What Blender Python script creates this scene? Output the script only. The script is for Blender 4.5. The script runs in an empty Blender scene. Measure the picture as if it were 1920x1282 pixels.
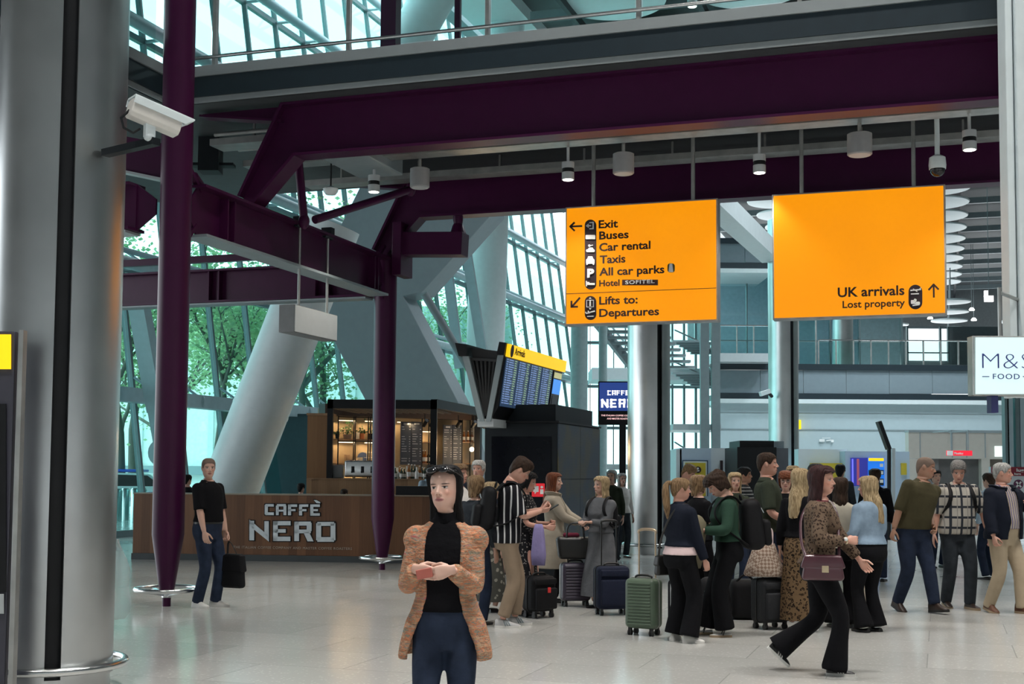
import bpy, bmesh, math, random
from math import sin, cos, pi, radians, sqrt, atan2, tan
from mathutils import Vector, Matrix, noise as mnoise
import numpy as np

random.seed(7)
SC = bpy.context.scene
COL = SC.collection

# ------------------------------------------------------------------ camera
W, H, FPX = 1920, 1282, 2400.0
PITCH, ROLL, CAMH = radians(3.57), radians(0.40), 1.6
CY = 641 + 95.3
cam_data = bpy.data.cameras.new('camera')
cam_data.sensor_width = 36.0
cam_data.sensor_fit = 'HORIZONTAL'
cam_data.lens = FPX / W * 36.0
cam_data.shift_y = (CY - H / 2) / W
cam_data.clip_start, cam_data.clip_end = 0.1, 600
cam = bpy.data.objects.new('camera', cam_data)
COL.objects.link(cam)
CR = Matrix.Rotation(pi / 2 + PITCH, 3, 'X') @ Matrix.Rotation(ROLL, 3, 'Z')
cam.matrix_world = Matrix.Translation((0, 0, CAMH)) @ CR.to_4x4()
SC.camera = cam
CP = Vector((0, 0, CAMH))

# ------------------------------------------------------------------ world, sun, exposure
SC.view_settings.view_transform = 'Standard'
SC.view_settings.look = 'None'
SC.view_settings.gamma = 1.0
SC.view_settings.use_curve_mapping = False
EXPO = 0.65
SC.view_settings.exposure = EXPO
world = bpy.data.worlds.new('overcast_sky')
SC.world = world
world.use_nodes = True
wn, wl = world.node_tree.nodes, world.node_tree.links
wn.clear()
wo = wn.new('ShaderNodeOutputWorld')
wb = wn.new('ShaderNodeBackground')
wr = wn.new('ShaderNodeValToRGB')
wt = wn.new('ShaderNodeTexCoord')
ws = wn.new('ShaderNodeSeparateXYZ')
wc = wn.new('ShaderNodeTexNoise')
wm = wn.new('ShaderNodeMixRGB')
wl.new(wt.outputs['Generated'], ws.inputs[0])
wl.new(ws.outputs['Z'], wr.inputs[0])
e = wr.color_ramp.elements
e[0].position, e[0].color = 0.0, (0.80, 0.92, 0.97, 1)
e[1].position, e[1].color = 0.55, (0.62, 0.80, 0.98, 1)
wc.inputs['Scale'].default_value = 3.0
wc.inputs['Detail'].default_value = 6.0
wl.new(wt.outputs['Generated'], wc.inputs['Vector'])
wl.new(wc.outputs[0], wm.inputs[0])
wl.new(wr.outputs[0], wm.inputs[1])
wm.inputs[2].default_value = (1.0, 1.0, 1.0, 1)
wl.new(wm.outputs[0], wb.inputs['Color'])
wb.inputs['Strength'].default_value = 2.3
wl.new(wb.outputs[0], wo.inputs[0])
sun_d = bpy.data.lights.new('sun', 'SUN')
sun_d.energy, sun_d.angle, sun_d.color = 1.6, radians(25), (1.0, 0.97, 0.93)
sun = bpy.data.objects.new('sun', sun_d)
sun.rotation_euler = (radians(35), radians(12), 0)
COL.objects.link(sun)

# added fill lamps above the concourse, unseen (invented housings built with the roof)
FILL_LAMPS = [(-4, 3, 15.2), (3, 2, 15.2), (10, 1, 15.2), (1, 10.5, 15.2), (8, 9, 15.2), (14, 14, 15.2), (9, 30, 15.2), (16, 34, 15.2), (12, 46, 15.2), (21, 47, 15.2), (16, 51, 15.2), (8, 56, 15.2)]
for x_, y_, z_ in FILL_LAMPS:
    ld = bpy.data.lights.new('fill_lamp', 'AREA'); ld.shape = 'DISK'; ld.size = 1.6; ld.energy = 240 if y_ < 20 else 480; ld.spread = radians(100 if y_ < 20 else 140); ld.color = (1.0, 0.96, 0.91) if y_ < 20 else (0.86, 0.95, 1.0)
    lo_ = bpy.data.objects.new('fill_lamp', ld); COL.objects.link(lo_); lo_.location = (x_, y_, z_)
# ------------------------------------------------------------------ pixel <-> world
def ray(px, py):
    return CR @ Vector(((px - W / 2) / FPX, -(py - CY) / FPX, -1.0))
def at(px, py, Y):
    d = ray(px, py)
    return CP + d * (Y / d.y)
def onfloor(px, py, z=0.0):
    d = ray(px, py)
    return CP + d * ((z - CAMH) / d.z)
def onplane(px, py, p0, n):
    d = ray(px, py)
    return CP + d * ((Vector(p0) - CP).dot(n) / d.dot(n))
GA = radians(18.5)
U = Vector((cos(GA), -sin(GA), 0))
V = Vector((sin(GA), cos(GA), 0))
Z = Vector((0, 0, 1))

# ------------------------------------------------------------------ objects
def wloc(o):
    p = Vector((0, 0, 0))
    while o is not None:
        p += o.location
        o = o.parent
    return p
def tag(o, label=None, cat=None, group=None, kind=None):
    if label: o['label'] = label
    if cat: o['category'] = cat
    if group: o['group'] = group
    if kind: o['kind'] = kind
    return o
def thing(name, label, cat, loc=(0, 0, 0), rz=0.0, group=None, kind=None):
    o = bpy.data.objects.new(name, None)
    o.empty_display_size = 0.1
    COL.objects.link(o)
    o.location = loc
    o.rotation_euler = (0, 0, rz)
    return tag(o, label, cat, group, kind)
def kids(o):
    return [c for c in bpy.data.objects if c.parent == o]
def copy_tree(o, loc=None, rz=None, label=None, group=None, parent=None, _k=None):
    if _k is None:
        _k = {}
        for c in bpy.data.objects:
            if c.parent: _k.setdefault(c.parent.name, []).append(c)
    c = o.copy()
    COL.objects.link(c)
    if parent: c.parent = parent
    for ch in _k.get(o.name, []):
        copy_tree(ch, parent=c, _k=_k)
    if loc is not None: c.location = loc
    if rz is not None: c.rotation_euler = (0, 0, rz)
    if label: c['label'] = label
    if group: c['group'] = group
    return c
def frame(d, up=Z):
    d = Vector(d).normalized()
    u = Vector(up)
    if abs(d.dot(u)) > 0.98: u = Vector((0, 1, 0)) if abs(d.y) < 0.9 else Vector((1, 0, 0))
    x = d.cross(u).normalized()
    return x, x.cross(d).normalized(), d

class MB:
    """collects shapes and links them as ONE mesh object"""
    def __init__(s):
        s.v, s.f, s.m = [], [], []
    def add(s, vs, fs, mi=0):
        n = len(s.v)
        s.v.extend([tuple(p) for p in vs])
        for f in fs:
            s.f.append([i + n for i in f]); s.m.append(mi)
        return s
    def hexa(s, c, mi=0):   # 8 corners, bottom 0-3 ccw, top 4-7
        return s.add(c, [(3, 2, 1, 0), (4, 5, 6, 7), (0, 1, 5, 4), (1, 2, 6, 5), (2, 3, 7, 6), (3, 0, 4, 7)], mi)
    def box(s, c, size, ax=None, mi=0):   # centre, full sizes along ax=(x,y,z) axes
        c = Vector(c); a = ax or (Vector((1, 0, 0)), Vector((0, 1, 0)), Z)
        x, y, z = [Vector(a[i]) * size[i] / 2 for i in range(3)]
        return s.hexa([c - x - y - z, c + x - y - z, c + x + y - z, c - x + y - z,
                       c - x - y + z, c + x - y + z, c + x + y + z, c - x + y + z], mi)
    def beam(s, p, q, w, h, up=Z, mi=0):   # box from p to q, width w sideways, h upwards
        p, q = Vector(p), Vector(q)
        x, y, d = frame(q - p, up)
        return s.box((p + q) / 2, ((q - p).length, w, h), (d, x, y), mi)
    def prism(s, pts, depth, mi=0):   # planar polygon (3-d points) extruded by vector depth
        n = len(pts); pts = [Vector(p) for p in pts]; d = Vector(depth)
        nrm = Vector((0, 0, 0))
        for i in range(n): nrm += (pts[i] - pts[0]).cross(pts[(i + 1) % n] - pts[0])
        if nrm.dot(d) > 0: pts = pts[::-1]
        vs = pts + [p + d for p in pts]
        fs = [tuple(range(n)), tuple(range(2 * n - 1, n - 1, -1))]
        for i in range(n):
            j = (i + 1) % n
            fs.append((j, i, i + n, j + n))
        return s.add(vs, fs, mi)
    def rings(s, rs, caps=True, mi=0, loop=False):
        n = len(rs[0]); vs = [p for r in rs for p in r]; fs = []
        K = len(rs)
        for k in range(K if loop else K - 1):
            a, b = k * n, ((k + 1) % K) * n
            for i in range(n):
                j = (i + 1) % n
                fs.append((a + i, a + j, b + j, b + i))
        if caps and not loop:
            fs.append(tuple(range(n - 1, -1, -1)))
            fs.append(tuple(range((K - 1) * n, K * n)))
        return s.add(vs, fs, mi)
    def tube(s, pts, r, n=12, caps=True, mi=0, up=Z, flat=1.0):
        pts = [Vector(p) for p in pts]
        rr = r if hasattr(r, '__len__') else [r] * len(pts)
        rs, x0 = [], None
        for i, p in enumerate(pts):
            a, b = pts[max(0, i - 1)], pts[min(len(pts) - 1, i + 1)]
            d = (b - a).normalized()
            if x0 is None: x, y, _ = frame(d, up)
            else:
                x = (x0 - d * x0.dot(d)).normalized(); y = x.cross(d)
            x0 = x
            rs.append([p + (x * cos(2 * pi * k / n) - y * sin(2 * pi * k / n) * flat) * rr[i] for k in range(n)])
        return s.rings(rs, caps, mi)
    def loop(s, pts, r, n=10, mi=0, up=Z):   # closed tube
        pts = [Vector(p) for p in pts]; K = len(pts); rs = []
        for i, p in enumerate(pts):
            d = (pts[(i + 1) % K] - pts[i - 1]).normalized()
            x, y, _ = frame(d, up)
            rs.append([p + (x * cos(2 * pi * k / n) - y * sin(2 * pi * k / n)) * r for k in range(n)])
        return s.rings(rs, False, mi, True)
    def lathe(s, prof, c, n=32, mi=0, ax=None):   # profile [(r,z)] about vertical axis through c
        c = Vector(c); X, Y_, Z_ = ax or (Vector((1, 0, 0)), Vector((0, 1, 0)), Z)
        rs = [[c + (X * cos(2 * pi * k / n) + Y_ * sin(2 * pi * k / n)) * r + Z_ * z for k in range(n)] for r, z in prof]
        return s.rings(rs, True, mi)
    def ellip(s, c, r, n=16, m=10, mi=0, ax=None):
        c = Vector(c); X, Y_, Z_ = ax or (Vector((1, 0, 0)), Vector((0, 1, 0)), Z)
        rs = []
        for j in range(m + 1):
            t = -pi / 2 + pi * (j + 0.02) / (m + 0.04)
            rs.append([c + X * cos(2 * pi * k / n) * cos(t) * r[0] + Y_ * sin(2 * pi * k / n) * cos(t) * r[1] + Z_ * sin(t) * r[2] for k in range(n)])
        return s.rings(rs, True, mi)
    def rbox(s, c, size, r, ax=None, n=5, mi=0, taper=1.0):   # box rounded on all edges
        c = Vector(c); a = ax or (Vector((1, 0, 0)), Vector((0, 1, 0)), Z)
        hx, hy, hz = [x / 2 - r for x in size]
        rs = []
        lev = [(-pi / 2 + pi / 2 * i / n, -1) for i in range(n + 1)] + [(pi / 2 * i / n, 1) for i in range(n + 1)]
        for t, sg in lev:
            ring = []; cr = max(cos(t), 0.02) * r
            tp = taper if sg > 0 else 1.0
            for q in range(4):
                for i in range(n + 1):
                    an = pi / 2 * q + pi / 2 * i / n
                    sx = (1, -1, -1, 1)[q]; sy = (1, 1, -1, -1)[q]
                    p = Vector(((sx * hx + cos(an) * cr) * tp, (sy * hy + sin(an) * cr) * tp, sg * hz + sin(t) * r))
                    ring.append(c + Vector(a[0]) * p.x + Vector(a[1]) * p.y + Vector(a[2]) * p.z)
            rs.append(ring)
        return s.rings(rs, True, mi)
    def build(s, name, mats, parent=None, local=False, smooth=None, bevel=0, subs=0, label=None, cat=None, group=None, kind=None):
        me = bpy.data.meshes.new(name)
        off = wloc(parent) if (parent and not local) else Vector((0, 0, 0))
        o = bpy.data.objects.new(name, me)
        vs = s.v
        if off.length > 0: vs = [(p[0] - off.x, p[1] - off.y, p[2] - off.z) for p in vs]
        elif parent is None and not local and vs:
            a = np.array(vs); c = (a.min(0) + a.max(0)) / 2; c[2] = a[:, 2].min()
            vs = (a - c).tolist(); o.location = c.tolist()
        me.from_pydata(vs, [], s.f)
        mats = mats if isinstance(mats, (list, tuple)) else [mats]
        for m in mats: me.materials.append(m)
        if len(mats) > 1: me.polygons.foreach_set('material_index', s.m)
        if smooth is not None:
            me.polygons.foreach_set('use_smooth', [True] * len(me.polygons))
            if smooth < 170: me.set_sharp_from_angle(angle=radians(smooth))
        me.update()
        COL.objects.link(o)
        if parent: o.parent = parent
        if bevel:
            b = o.modifiers.new('bevel', 'BEVEL'); b.width = bevel; b.segments = 2; b.limit_method = 'ANGLE'
        if subs:
            b = o.modifiers.new('subsurf', 'SUBSURF'); b.levels = b.render_levels = subs
        return tag(o, label, cat, group, kind)

# ------------------------------------------------------------------ lettering
_tc = {}
def text_geo(txt, bold=0.0, space=1.0):
    k = (txt, bold, space)
    if k not in _tc:
        cu = bpy.data.curves.new('lettering', 'FONT')
        cu.body = txt; cu.size = 1.0; cu.extrude = 0.02; cu.offset = bold; cu.resolution_u = 3; cu.space_character = space
        ob = bpy.data.objects.new('lettering', cu)
        COL.objects.link(ob)
        dg = bpy.context.evaluated_depsgraph_get()
        me = bpy.data.meshes.new_from_object(ob.evaluated_get(dg))
        vs = [v.co.copy() for v in me.vertices]; fs = [tuple(p.vertices) for p in me.polygons]
        bpy.data.objects.remove(ob); bpy.data.curves.remove(cu); bpy.data.meshes.remove(me)
        _tc[k] = (vs, fs, min([v.x for v in vs] + [9]), max([v.x for v in vs] + [-9]))
    return _tc[k]
def put_text(mb, txt, o, X, Y_, size, align='L', bold=0.0, width=None, space=1.0, thick=0.01, mi=0, sx=1.0):
    vs, fs, x0, x1 = text_geo(txt, bold, space)
    if width: sx = width / ((x1 - x0) * size)
    X, Y_ = Vector(X).normalized(), Vector(Y_).normalized(); N = X.cross(Y_)
    sh = {'L': -x0, 'C': -(x0 + x1) / 2, 'R': -x1}[align]
    mb.add([Vector(o) + X * (v.x + sh) * size * sx + Y_ * v.y * size + N * (v.z / 0.02 * thick / 2 + thick / 2) for v in vs], fs, mi)
    return mb
# ------------------------------------------------------------------ materials (all procedural)
_mats = {}
def col4(c): return (c[0], c[1], c[2], 1.0)
def srgb(r, g, b):
    return tuple(((x / 255) / 12.92 if x <= 10 else ((x / 255 + 0.055) / 1.055) ** 2.4) for x in (r, g, b))
def newmat(name):
    m = bpy.data.materials.new(name); m.use_nodes = True
    nt = m.node_tree; b = nt.nodes['Principled BSDF']
    return m, nt, b
def N(nt, typ, **kw):
    n = nt.nodes.new(typ)
    for k, v in kw.items(): setattr(n, k, v)
    return n
def mat(name, c, rough=0.5, metal=0.0, var=0.08, scale=6.0, bump=0.0, bscale=40.0, stretch=(1, 1, 1), spec=0.5, coat=0.0, sheen=0.0):
    if name in _mats: return _mats[name]
    m, nt, b = newmat(name); L = nt.links
    tc = N(nt, 'ShaderNodeTexCoord'); mp = N(nt, 'ShaderNodeMapping')
    mp.inputs['Scale'].default_value = stretch
    L.new(tc.outputs['Object'], mp.inputs['Vector'])
    nz = N(nt, 'ShaderNodeTexNoise'); nz.inputs['Scale'].default_value = scale; nz.inputs['Detail'].default_value = 4
    L.new(mp.outputs[0], nz.inputs['Vector'])
    rp = N(nt, 'ShaderNodeValToRGB')
    rp.color_ramp.elements[0].position, rp.color_ramp.elements[1].position = 0.3, 0.7
    rp.color_ramp.elements[0].color = col4([x * (1 - var) for x in c])
    rp.color_ramp.elements[1].color = col4([min(1, x * (1 + var)) for x in c])
    L.new(nz.outputs[0], rp.inputs[0]); L.new(rp.outputs[0], b.inputs['Base Color'])
    b.inputs['Roughness'].default_value = rough; b.inputs['Metallic'].default_value = metal
    b.inputs['Specular IOR Level'].default_value = spec
    if coat: b.inputs['Coat Weight'].default_value = coat
    if sheen: b.inputs['Sheen Weight'].default_value = sheen; b.inputs['Sheen Roughness'].default_value = 0.6
    if bump:
        n2 = N(nt, 'ShaderNodeTexNoise'); n2.inputs['Scale'].default_value = bscale; n2.inputs['Detail'].default_value = 3
        bp = N(nt, 'ShaderNodeBump'); bp.inputs['Strength'].default_value = bump; bp.inputs['Distance'].default_value = 0.02
        L.new(mp.outputs[0], n2.inputs['Vector']); L.new(n2.outputs[0], bp.inputs['Height']); L.new(bp.outputs[0], b.inputs['Normal'])
    _mats[name] = m
    return m
def emit(name, c, s, base=None):
    if name in _mats: return _mats[name]
    m, nt, b = newmat(name)
    b.inputs['Base Color'].default_value = col4(base or c)
    nz = N(nt, 'ShaderNodeTexNoise'); nz.inputs['Scale'].default_value = 1.3
    rp = N(nt, 'ShaderNodeValToRGB')
    rp.color_ramp.elements[0].color = col4([x * 0.93 for x in c]); rp.color_ramp.elements[1].color = col4([min(1, x * 1.05) for x in c])
    tc = N(nt, 'ShaderNodeTexCoord'); nt.links.new(tc.outputs['Object'], nz.inputs['Vector'])
    nt.links.new(nz.outputs[0], rp.inputs[0]); nt.links.new(rp.outputs[0], b.inputs['Emission Color'])
    b.inputs['Emission Strength'].default_value = s / 2 ** EXPO; b.inputs['Roughness'].default_value = 0.3
    _mats[name] = m
    return m
def glass(name, tint, refl=0.10, haze=0.0):
    if name in _mats: return _mats[name]
    m = bpy.data.materials.new(name); m.use_nodes = True
    nt = m.node_tree; nt.nodes.clear(); L = nt.links
    o = N(nt, 'ShaderNodeOutputMaterial'); t = N(nt, 'ShaderNodeBsdfTransparent'); g = N(nt, 'ShaderNodeBsdfGlossy')
    t.inputs[0].default_value = col4(tint); g.inputs['Roughness'].default_value = 0.02
    lw = N(nt, 'ShaderNodeLayerWeight'); pw_ = N(nt, 'ShaderNodeMath', operation='POWER'); pw_.inputs[1].default_value = 5.0
    f = N(nt, 'ShaderNodeMath', operation='MULTIPLY_ADD'); f.inputs[1].default_value = 0.6; f.inputs[2].default_value = 0.025
    L.new(lw.outputs['Facing'], pw_.inputs[0]); L.new(pw_.outputs[0], f.inputs[0])
    mx = N(nt, 'ShaderNodeMixShader'); L.new(f.outputs[0], mx.inputs[0]); L.new(t.outputs[0], mx.inputs[1]); L.new(g.outputs[0], mx.inputs[2])
    last = mx
    if haze:
        d = N(nt, 'ShaderNodeBsdfDiffuse'); d.inputs[0].default_value = col4(tint)
        m2 = N(nt, 'ShaderNodeMixShader'); m2.inputs[0].default_value = haze
        L.new(mx.outputs[0], m2.inputs[1]); L.new(d.outputs[0], m2.inputs[2]); last = m2
    L.new(last.outputs[0], o.inputs[0])
    _mats[name] = m
    return m
def floor_mat():
    m, nt, b = newmat('terrazzo_tiles'); L = nt.links
    tc = N(nt, 'ShaderNodeTexCoord'); mp = N(nt, 'ShaderNodeMapping')
    mp.inputs['Rotation'].default_value = (0, 0, GA)
    L.new(tc.outputs['Object'], mp.inputs['Vector'])
    br = N(nt, 'ShaderNodeTexBrick'); br.offset = 0.5
    br.inputs['Scale'].default_value = 1.0; br.inputs['Mortar Size'].default_value = 0.006; br.inputs['Mortar Smooth'].default_value = 0.3
    br.inputs['Brick Width'].default_value = 1.5; br.inputs['Row Height'].default_value = 0.9
    br.inputs['Color1'].default_value = (0.46, 0.46, 0.44, 1); br.inputs['Color2'].default_value = (0.53, 0.525, 0.50, 1)
    br.inputs['Mortar'].default_value = (0.36, 0.36, 0.345, 1)
    L.new(mp.outputs[0], br.inputs['Vector'])
    vo = N(nt, 'ShaderNodeTexVoronoi'); vo.inputs['Scale'].default_value = 22
    L.new(tc.outputs['Object'], vo.inputs['Vector'])
    rp = N(nt, 'ShaderNodeValToRGB'); rp.color_ramp.elements[0].position = 0.12; rp.color_ramp.elements[1].position = 0.3
    rp.color_ramp.elements[0].color = (1.22, 1.22, 1.2, 1); rp.color_ramp.elements[1].color = (0.97, 0.97, 0.97, 1)
    L.new(vo.outputs['Distance'], rp.inputs[0])
    nz = N(nt, 'ShaderNodeTexNoise'); nz.inputs['Scale'].default_value = 0.6; nz.inputs['Detail'].default_value = 6
    L.new(tc.outputs['Object'], nz.inputs['Vector'])
    mu = N(nt, 'ShaderNodeMixRGB', blend_type='MULTIPLY'); mu.inputs[0].default_value = 1
    L.new(br.outputs['Color'], mu.inputs[1]); L.new(rp.outputs[0], mu.inputs[2])
    L.new(mu.outputs[0], b.inputs['Base Color'])
    r2 = N(nt, 'ShaderNodeMapRange'); r2.inputs[3].default_value = 0.10; r2.inputs[4].default_value = 0.24
    L.new(nz.outputs[0], r2.inputs[0]); L.new(r2.outputs[0], b.inputs['Roughness'])
    bp = N(nt, 'ShaderNodeBump'); bp.inputs['Strength'].default_value = 0.25; bp.inputs['Distance'].default_value = 0.004
    L.new(br.outputs['Fac'], bp.inputs['Height']); bp.invert = True
    L.new(bp.outputs[0], b.inputs['Normal'])
    return m
def wood_mat(name, c1, c2, width=0.16, rough=0.45):
    m, nt, b = newmat(name); L = nt.links
    tc = N(nt, 'ShaderNodeTexCoord'); mp = N(nt, 'ShaderNodeMapping')
    mp.inputs['Rotation'].default_value = (radians(90), radians(90), 0)
    sx = N(nt, 'ShaderNodeSeparateXYZ'); L.new(tc.outputs['Object'], sx.inputs[0])
    ad = N(nt, 'ShaderNodeMath', operation='ADD'); L.new(sx.outputs[0], ad.inputs[0]); L.new(sx.outputs[1], ad.inputs[1])
    dv = N(nt, 'ShaderNodeMath', operation='DIVIDE'); L.new(ad.outputs[0], dv.inputs[0]); dv.inputs[1].default_value = width
    fl = N(nt, 'ShaderNodeMath', operation='FLOOR'); L.new(dv.outputs[0], fl.inputs[0])
    wn_ = N(nt, 'ShaderNodeTexWhiteNoise', noise_dimensions='1D'); L.new(fl.outputs[0], wn_.inputs['W'])
    m2 = N(nt, 'ShaderNodeMapping'); m2.inputs['Scale'].default_value = (14, 14, 0.8); L.new(tc.outputs['Object'], m2.inputs['Vector'])
    nz = N(nt, 'ShaderNodeTexNoise'); nz.inputs['Scale'].default_value = 2.5; nz.inputs['Detail'].default_value = 5; L.new(m2.outputs[0], nz.inputs['Vector'])
    av = N(nt, 'ShaderNodeMath', operation='ADD'); L.new(wn_.outputs['Value'], av.inputs[0]); L.new(nz.outputs[0], av.inputs[1])
    hf = N(nt, 'ShaderNodeMath', operation='MULTIPLY'); L.new(av.outputs[0], hf.inputs[0]); hf.inputs[1].default_value = 0.5
    rp = N(nt, 'ShaderNodeValToRGB'); rp.color_ramp.elements[0].position = 0.2; rp.color_ramp.elements[1].position = 0.8
    rp.color_ramp.elements[0].color = col4(c1); rp.color_ramp.elements[1].color = col4(c2)
    L.new(hf.outputs[0], rp.inputs[0]); L.new(rp.outputs[0], b.inputs['Base Color'])
    b.inputs['Roughness'].default_value = rough
    return m
def steel_mat(name, c, rough, aniso=0.0):
    m, nt, b = newmat(name); L = nt.links
    tc = N(nt, 'ShaderNodeTexCoord'); mp = N(nt, 'ShaderNodeMapping'); mp.inputs['Scale'].default_value = (3, 3, 60)
    L.new(tc.outputs['Object'], mp.inputs['Vector'])
    nz = N(nt, 'ShaderNodeTexNoise'); nz.inputs['Scale'].default_value = 4; nz.inputs['Detail'].default_value = 3
    L.new(mp.outputs[0], nz.inputs['Vector'])
    n2 = N(nt, 'ShaderNodeTexNoise'); n2.inputs['Scale'].default_value = 1.2; n2.inputs['Detail'].default_value = 3
    L.new(tc.outputs['Object'], n2.inputs['Vector'])
    rp = N(nt, 'ShaderNodeValToRGB'); rp.color_ramp.elements[0].color = col4([x * 0.88 for x in c]); rp.color_ramp.elements[1].color = col4([x * 1.08 for x in c])
    rp.color_ramp.elements[0].position = 0.35; rp.color_ramp.elements[1].position = 0.65
    L.new(n2.outputs[0], rp.inputs[0]); L.new(rp.outputs[0], b.inputs['Base Color'])
    b.inputs['Metallic'].default_value = 1.0
    mr = N(nt, 'ShaderNodeMapRange'); mr.inputs[3].default_value = rough - 0.06; mr.inputs[4].default_value = rough + 0.08
    L.new(n2.outputs[0], mr.inputs[0]); L.new(mr.outputs[0], b.inputs['Roughness'])
    bp = N(nt, 'ShaderNodeBump'); bp.inputs['Strength'].default_value = 0.06; bp.inputs['Distance'].default_value = 0.004
    L.new(nz.outputs[0], bp.inputs['Height']); L.new(bp.outputs[0], b.inputs['Normal'])
    b.inputs['Anisotropic'].default_value = aniso
    return m
def leaf_mat(name, c1, c2):
    m, nt, b = newmat(name); L = nt.links
    oi = N(nt, 'ShaderNodeTexCoord'); nz = N(nt, 'ShaderNodeTexNoise'); nz.inputs['Scale'].default_value = 2.2
    L.new(oi.outputs['Object'], nz.inputs['Vector'])
    rp = N(nt, 'ShaderNodeValToRGB'); rp.color_ramp.elements[0].color = col4(c1); rp.color_ramp.elements[1].color = col4(c2)
    rp.color_ramp.elements[0].position = 0.35; rp.color_ramp.elements[1].position = 0.65
    L.new(nz.outputs[0], rp.inputs[0]); L.new(rp.outputs[0], b.inputs['Base Color'])
    b.inputs['Roughness'].default_value = 0.5
    tr = N(nt, 'ShaderNodeBsdfTranslucent'); L.new(rp.outputs[0], tr.inputs[0])
    mx = N(nt, 'ShaderNodeMixShader'); mx.inputs[0].default_value = 0.45
    out = nt.nodes['Material Output']
    L.new(b.outputs[0], mx.inputs[1]); L.new(tr.outputs[0], mx.inputs[2]); L.new(mx.outputs[0], out.inputs[0])
    return m
def pattern(name, kind, cols, p=(1,), rough=0.85):
    """printed and knitted cloth: kind = stripes | plaid | leopard | melange | print | check"""
    if name in _mats: return _mats[name]
    m, nt, b = newmat(name); L = nt.links
    tc = N(nt, 'ShaderNodeTexCoord'); sp = N(nt, 'ShaderNodeSeparateXYZ'); L.new(tc.outputs['Object'], sp.inputs[0])
    b.inputs['Roughness'].default_value = rough; b.inputs['Specular IOR Level'].default_value = 0.15
    def band(src, period, duty, shift=0.0):
        a = N(nt, 'ShaderNodeMath', operation='MULTIPLY_ADD'); L.new(src, a.inputs[0]); a.inputs[1].default_value = 1 / period; a.inputs[2].default_value = 50 + shift
        f = N(nt, 'ShaderNodeMath', operation='FRACT'); L.new(a.outputs[0], f.inputs[0])
        g = N(nt, 'ShaderNodeMath', operation='LESS_THAN'); L.new(f.outputs[0], g.inputs[0]); g.inputs[1].default_value = duty
        return g.outputs[0]
    def mix(fac, c1, c2):
        x = N(nt, 'ShaderNodeMixRGB'); L.new(fac, x.inputs[0])
        for i, c in ((1, c1), (2, c2)):
            if isinstance(c, tuple): x.inputs[i].default_value = col4(c)
            else: L.new(c, x.inputs[i])
        return x.outputs[0]
    out = None
    if kind == 'stripes':      # p = (period, duty, axis)
        at_ = N(nt, 'ShaderNodeMath', operation='ARCTAN2'); L.new(sp.outputs[0], at_.inputs[0]); L.new(sp.outputs[1], at_.inputs[1])
        src = at_.outputs[0] if p[2] == 'a' else sp.outputs['XYZ'.index(p[2].upper())]
        out = mix(band(src, p[0], p[1]), cols[0], cols[1])
        if len(cols) > 2: out = mix(band(src, p[0], p[1] * 0.5, 0.45), out, cols[2])
    elif kind == 'plaid':
        o1 = mix(band(sp.outputs[0], p[0], p[1]), cols[0], cols[1])
        out = mix(band(sp.outputs[2], p[0], p[1], 0.3), o1, cols[1])
        out = mix(band(sp.outputs[0], p[0], 0.08, 0.5), out, cols[2])
    elif kind == 'check':
        c1 = N(nt, 'ShaderNodeTexChecker'); c1.inputs['Scale'].default_value = p[0]
        c1.inputs[1].default_value = col4(cols[0]); c1.inputs[2].default_value = col4(cols[1])
        mp = N(nt, 'ShaderNodeMapping'); mp.inputs['Rotation'].default_value = (0, radians(45), 0); L.new(tc.outputs['Object'], mp.inputs[0]); L.new(mp.outputs[0], c1.inputs[0])
        out = c1.outputs[0]
    elif kind in ('leopard', 'print'):
        nz = N(nt, 'ShaderNodeTexNoise'); nz.inputs['Scale'].default_value = p[0] * 0.5; L.new(tc.outputs['Object'], nz.inputs['Vector'])
        ms = N(nt, 'ShaderNodeVectorMath', operation='MULTIPLY_ADD'); L.new(nz.outputs['Color'], ms.inputs[0]); ms.inputs[1].default_value = (0.05,) * 3; L.new(tc.outputs['Object'], ms.inputs[2])
        vo = N(nt, 'ShaderNodeTexVoronoi'); vo.inputs['Scale'].default_value = p[0]; L.new(ms.outputs[0], vo.inputs['Vector'])
        rp = N(nt, 'ShaderNodeValToRGB'); rp.color_ramp.interpolation = 'CONSTANT'
        es = rp.color_ramp.elements
        seq = [(0.0, cols[0]), (0.22, cols[1]), (0.42, cols[2])] if kind == 'leopard' else [(0.0, cols[0]), (0.3, cols[1])]
        es[0].position, es[0].color = seq[0][0], col4(seq[0][1]); es[1].position, es[1].color = seq[1][0], col4(seq[1][1])
        for q, c in seq[2:]:
            x = es.new(q); x.color = col4(c)
        L.new(vo.outputs['Distance'], rp.inputs[0]); out = rp.outputs[0]
    elif kind == 'melange':    # space-dyed knit: thin rows of changing colour
        mp = N(nt, 'ShaderNodeMapping'); mp.inputs['Scale'].default_value = (3.2, 3.2, 24); L.new(tc.outputs['Object'], mp.inputs[0])
        nz = N(nt, 'ShaderNodeTexNoise'); nz.inputs['Scale'].default_value = 2.6; nz.inputs['Detail'].default_value = 3; nz.inputs['Roughness'].default_value = 0.6; L.new(mp.outputs[0], nz.inputs['Vector'])
        rp = N(nt, 'ShaderNodeValToRGB'); es = rp.color_ramp.elements
        n = len(cols)
        es[0].position, es[0].color = 0.30, col4(cols[0]); es[1].position, es[1].color = 0.70, col4(cols[-1])
        for i in range(1, n - 1):
            x = es.new(0.30 + 0.40 * i / (n - 1)); x.color = col4(cols[i])
        L.new(nz.outputs[0], rp.inputs[0]); out = rp.outputs[0]
    L.new(out, b.inputs['Base Color'])
    n2 = N(nt, 'ShaderNodeTexNoise'); n2.inputs['Scale'].default_value = 14 if kind != 'melange' else 60
    L.new(tc.outputs['Object'], n2.inputs['Vector'])
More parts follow.
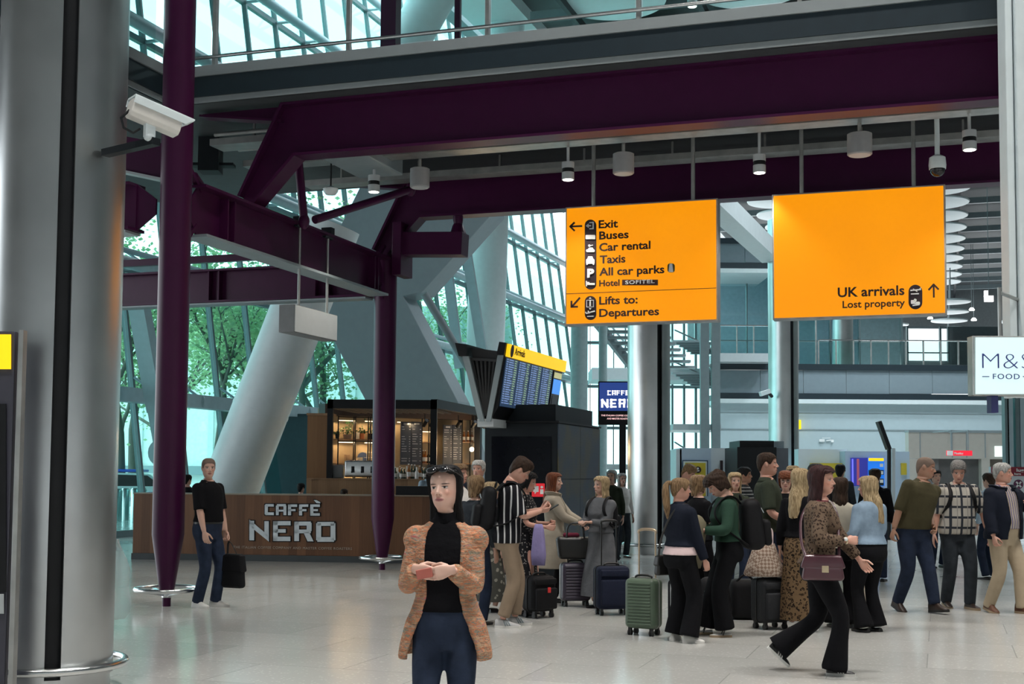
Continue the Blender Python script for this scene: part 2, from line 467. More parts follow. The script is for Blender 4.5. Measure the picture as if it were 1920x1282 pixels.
    bp = N(nt, 'ShaderNodeBump'); bp.inputs['Strength'].default_value = 0.3 if kind != 'melange' else 0.6; bp.inputs['Distance'].default_value = 0.02
    L.new(n2.outputs[0], bp.inputs['Height']); L.new(bp.outputs[0], b.inputs['Normal'])
    _mats[name] = m
    return m

M_floor = floor_mat()
M_purple = mat('aubergine_paint', (.048, .006, .037), 0.38, var=0.06, spec=0.22)
M_steel = steel_mat('brushed_steel', (0.60, 0.615, 0.615), 0.30, 0.6)
M_chrome = mat('polished_steel', (0.70, 0.72, 0.72), 0.22, 1.0, var=0.03)
M_white = mat('white_paint', (0.68, 0.76, 0.78), 0.4, var=0.03)
M_grey = mat('grey_steel_paint', (0.24, 0.29, 0.31), 0.45, var=0.05)
M_lgrey = mat('pale_grey_panel', (0.46, 0.50, 0.52), 0.4, var=0.03)
M_dark = mat('charcoal_panel', (0.010, 0.014, 0.018), 0.5, var=0.15, spec=0.25)
M_black = mat('black_satin', (0.007, 0.008, 0.010), 0.45, var=0.2, spec=0.3)
M_soffit = mat('dark_grey_soffit', (0.055, 0.065, 0.07), 0.6, var=0.1)
M_slabdark = mat('slate_blue_fascia', (0.012, 0.024, 0.033), 0.45, var=0.08)
M_fascia = mat('grey_fascia', (0.25, 0.28, 0.29), 0.45, var=0.03)
M_mullion = mat('green_grey_aluminium', (0.13, 0.18, 0.19), 0.4, 0.3, var=0.05)
M_truss = mat('blue_grey_tube_paint', (0.36, 0.46, 0.50), 0.4, var=0.05)
M_galv = mat('galvanised_metal', (0.42, 0.43, 0.42), 0.4, 0.8, var=0.15)
M_glass = glass('facade_glass', (0.62, 0.88, 0.87))
M_glassc = glass('balustrade_glass', (0.86, 0.96, 0.95))
M_wood = wood_mat('oak_cladding', (0.11, 0.046, 0.019), (0.21, 0.095, 0.042), 0.14)
M_woodl = wood_mat('pale_oak', (0.22, 0.12, 0.06), (0.36, 0.21, 0.11), 0.14)
M_sign = emit('lit_yellow_face', (1.0, 0.325, 0.0), 0.92, (0.25, 0.07, 0.0))
M_yellow = emit('lit_amber_face', (1.0, 0.60, 0.01), 0.9, (0.9, 0.6, 0.0))
M_ink = mat('dark_plum_lettering', (0.022, 0.010, 0.016), 0.5)
M_cream = mat('white_lettering', (0.80, 0.82, 0.82), 0.5)
M_bulb = emit('warm_bulb', (1.0, 0.80, 0.55), 12.0)
M_led = emit('downlight_lens', (1.0, 0.93, 0.85), 6.0)
# ================================================================== LARGE STRUCTURE
P1 = onfloor(312, 1136)
def G(a, b, z=0.0): return P1 + U * a + V * b + Z * z
c2 = onfloor(718, 1068) - P1
LB = c2.dot(V)                    # spacing of the purple columns
ZA0, ZA1 = 4.50, 5.08             # lower frame
ZB0, ZB1 = 5.80, 6.50             # floor beams
B1, B2 = 1.88, LB

fl = MB(); fl.add([(-14, -8, 0), (70, -8, 0), (70, 110, 0), (-14, 110, 0)], [(0, 1, 2, 3)])
fl.build('floor', M_floor, kind='structure')

# --- roof and its discs, high above
roof_e = at(1005, 30, 46.0); roof_z = roof_e.z
def Rf(a, b, z=0): return Vector((roof_e.x, roof_e.y, roof_z)) + U * a + V * b + Z * z
m = MB(); m.prism([Rf(0, -75), Rf(60, -75), Rf(60, 90), Rf(0, 90)], (0, 0, .3))
roof = m.build('ceiling', M_soffit, kind='structure')
m = MB(); m.box((-5, 12, roof_z + .5), (90, 54, .3)); m.build('ceiling_front_unseen', M_soffit, kind='structure')  # unseen roof over the camera side, added to block overhead sky light
m = MB()
for i in range(22): m.beam(Rf(0.2, -15 + i * 4.6, -.5), Rf(39, -15 + i * 4.6, -.5), .25, .35)
m.build('ceiling_ribs', M_grey, kind='structure')
m = MB()
for i in range(9): m.beam(Rf(2 + i * 4.4, -15, -.9), Rf(2 + i * 4.4, 89, -.9), .16, .3)
m.build('ceiling_rails', M_dark, kind='structure')
for x_, y_, z_ in FILL_LAMPS:
    m = MB(); m.lathe([(.86, 0), (.9, .05), (.5, .3), (.06, .36), (.06, roof_z - z_ - .1)], (x_, y_, z_ + .06), 28); m.build('fill_lamp', M_lgrey, smooth=40, label='unseen round fill lamp added above the concourse to brighten it', cat='lamp', group='added fill lamps')  # made-up housing for each added fill lamp
m = MB(); m.beam(Rf(-1.1, -16, .1), Rf(-1.1, 90, .1), 2.1, 1.0)
m.build('trim_1', M_white, kind='structure')
m = MB(); m.beam(Rf(-3.0, -16, .3), Rf(-3.0, 90, .3), .5, .6)
m.build('trim_2', M_grey, kind='structure')

m = MB(); m.box((10, -14, 9), (100, .4, 18)); m.build('wall_rear_unseen', mat('rear_wall_grey', (.30, .31, .31), .6), kind='structure')  # unseen, added to keep sky light from entering behind the camera
m = MB(); m.box((46, 48, 9), (.4, 124, 18)); m.build('wall_right_unseen', mat('rear_wall_grey', (.30, .31, .31), .6), kind='structure')  # unseen, added so the steel columns don't mirror open sky
m = MB(); m.box((-16, -1, 9), (.4, 26, 18)); m.build('wall_left_unseen', mat('rear_wall_grey', (.30, .31, .31), .6), kind='structure')  # unseen solid wall, added to cut sky light from the left
# --- curtain wall leaning outwards on the left
F0 = Vector((-9.3, 30.7, 0)); LEAN = 0.14; FT = 26.0
def F(t, z, off=0.0): return F0 + V * t - U * (LEAN * z - off) + Z * z
win = thing('window_1', None, None, F(0, 0), kind='structure')
ts = [-5 + 2.0 * i for i in range(25)]
for t in ts:
    m = MB(); m.beam(F(t, 0), F(t, FT), .085, .16, up=U)
    m.build('mullion', M_mullion, win)
for t in ts[:-1]:
    m = MB(); a = .012
    m.hexa([F(t + .06, .05, -a), F(t + 1.94, .05, -a), F(t + 1.94, .05, a), F(t + .06, .05, a),
            F(t + .06, FT, -a), F(t + 1.94, FT, -a), F(t + 1.94, FT, a), F(t + .06, FT, a)])
    m.build('pane', M_glass, win)
for k, z in enumerate((0.08, 3.4, 6.65, 9.9, 13.2, 16.5, 19.8, 23.1)):
    m = MB(); m.beam(F(-5, z), F(43, z), .16, .16 if k else .16)
    m.build('transom', M_mullion, win)
    if k >= 1:
        tr = MB()
        if k == 1: tr.beam(F(-5, z, .55), F(43, z, .55), .42, .34)
        else:
            tr.tube([F(-5, z, .75), F(43, z, .75)], .16, 12); tr.tube([F(-5, z + .42, .35), F(43, z + .42, .35)], .075, 8)
        o = tr.build('wind_girder', M_truss, win, smooth=40)
        br = MB()
        for t in ts[1:-1]:
            br.tube([F(t, z, .1), F(t, z, .7)], .05, 6); br.tube([F(t, z + .5, .1), F(t, z + .05, .75)], .035, 6)
            br.ellip(F(t, z, .72), (.11, .11, .17), 8, 6)
        br.build('bracket', M_truss, o)

# --- mezzanine floor slab with its edge bands
EB = B1 - .40
def slab(name, quad, z0, z1, mt):
    m = MB(); m.prism([G(a, b, z0) for a, b in quad], (0, 0, z1 - z0)); return m.build(name, mt, kind='structure')
front = [(-1.1, EB), (11.5, EB), (11.5, LB + .6), (-9, LB + .6), (-9, -6), (-1.1, -6)]
m = MB(); m.prism([G(a, b, ZB1) for a, b in front], (0, 0, .05)); m.build('ceiling_mezzanine', M_soffit, kind='structure')
ins = [(-1.05, EB - .06 + .1), (11.5, EB + .04), (11.5, LB + .55), (-8.9, LB + .55), (-8.9, -6), (-1.16, -6), (-1.16, EB + .04)]
m = MB(); m.prism([G(a, b, ZB1 + .05) for a, b in [(-1.14, EB + .04)] + ins[1:-1]], (0, 0, .34)); m.build('floor_mezzanine', M_slabdark, kind='structure')
def fascia(name, z0, z1, out, mt):
    m = MB(); h = (z0 + z1) / 2
    m.box(G(5.2, EB - out / 2, h), (12.6, .05 + out, z1 - z0), (U, V, Z))
    m.box(G(-1.1 + out / 2, EB / 2 - 3 - .02, h), (.05 + out, EB + 6 - .05, z1 - z0), (U, V, Z))
    return m.build(name, mt, kind='structure')
fascia('trim_3', ZB1 + .0, ZB1 + .075, .0, M_fascia)  # pale colour stands in for the lit underside of the overhang
fascia('trim_4', ZB1 + .075, ZB1 + .345, .03, M_slabdark)
fascia('trim_5', ZB1 + .345, ZB1 + .48, .06, M_fascia)
ZS = ZB1 + .48

# --- purple steel frame
def girder(mb, p, q, z0, z1, w=.30, t=.035, web=.03, s=Z):
    """I-section from p to q (plan points)"""
    p, q = Vector(p), Vector(q)
    for z in (z0 + t / 2, z1 - t / 2): mb.beam(p + Z * z, q + Z * z, w, t)
    mb.beam(p + Z * (z0 + z1) / 2, q + Z * (z0 + z1) / 2, web, z1 - z0 - 2 * t + .004)
def stiff(mb, p, d, z0, z1, w=.26):
    mb.box(Vector(p) + Z * (z0 + z1) / 2, (.03, w, z1 - z0 - .06), (d, d.cross(Z), Z))
def tapered_column(loc, top, label):
    t = thing('tapered_column', label, 'column', loc, group='purple steel columns', kind='thing')
    m = MB(); m.lathe([(.085, .17), (.187, .84), (.187, top)], loc, 40); m.build('shaft', M_purple, t, smooth=30)
    m = MB(); m.lathe([(.05, 0), (.05, .10)], loc, 20); m.build('foot', M_purple, t, smooth=40)
    m = MB(); m.lathe([(.052, .10), (.058, .105), (.058, .17), (.09, .175)], loc, 20); m.build('collar', M_chrome, t, smooth=40)
    m = MB()
    m.loop([Vector(loc) + Vector((cos(2 * pi * k / 40) * .36, sin(2 * pi * k / 40) * .36, .20)) for k in range(40)], .026, 10)
    r = m.build('guard_ring', M_chrome, t, smooth=60)
    m = MB()
    for k in range(4):
        d = Vector((cos(pi / 4 + k * pi / 2), sin(pi / 4 + k * pi / 2), 0))
        m.beam(Vector(loc) + d * .05 + Z * .13, Vector(loc) + d * .35 + Z * .195, .05, .02)
    m.build('spokes', M_chrome, r)
    return t
tapered_column(G(0, 0), 15.0, 'tall purple tapered column beside the man in the black polo shirt')
tapered_column(G(0, LB), ZA1 + .1, 'purple tapered column standing in front of the cafe kiosk')

def beam_thing(label): return thing('purple_girder', label, 'beam', G(2, 2, ZA0), kind='thing', group='purple girders')
# A: lower girder between the two columns
t = thing('purple_girder', 'lower purple girder joining the two tapered columns, blank box hanging from it', 'beam', G(0, 2, ZA0), kind='thing')
m = MB(); d = V
m.prism([G(0, .28, ZA0 + .16), G(0, .42, ZA0), G(0, LB - .42, ZA0), G(0, LB - .22, ZA0 + .16), G(0, LB - .22, ZA1 - .16), G(0, LB - .32, ZA1), G(0, .42, ZA1), G(0, .28, ZA1 - .16)], U * .03)
m.build('web', M_purple, t)
m = MB(); m.beam(G(.015, .36, ZA1 + .015), G(.015, LB - .2, ZA1 + .015), .34, .035); m.build('top_flange', M_purple, t)
m = MB(); m.beam(G(.015, .40, ZA0 - .015), G(.015, LB - .3, ZA0 - .015), .34, .035); m.build('bottom_flange', M_grey, t)
for b in (.95, 1.12, LB - .75, LB - .62):
    m = MB(); stiff(m, G(0, b), V, ZA0, ZA1, .3); m.build('stiffener', M_purple, t)
for b, s in ((.2, 1), (LB - .12, -1)):
    m = MB(); m.box(G(.015, b, (ZA0 + ZA1) / 2), (.05, .16, .18), (U, V, Z))
    m.beam(G(.015, b, ZA1 + .25), G(.015, b + s * .3, ZA1 - .02), .06, .05); m.beam(G(.015, b, ZA0 - .1), G(.015, b + s * .22, ZA0 + .12), .06, .05); m.build('end_cleat', M_purple, t)
# B1, B2: floor beams with raking ends
def floor_beam(b, label, a1=11.0):
    t = thing('purple_girder', label, 'beam', G(0, b, ZB0), kind='thing')
    m = MB()
    m.prism([G(-.24, b, ZA1 + .06), G(-.14, b, ZA1 + .3), G(.42, b, ZB1), G(a1, b, ZB1), G(a1, b, ZB0), G(.62, b, ZB0), G(.02, b, ZA1 + .04)], V * .03)
    m.build('web', M_purple, t)
    m = MB(); m.beam(G(.60, b + .015, ZB0 - .015), G(a1, b + .015, ZB0 - .015), .30, .035); m.beam(G(-.02, b + .015, ZA1 + .04), G(.63, b + .015, ZB0 - .015), .30, .04); m.build('bottom_flange', M_purple, t)
    m = MB(); m.beam(G(.42, b + .015, ZB1 - .02), G(a1, b + .015, ZB1 - .02), .30, .035); m.beam(G(-.2, b + .015, ZA1 + .2), G(.42, b + .015, ZB1 - .02), .26, .04); m.build('top_flange', M_purple, t)
    m = MB(); m.prism([G(.40, b, ZB1 - .02), G(.34, b, ZB1 - .22), G(-.85, b, ZB1 - .06), G(-.85, b, ZB1 - .02)], V * .03); m.beam(G(.4, b + .015, ZB1 - .23), G(-.85, b + .015, ZB1 - .06), .2, .03); m.build('outrigger', M_purple, t)
    return t
floor_beam(B1, 'front purple floor girder under the balcony edge, its end cranked down')
floor_beam(B2, 'rear purple floor girder behind the two yellow signs')
# C: lower girder running left from the cafe column, with a stub to the right
t = thing('purple_girder', 'deep purple girder crossing above the left windows', 'beam', G(-4, LB, ZA0), kind='thing')
m = MB(); girder(m, G(-9.5, LB), G(-.2, LB), ZA0, ZA1, .34)
for a in (-1.0, -1.25, -3.1, -3.3, -5.6): stiff(m, G(a, LB), U, ZA0, ZA1)
m.build('beam_section', M_purple, t)
m = MB(); m.beam(G(-9.5, LB, ZA0 - .02), G(-.3, LB, ZA0 - .02), .3, .03); m.build('bottom_flange', M_grey, t)
m = MB(); m.beam(G(-9.5, LB + .1, ZA1 + .22), G(-.5, LB + .1, ZA1 + .22), .1, .12); m.build('rail', M_purple, t)
t = thing('beam_stub', 'short purple box beam with a bolted pivot beside the white tube', 'beam', G(.8, LB, ZA1), kind='thing')
s0 = at(742, 480, G(.2, LB).y); s1 = onplane(872, 480, G(0, LB), V)
m = MB(); hz = (at(742, 438, s0.y).z - s0.z)
m.beam(s0 + Z * hz / 2, s1 + Z * hz / 2, .34, hz); m.build('box_section', M_purple, t, bevel=.012)
m = MB(); k = s1 - U * .13 + Z * hz
m.lathe([(.14, 0), (.10, .12), (.075, .16), (.085, .22), (.085, .28), (.04, .31)], k, 16); m.build('pivot_pin', M_purple, t, smooth=40)
m = MB(); m.box(s0 + U * .12 + Z * (hz / 2 - .1), (.16, .5, hz + .5), (U, V, Z)); m.build('end_plate', M_purple, t, bevel=.01)
# D: girder from the tall column to the left, plus braces
t = thing('purple_girder', 'lower purple girder running left behind the steel column', 'beam', G(-3, 0, ZA0), kind='thing')
m = MB(); girder(m, G(-7, 0), G(-.55, 0), ZA0, ZA1, .34)
m.prism([G(-.56, .0, ZA0), G(-.28, 0, ZA0 + .2), G(-.28, 0, ZA1 - .2), G(-.56, 0, ZA1)], V * .03); m.build('beam_section', M_purple, t)
m = MB(); m.beam(G(-7, 0, ZA0 - .02), G(-.6, 0, ZA0 - .02), .30, .03); m.build('bottom_flange', M_lgrey, t)
t = thing('purple_brace', 'sloping purple beam left of the tall column, under the white camera', 'beam', G(-1, .6, ZB0), kind='thing')
m = MB(); m.beam(G(-3.5, .5, ZB0 + .4), G(-.2, .25, ZA1 + .28), .2, .42); m.build('beam_section', M_purple, t)
m = MB(); m.beam(G(-3.5, .5, ZB0 + .17), G(-.2, .25, ZA1 + .05), .3, .03); m.build('bottom_flange', M_lgrey, t)
for p, q, lb in (((560, 305, 17.6), (570, 415, 17.6), 'thin upright purple strut between the two girders, over the hanging box'),
                 ((590, 412, 18.0), (770, 355, 19.6), 'slanting purple tube brace running up to the rear girder'),
                 ((363, 330, 15.9), (392, 372, 16.4), 'short purple tube brace at the head of the tall column')):
    t = MB(); t.tube([at(*p), at(*q)], .06, 12)
    t.ellip(at(*q), (.08, .08, .11), 10, 8)
    t.build('tube_brace', M_purple, smooth=50, label=lb, cat='brace', kind='thing')
# nodes of bolted plates above the hanging box rods
m = MB(); m.tube([at(235, 280, 17), at(330, 283, 17.4)], .06, 10); m.build('pipe', M_purple, smooth=50, label='dark red pipe under the floor beside the tall column', cat='pipe')

# --- big brushed steel columns
def steel_column(loc, r, top, label):
    t = thing('steel_column', label, 'column', loc, group='brushed steel columns', kind='thing')
    dr = radians(-66)
    w = .055 / r
    for k, (a0, a1) in enumerate(((dr + w, dr + pi - w), (dr + pi + w, dr + 2 * pi - w))):
        m = MB(); n = 40
        rs = []
        for z in (.12, top):
            rs.append([Vector(loc) + Vector((cos(a0 + (a1 - a0) * i / n) * r, sin(a0 + (a1 - a0) * i / n) * r, z)) for i in range(n + 1)] +
                      [Vector(loc) + Vector((cos(a1 - (a1 - a0) * i / n) * (r - .03), sin(a1 - (a1 - a0) * i / n) * (r - .03), z)) for i in range(n + 1)])
        m.rings(rs, True); m.build('steel_shell', M_steel, t, smooth=35)
    m = MB(); m.lathe([(r - .06, 0), (r - .06, top - .02)], loc, 40); m.build('core', M_black, t, smooth=40)
    m = MB(); m.lathe([(r - .02, 0), (r - .02, .12)], loc, 48); m.build('plinth', M_steel, t, smooth=40)
    m = MB(); m.loop([Vector(loc) + Vector((cos(2 * pi * k / 56) * (r + .085), sin(2 * pi * k / 56) * (r + .085), .19)) for k in range(56)], .03, 10)
    for k in range(8):
        d = Vector((cos(k * pi / 4), sin(k * pi / 4), 0)); m.tube([Vector(loc) + d * (r - .01) + Z * .17, Vector(loc) + d * (r + .08) + Z * .19], .016, 8)
    m.build('guard_ring', M_chrome, t, smooth=60)
    return t
SCL = at(96, 1000, 9.5); SCL.z = 0
steel_column(SCL, .46, 9.0, 'huge brushed steel column at the left edge of the photo')
p = onfloor(1221, 1040); p += Vector((0, .43, 0)); p.z = 0
steel_column(p, .43, 8.2, 'brushed steel column behind the ponytailed woman, below the exit sign')
p = at(1470, 900, 38); p.z = 0
steel_column(p, .44, 9.2, 'farther steel column below the sign for arrivals, a small camera fixed to it')
SC4 = p

# --- pale raking roof beam behind the signs
m = MB(); q0, q1 = at(1290, 330, 28.0), at(1446, 480, 38.0); q1.z = q0.z
m.beam(q0, q1, .55, .5); m.build('raking_beam', M_white, label='pale beam slanting behind the gap between the yellow signs', cat='beam', kind='thing')

# --- white tubes and the grey raking leg by the windows
def tube_thing(pts, r, label, name='white_strut'):
    t = thing(name, label, 'strut', pts[0], group='white tubular struts', kind='thing')
    m = MB(); m.tube(pts, r, 36); m.build('tube', M_white, t, smooth=40)
    d = (Vector(pts[1]) - Vector(pts[0])).normalized()
    m = MB(); q = Vector(pts[0]) + d * (Vector(pts[1]) - Vector(pts[0])).length * .42
    m.tube([q - d * .03, q + d * .03], r * 1.012, 36); m.build('weld_band', M_white, t, smooth=40)
    return t
a, b = at(392, 985, 28.0), at(577, 540, 27.6); a.z = 0; a = b + (a - b) * 1.0
b2 = a + (b - a) * 1.25
tube_thing([a, b2], .62, 'thick white tube leaning right behind the man in the black polo shirt')
tube_thing([at(902, 905, 46), at(918, 400, 46), at(958, -60, 46)], .69, 'tall white tube rising beside the arrivals board')
tube_thing([at(735, 130, 42), at(850, -70, 42)], .72, 'white tube leaning right above the balcony glass')
m = MB(); Yk = 33.0
m.prism([at(x, y, Yk) for x, y in ((640, 560), (590, 572), (690, 760), (705, 905), (905, 905), (858, 752), (756, 555), (790, 549), (925, 398), (915, 300), (700, 300), (640, 420))], (V * .9))
legt = m.build('raking_support', mat('blue_grey_cladding', (0.27, 0.33, 0.36), 0.45, var=0.03), label='broad blue grey clad leg of the roof frame behind the cafe kiosk', cat='support', kind='thing', bevel=.02)
m = MB(); m.tube([at(795, 550, 31.2), at(885, 700, 31.8)], .10, 12); m.build('tie_rod', M_grey, smooth=50, label='dark slanting rod right of the grey clad leg', cat='rod', kind='thing')
for k, (x0, y0, x1, y1) in enumerate(((835, 470, 862, 690), (868, 430, 905, 660))):
    m = MB(); m.beam(at(x0, y0, 40), at(x1, y1, 40), .3, .14, up=V)
    m.build('facade_post', M_truss, label=('pale slim post inside the glass wall beside the grey leg', 'pale slim post inside the glass wall close to the tall tube')[k], cat='post', kind='thing')
m = MB(); m.beam(at(258, 560, 30), at(296, 770, 30), .42, .3, up=V); m.beam(at(296, 760, 30), at(322, 905, 30), .42, .3, up=V); m.tube([at(298, 848, 29.6) , at(298, 848, 29.6) + V * .5], .3, 18)
m.build('facade_post', M_truss, label='pale thick post inside the glass wall left of the tall purple column', cat='post', kind='thing')

# --- upper floor: dark posts standing behind the balustrade
for x, w, lb in ((732, .28, 'thick dark purple post on the upper floor'), (858, .1, 'slim dark post on the upper floor behind the glass rail')):
    p = at(x, 100, 21.5); p.z = ZS - .2; p2 = at(x + 1, -90, 21.5)
    m = MB(); m.beam(p, Vector((p.x, p.y, p2.z + 1)), w, w * .8, up=V); m.build('upper_post', M_purple, label=lb, cat='post', kind='thing')
t = thing('glass_balustrade', 'glass balustrade with steel rail along the balcony edge above the purple girder', 'balustrade', G(3, EB, ZS), kind='thing')
bp = [.02, 2.45, 4.55, 6.65, 8.85, 11.0]
pxs = [405, 655, 915, 1198, 1500, 1820]
bp = [(onplane(x, 60, G(0, EB + .06), V) - P1).dot(U) for x in pxs]
m0 = bp[0]
for k, a in enumerate(bp):
    m = MB(); m.beam(G(a, EB + .05, ZS - .02), G(a, EB + .05, ZS + 1.15), .05, .07, up=V); m.build('post', M_galv, t)
    if k:
        m = MB(); m.box(G((a + bp[k - 1]) / 2, EB + .06, ZS + .62), (a - bp[k - 1] - .1, .014, 1.1), (U, V, Z)); m.build('glass_pane', M_glassc, t)
m = MB(); m.tube([G(-1.0, EB + .0, ZS + .14), G(bp[-1], EB + .0, ZS + .14)], .024, 10); m.build('lower_rail', M_chrome, t, smooth=60)
m = MB(); m.tube([G(-1.0, EB + .0, ZS + 1.17), G(bp[-1], EB + .0, ZS + 1.17)], .028, 10); m.build('handrail', M_chrome, t, smooth=60)
m = MB(); m.box(G((m0 - 1.0) / 2, EB + .06, ZS + .62), (m0 + .85, .014, 1.1), (U, V, Z)); m.build('glass_pane', M_glassc, t)
t = thing('glass_balustrade', 'glass balustrade on the side balcony left of the tall purple column', 'balustrade', G(-1.1, 0, ZS), kind='thing')
for k, b in enumerate((EB - .05, -.9, -3.2)):
    m = MB(); m.beam(G(-1.15, b, ZS - .02), G(-1.15, b, ZS + 1.15), .05, .07, up=U); m.build('post', M_galv, t)
m = MB(); m.box(G(-1.16, EB / 2 - 2.5, ZS + .6), (.014, EB + 4.4, 1.1), (U, V, Z)); m.build('glass_pane', M_glassc, t)
m = MB(); m.tube([G(-1.1, EB, ZS + 1.17), G(-1.1, -4.5, ZS + 1.17)], .028, 10); m.build('handrail', M_chrome, t, smooth=60)

# --- white clad pier at the right, which the girders run into
t = thing('clad_pier', 'tall white cladding panel at the right edge that the purple girders run into', 'pier', at(1895, 900, 13.6), kind='thing')
def upright(px0, px1, Y, dep, name, mt, z1=9.5):
    a, b = at(px0, 880, Y), at(px1, 880, Y)
    m = MB(); m.box(((a.x + b.x) / 2, Y + dep / 2, (z1 + 2.42) / 2), (b.x - a.x, dep, z1 - 2.42)); return m.build(name, mt, t, bevel=.01)
upright(1899, 1913, 13.3, .22, 'edge_panel', M_white)
upright(1911, 1922, 13.4, .10, 'dark_joint', M_black)  # black recessed joint between the edge and front panels
upright(1919, 1990, 13.25, .2, 'front_panel', M_white)
# --- soffit services
def tray(b, z, w, label):
    m = MB(); a0, a1 = -1.0, 10.8
    m.beam(G(a0, b, z), G(a1, b, z), w, .015)
    for s in (-1, 1): m.beam(G(a0, b + s * w / 2, z + .04), G(a1, b + s * w / 2, z + .04), .015, .09)
    for i in range(9): m.beam(G(a0 + .6 + i * 1.35, b, z), G(a0 + .6 + i * 1.35, b, ZB1), .03, .03, up=V)
    return m.build('cable_tray', M_galv, label=label, cat='cable tray')
tray(B1 + .62, ZB1 - .33, .36, 'metal cable tray right behind the front purple girder')
tray(B1 + 1.5, ZB1 - .42, .30, 'metal cable tray in the middle of the dark soffit')
tray(LB - .9, ZB1 - .30, .30, 'metal cable tray in front of the rear purple girder')
for b, z, r, lb in ((B1 + .4, ZB1 - .2, .03, 'thin pipe along the soffit above the front tray'), (B1 + 1.05, ZB1 - .24, .045, 'pipe along the soffit between the trays'), (B1 + 2.2, ZB1 - .2, .05, 'thick pipe along the soffit, second from the rear girder'), (LB - .45, ZB1 - .16, .03, 'thin pipe along the soffit beside the rear girder')):
    m = MB(); m.tube([G(-.9, b, z), G(10.8, b, z)], r, 10)
    m.build('service_pipe', M_galv, smooth=50, label=lb, cat='pipe')
for i, (a, b) in enumerate(((1.6, B1 + .75), (3.1, B1 + .8), (4.9, B1 + .8), (6.3, B1 + .8), (8.1, B1 + .85))):
    m = MB(); q = G(a, b, ZB1 - .24)
    m.box(q, (.14, .1, .08), (U, V, Z)); m.tube([q, q + U * .3 + Z * .03, q + U * .6 + Z * -.02, q + U * .9 + Z * .04], .018, 6)
    m.build('junction_box', mat('blue_plastic', (0.02, 0.06, 0.22), 0.4), label='small blue junction box with cable on the tray above the signs', cat='junction box', group='junction boxes on the cable tray')
# --- rear lower soffit ducts seen left, above girder A
m = MB(); m.box(G(.9, 3.2, ZB1 - .3), (.7, 1.5, .5), (U, V, Z)); m.build('air_duct', M_grey, label='grey air duct under the floor behind the lower girder', cat='duct', bevel=.02)
m = MB(); m.box(at(395, 292, 18.6), (.3, .3, .5)); m.box(at(395, 310, 18.6), (.7, .2, .04)); m.build('duct_hanger', M_dark, label='dark hanger frame under the floor right of the tall column', cat='hanger')
# ================================================================== BACKGROUND HALL
# far gallery building (frontal, about 55 m away)
YB = 56.0
def bx(px0, px1, py0, py1, Y, dep, name, mt, parent=None, bevel=0, **kw):
    """box whose front face spans the pixel rectangle at depth Y"""
    a = at(px0, py1, Y); b = at(px1, py0, Y); mid = (px0 + min(px1, 1920)) / 2; a.z = at(mid, py1, Y).z; b.z = at(mid, py0, Y).z
    m = MB(); m.hexa([(a.x, Y, a.z), (b.x, Y, a.z), (b.x, Y + dep, a.z), (a.x, Y + dep, a.z), (a.x, Y, b.z), (b.x, Y, b.z), (b.x, Y + dep, b.z), (a.x, Y + dep, b.z)])
    return m.build(name, mt, parent, bevel=bevel, **kw)
wall = bx(1345, 1990, 752, 935, YB, .5, 'wall_back', mat('pale_blue_wall', (0.42, 0.52, 0.56), 0.5, var=0.02), kind='structure')
bx(1345, 1990, 805, 807, YB - .03, .05, 'trim_6', M_grey, kind='structure')
bx(1345, 1990, 774, 775, YB - .03, .05, 'trim_7', M_grey, kind='structure')
def gallery(px0, px1, yt0, yp0, yp1, yt1, label, n):
    t = thing('gallery_edge', label, 'gallery', at(px0, yt1, YB), kind='thing')
    bx(px0, px1, yt0, yp0, YB - .2, 4, 'upper_band', M_slabdark, t)
    bx(px0, px1, yp1, yt1, YB - .2, 4, 'lower_band', M_slabdark, t)
    w = (px1 - px0) / n
    for i in range(n): bx(px0 + i * w + .6, px0 + (i + 1) * w - .6, yp0, yp1, YB - .1, .2, 'panel', mat('blue_grey_panel', (0.20, 0.255, 0.29), 0.4, var=0.03), t)
    bx(px0, px1, yt1, yt1 + 8, YB - .3, 4, 'soffit_strip', M_white, t)
    return t
gallery(1345, 1990, 683, 694, 738, 749, 'grey panelled edge of the first floor gallery above the white back wall', 8)
gallery(1290, 1450, 446, 456, 492, 503, 'grey panelled edge of the upper gallery seen between the signs', 3)
# glazed wall of the first floor
t = thing('window_2', None, None, at(1560, 680, YB + 3), kind='structure')
for i, (a, b) in enumerate(((1345, 1400), (1402, 1460), (1462, 1555), (1557, 1610))): bx(a, b, 505, 684, YB + 3, .04, 'pane', glass('grey_glass', (.78, .88, .91)), t)
for x in (1345, 1400, 1461, 1556, 1611, 1690): bx(x, x + 1.6, 505, 684, YB + 2.9, .2, 'mullion', M_mullion, t)
bx(1345, 1690, 638, 640, YB + 2.9, .2, 'transom', M_mullion, t)
wall2 = bx(1345, 1690, 500, 684, YB + 9, .3, 'wall_gallery', mat('teal_grey_wall', (0.46, 0.57, 0.62), 0.5), kind='structure')
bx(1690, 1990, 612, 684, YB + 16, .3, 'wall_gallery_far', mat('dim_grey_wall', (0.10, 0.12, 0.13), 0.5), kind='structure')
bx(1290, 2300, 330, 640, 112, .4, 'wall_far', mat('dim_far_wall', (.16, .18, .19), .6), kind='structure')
t = thing('window_3', None, None, at(1740, 680, YB + 15), kind='structure')
bx(1702, 1778, 616, 676, YB + 15.7, .05, 'pane', emit('daylight_glow', (0.86, 0.95, 1.0), 1.3), t)  # pane emits the daylight itself instead of letting it through
for x in (1701, 1763, 1778): bx(x, x + 2, 612, 678, YB + 15.5, .2, 'mullion', M_mullion, t)
bx(1701, 1780, 660, 662, YB + 15.5, .2, 'transom', M_mullion, t)
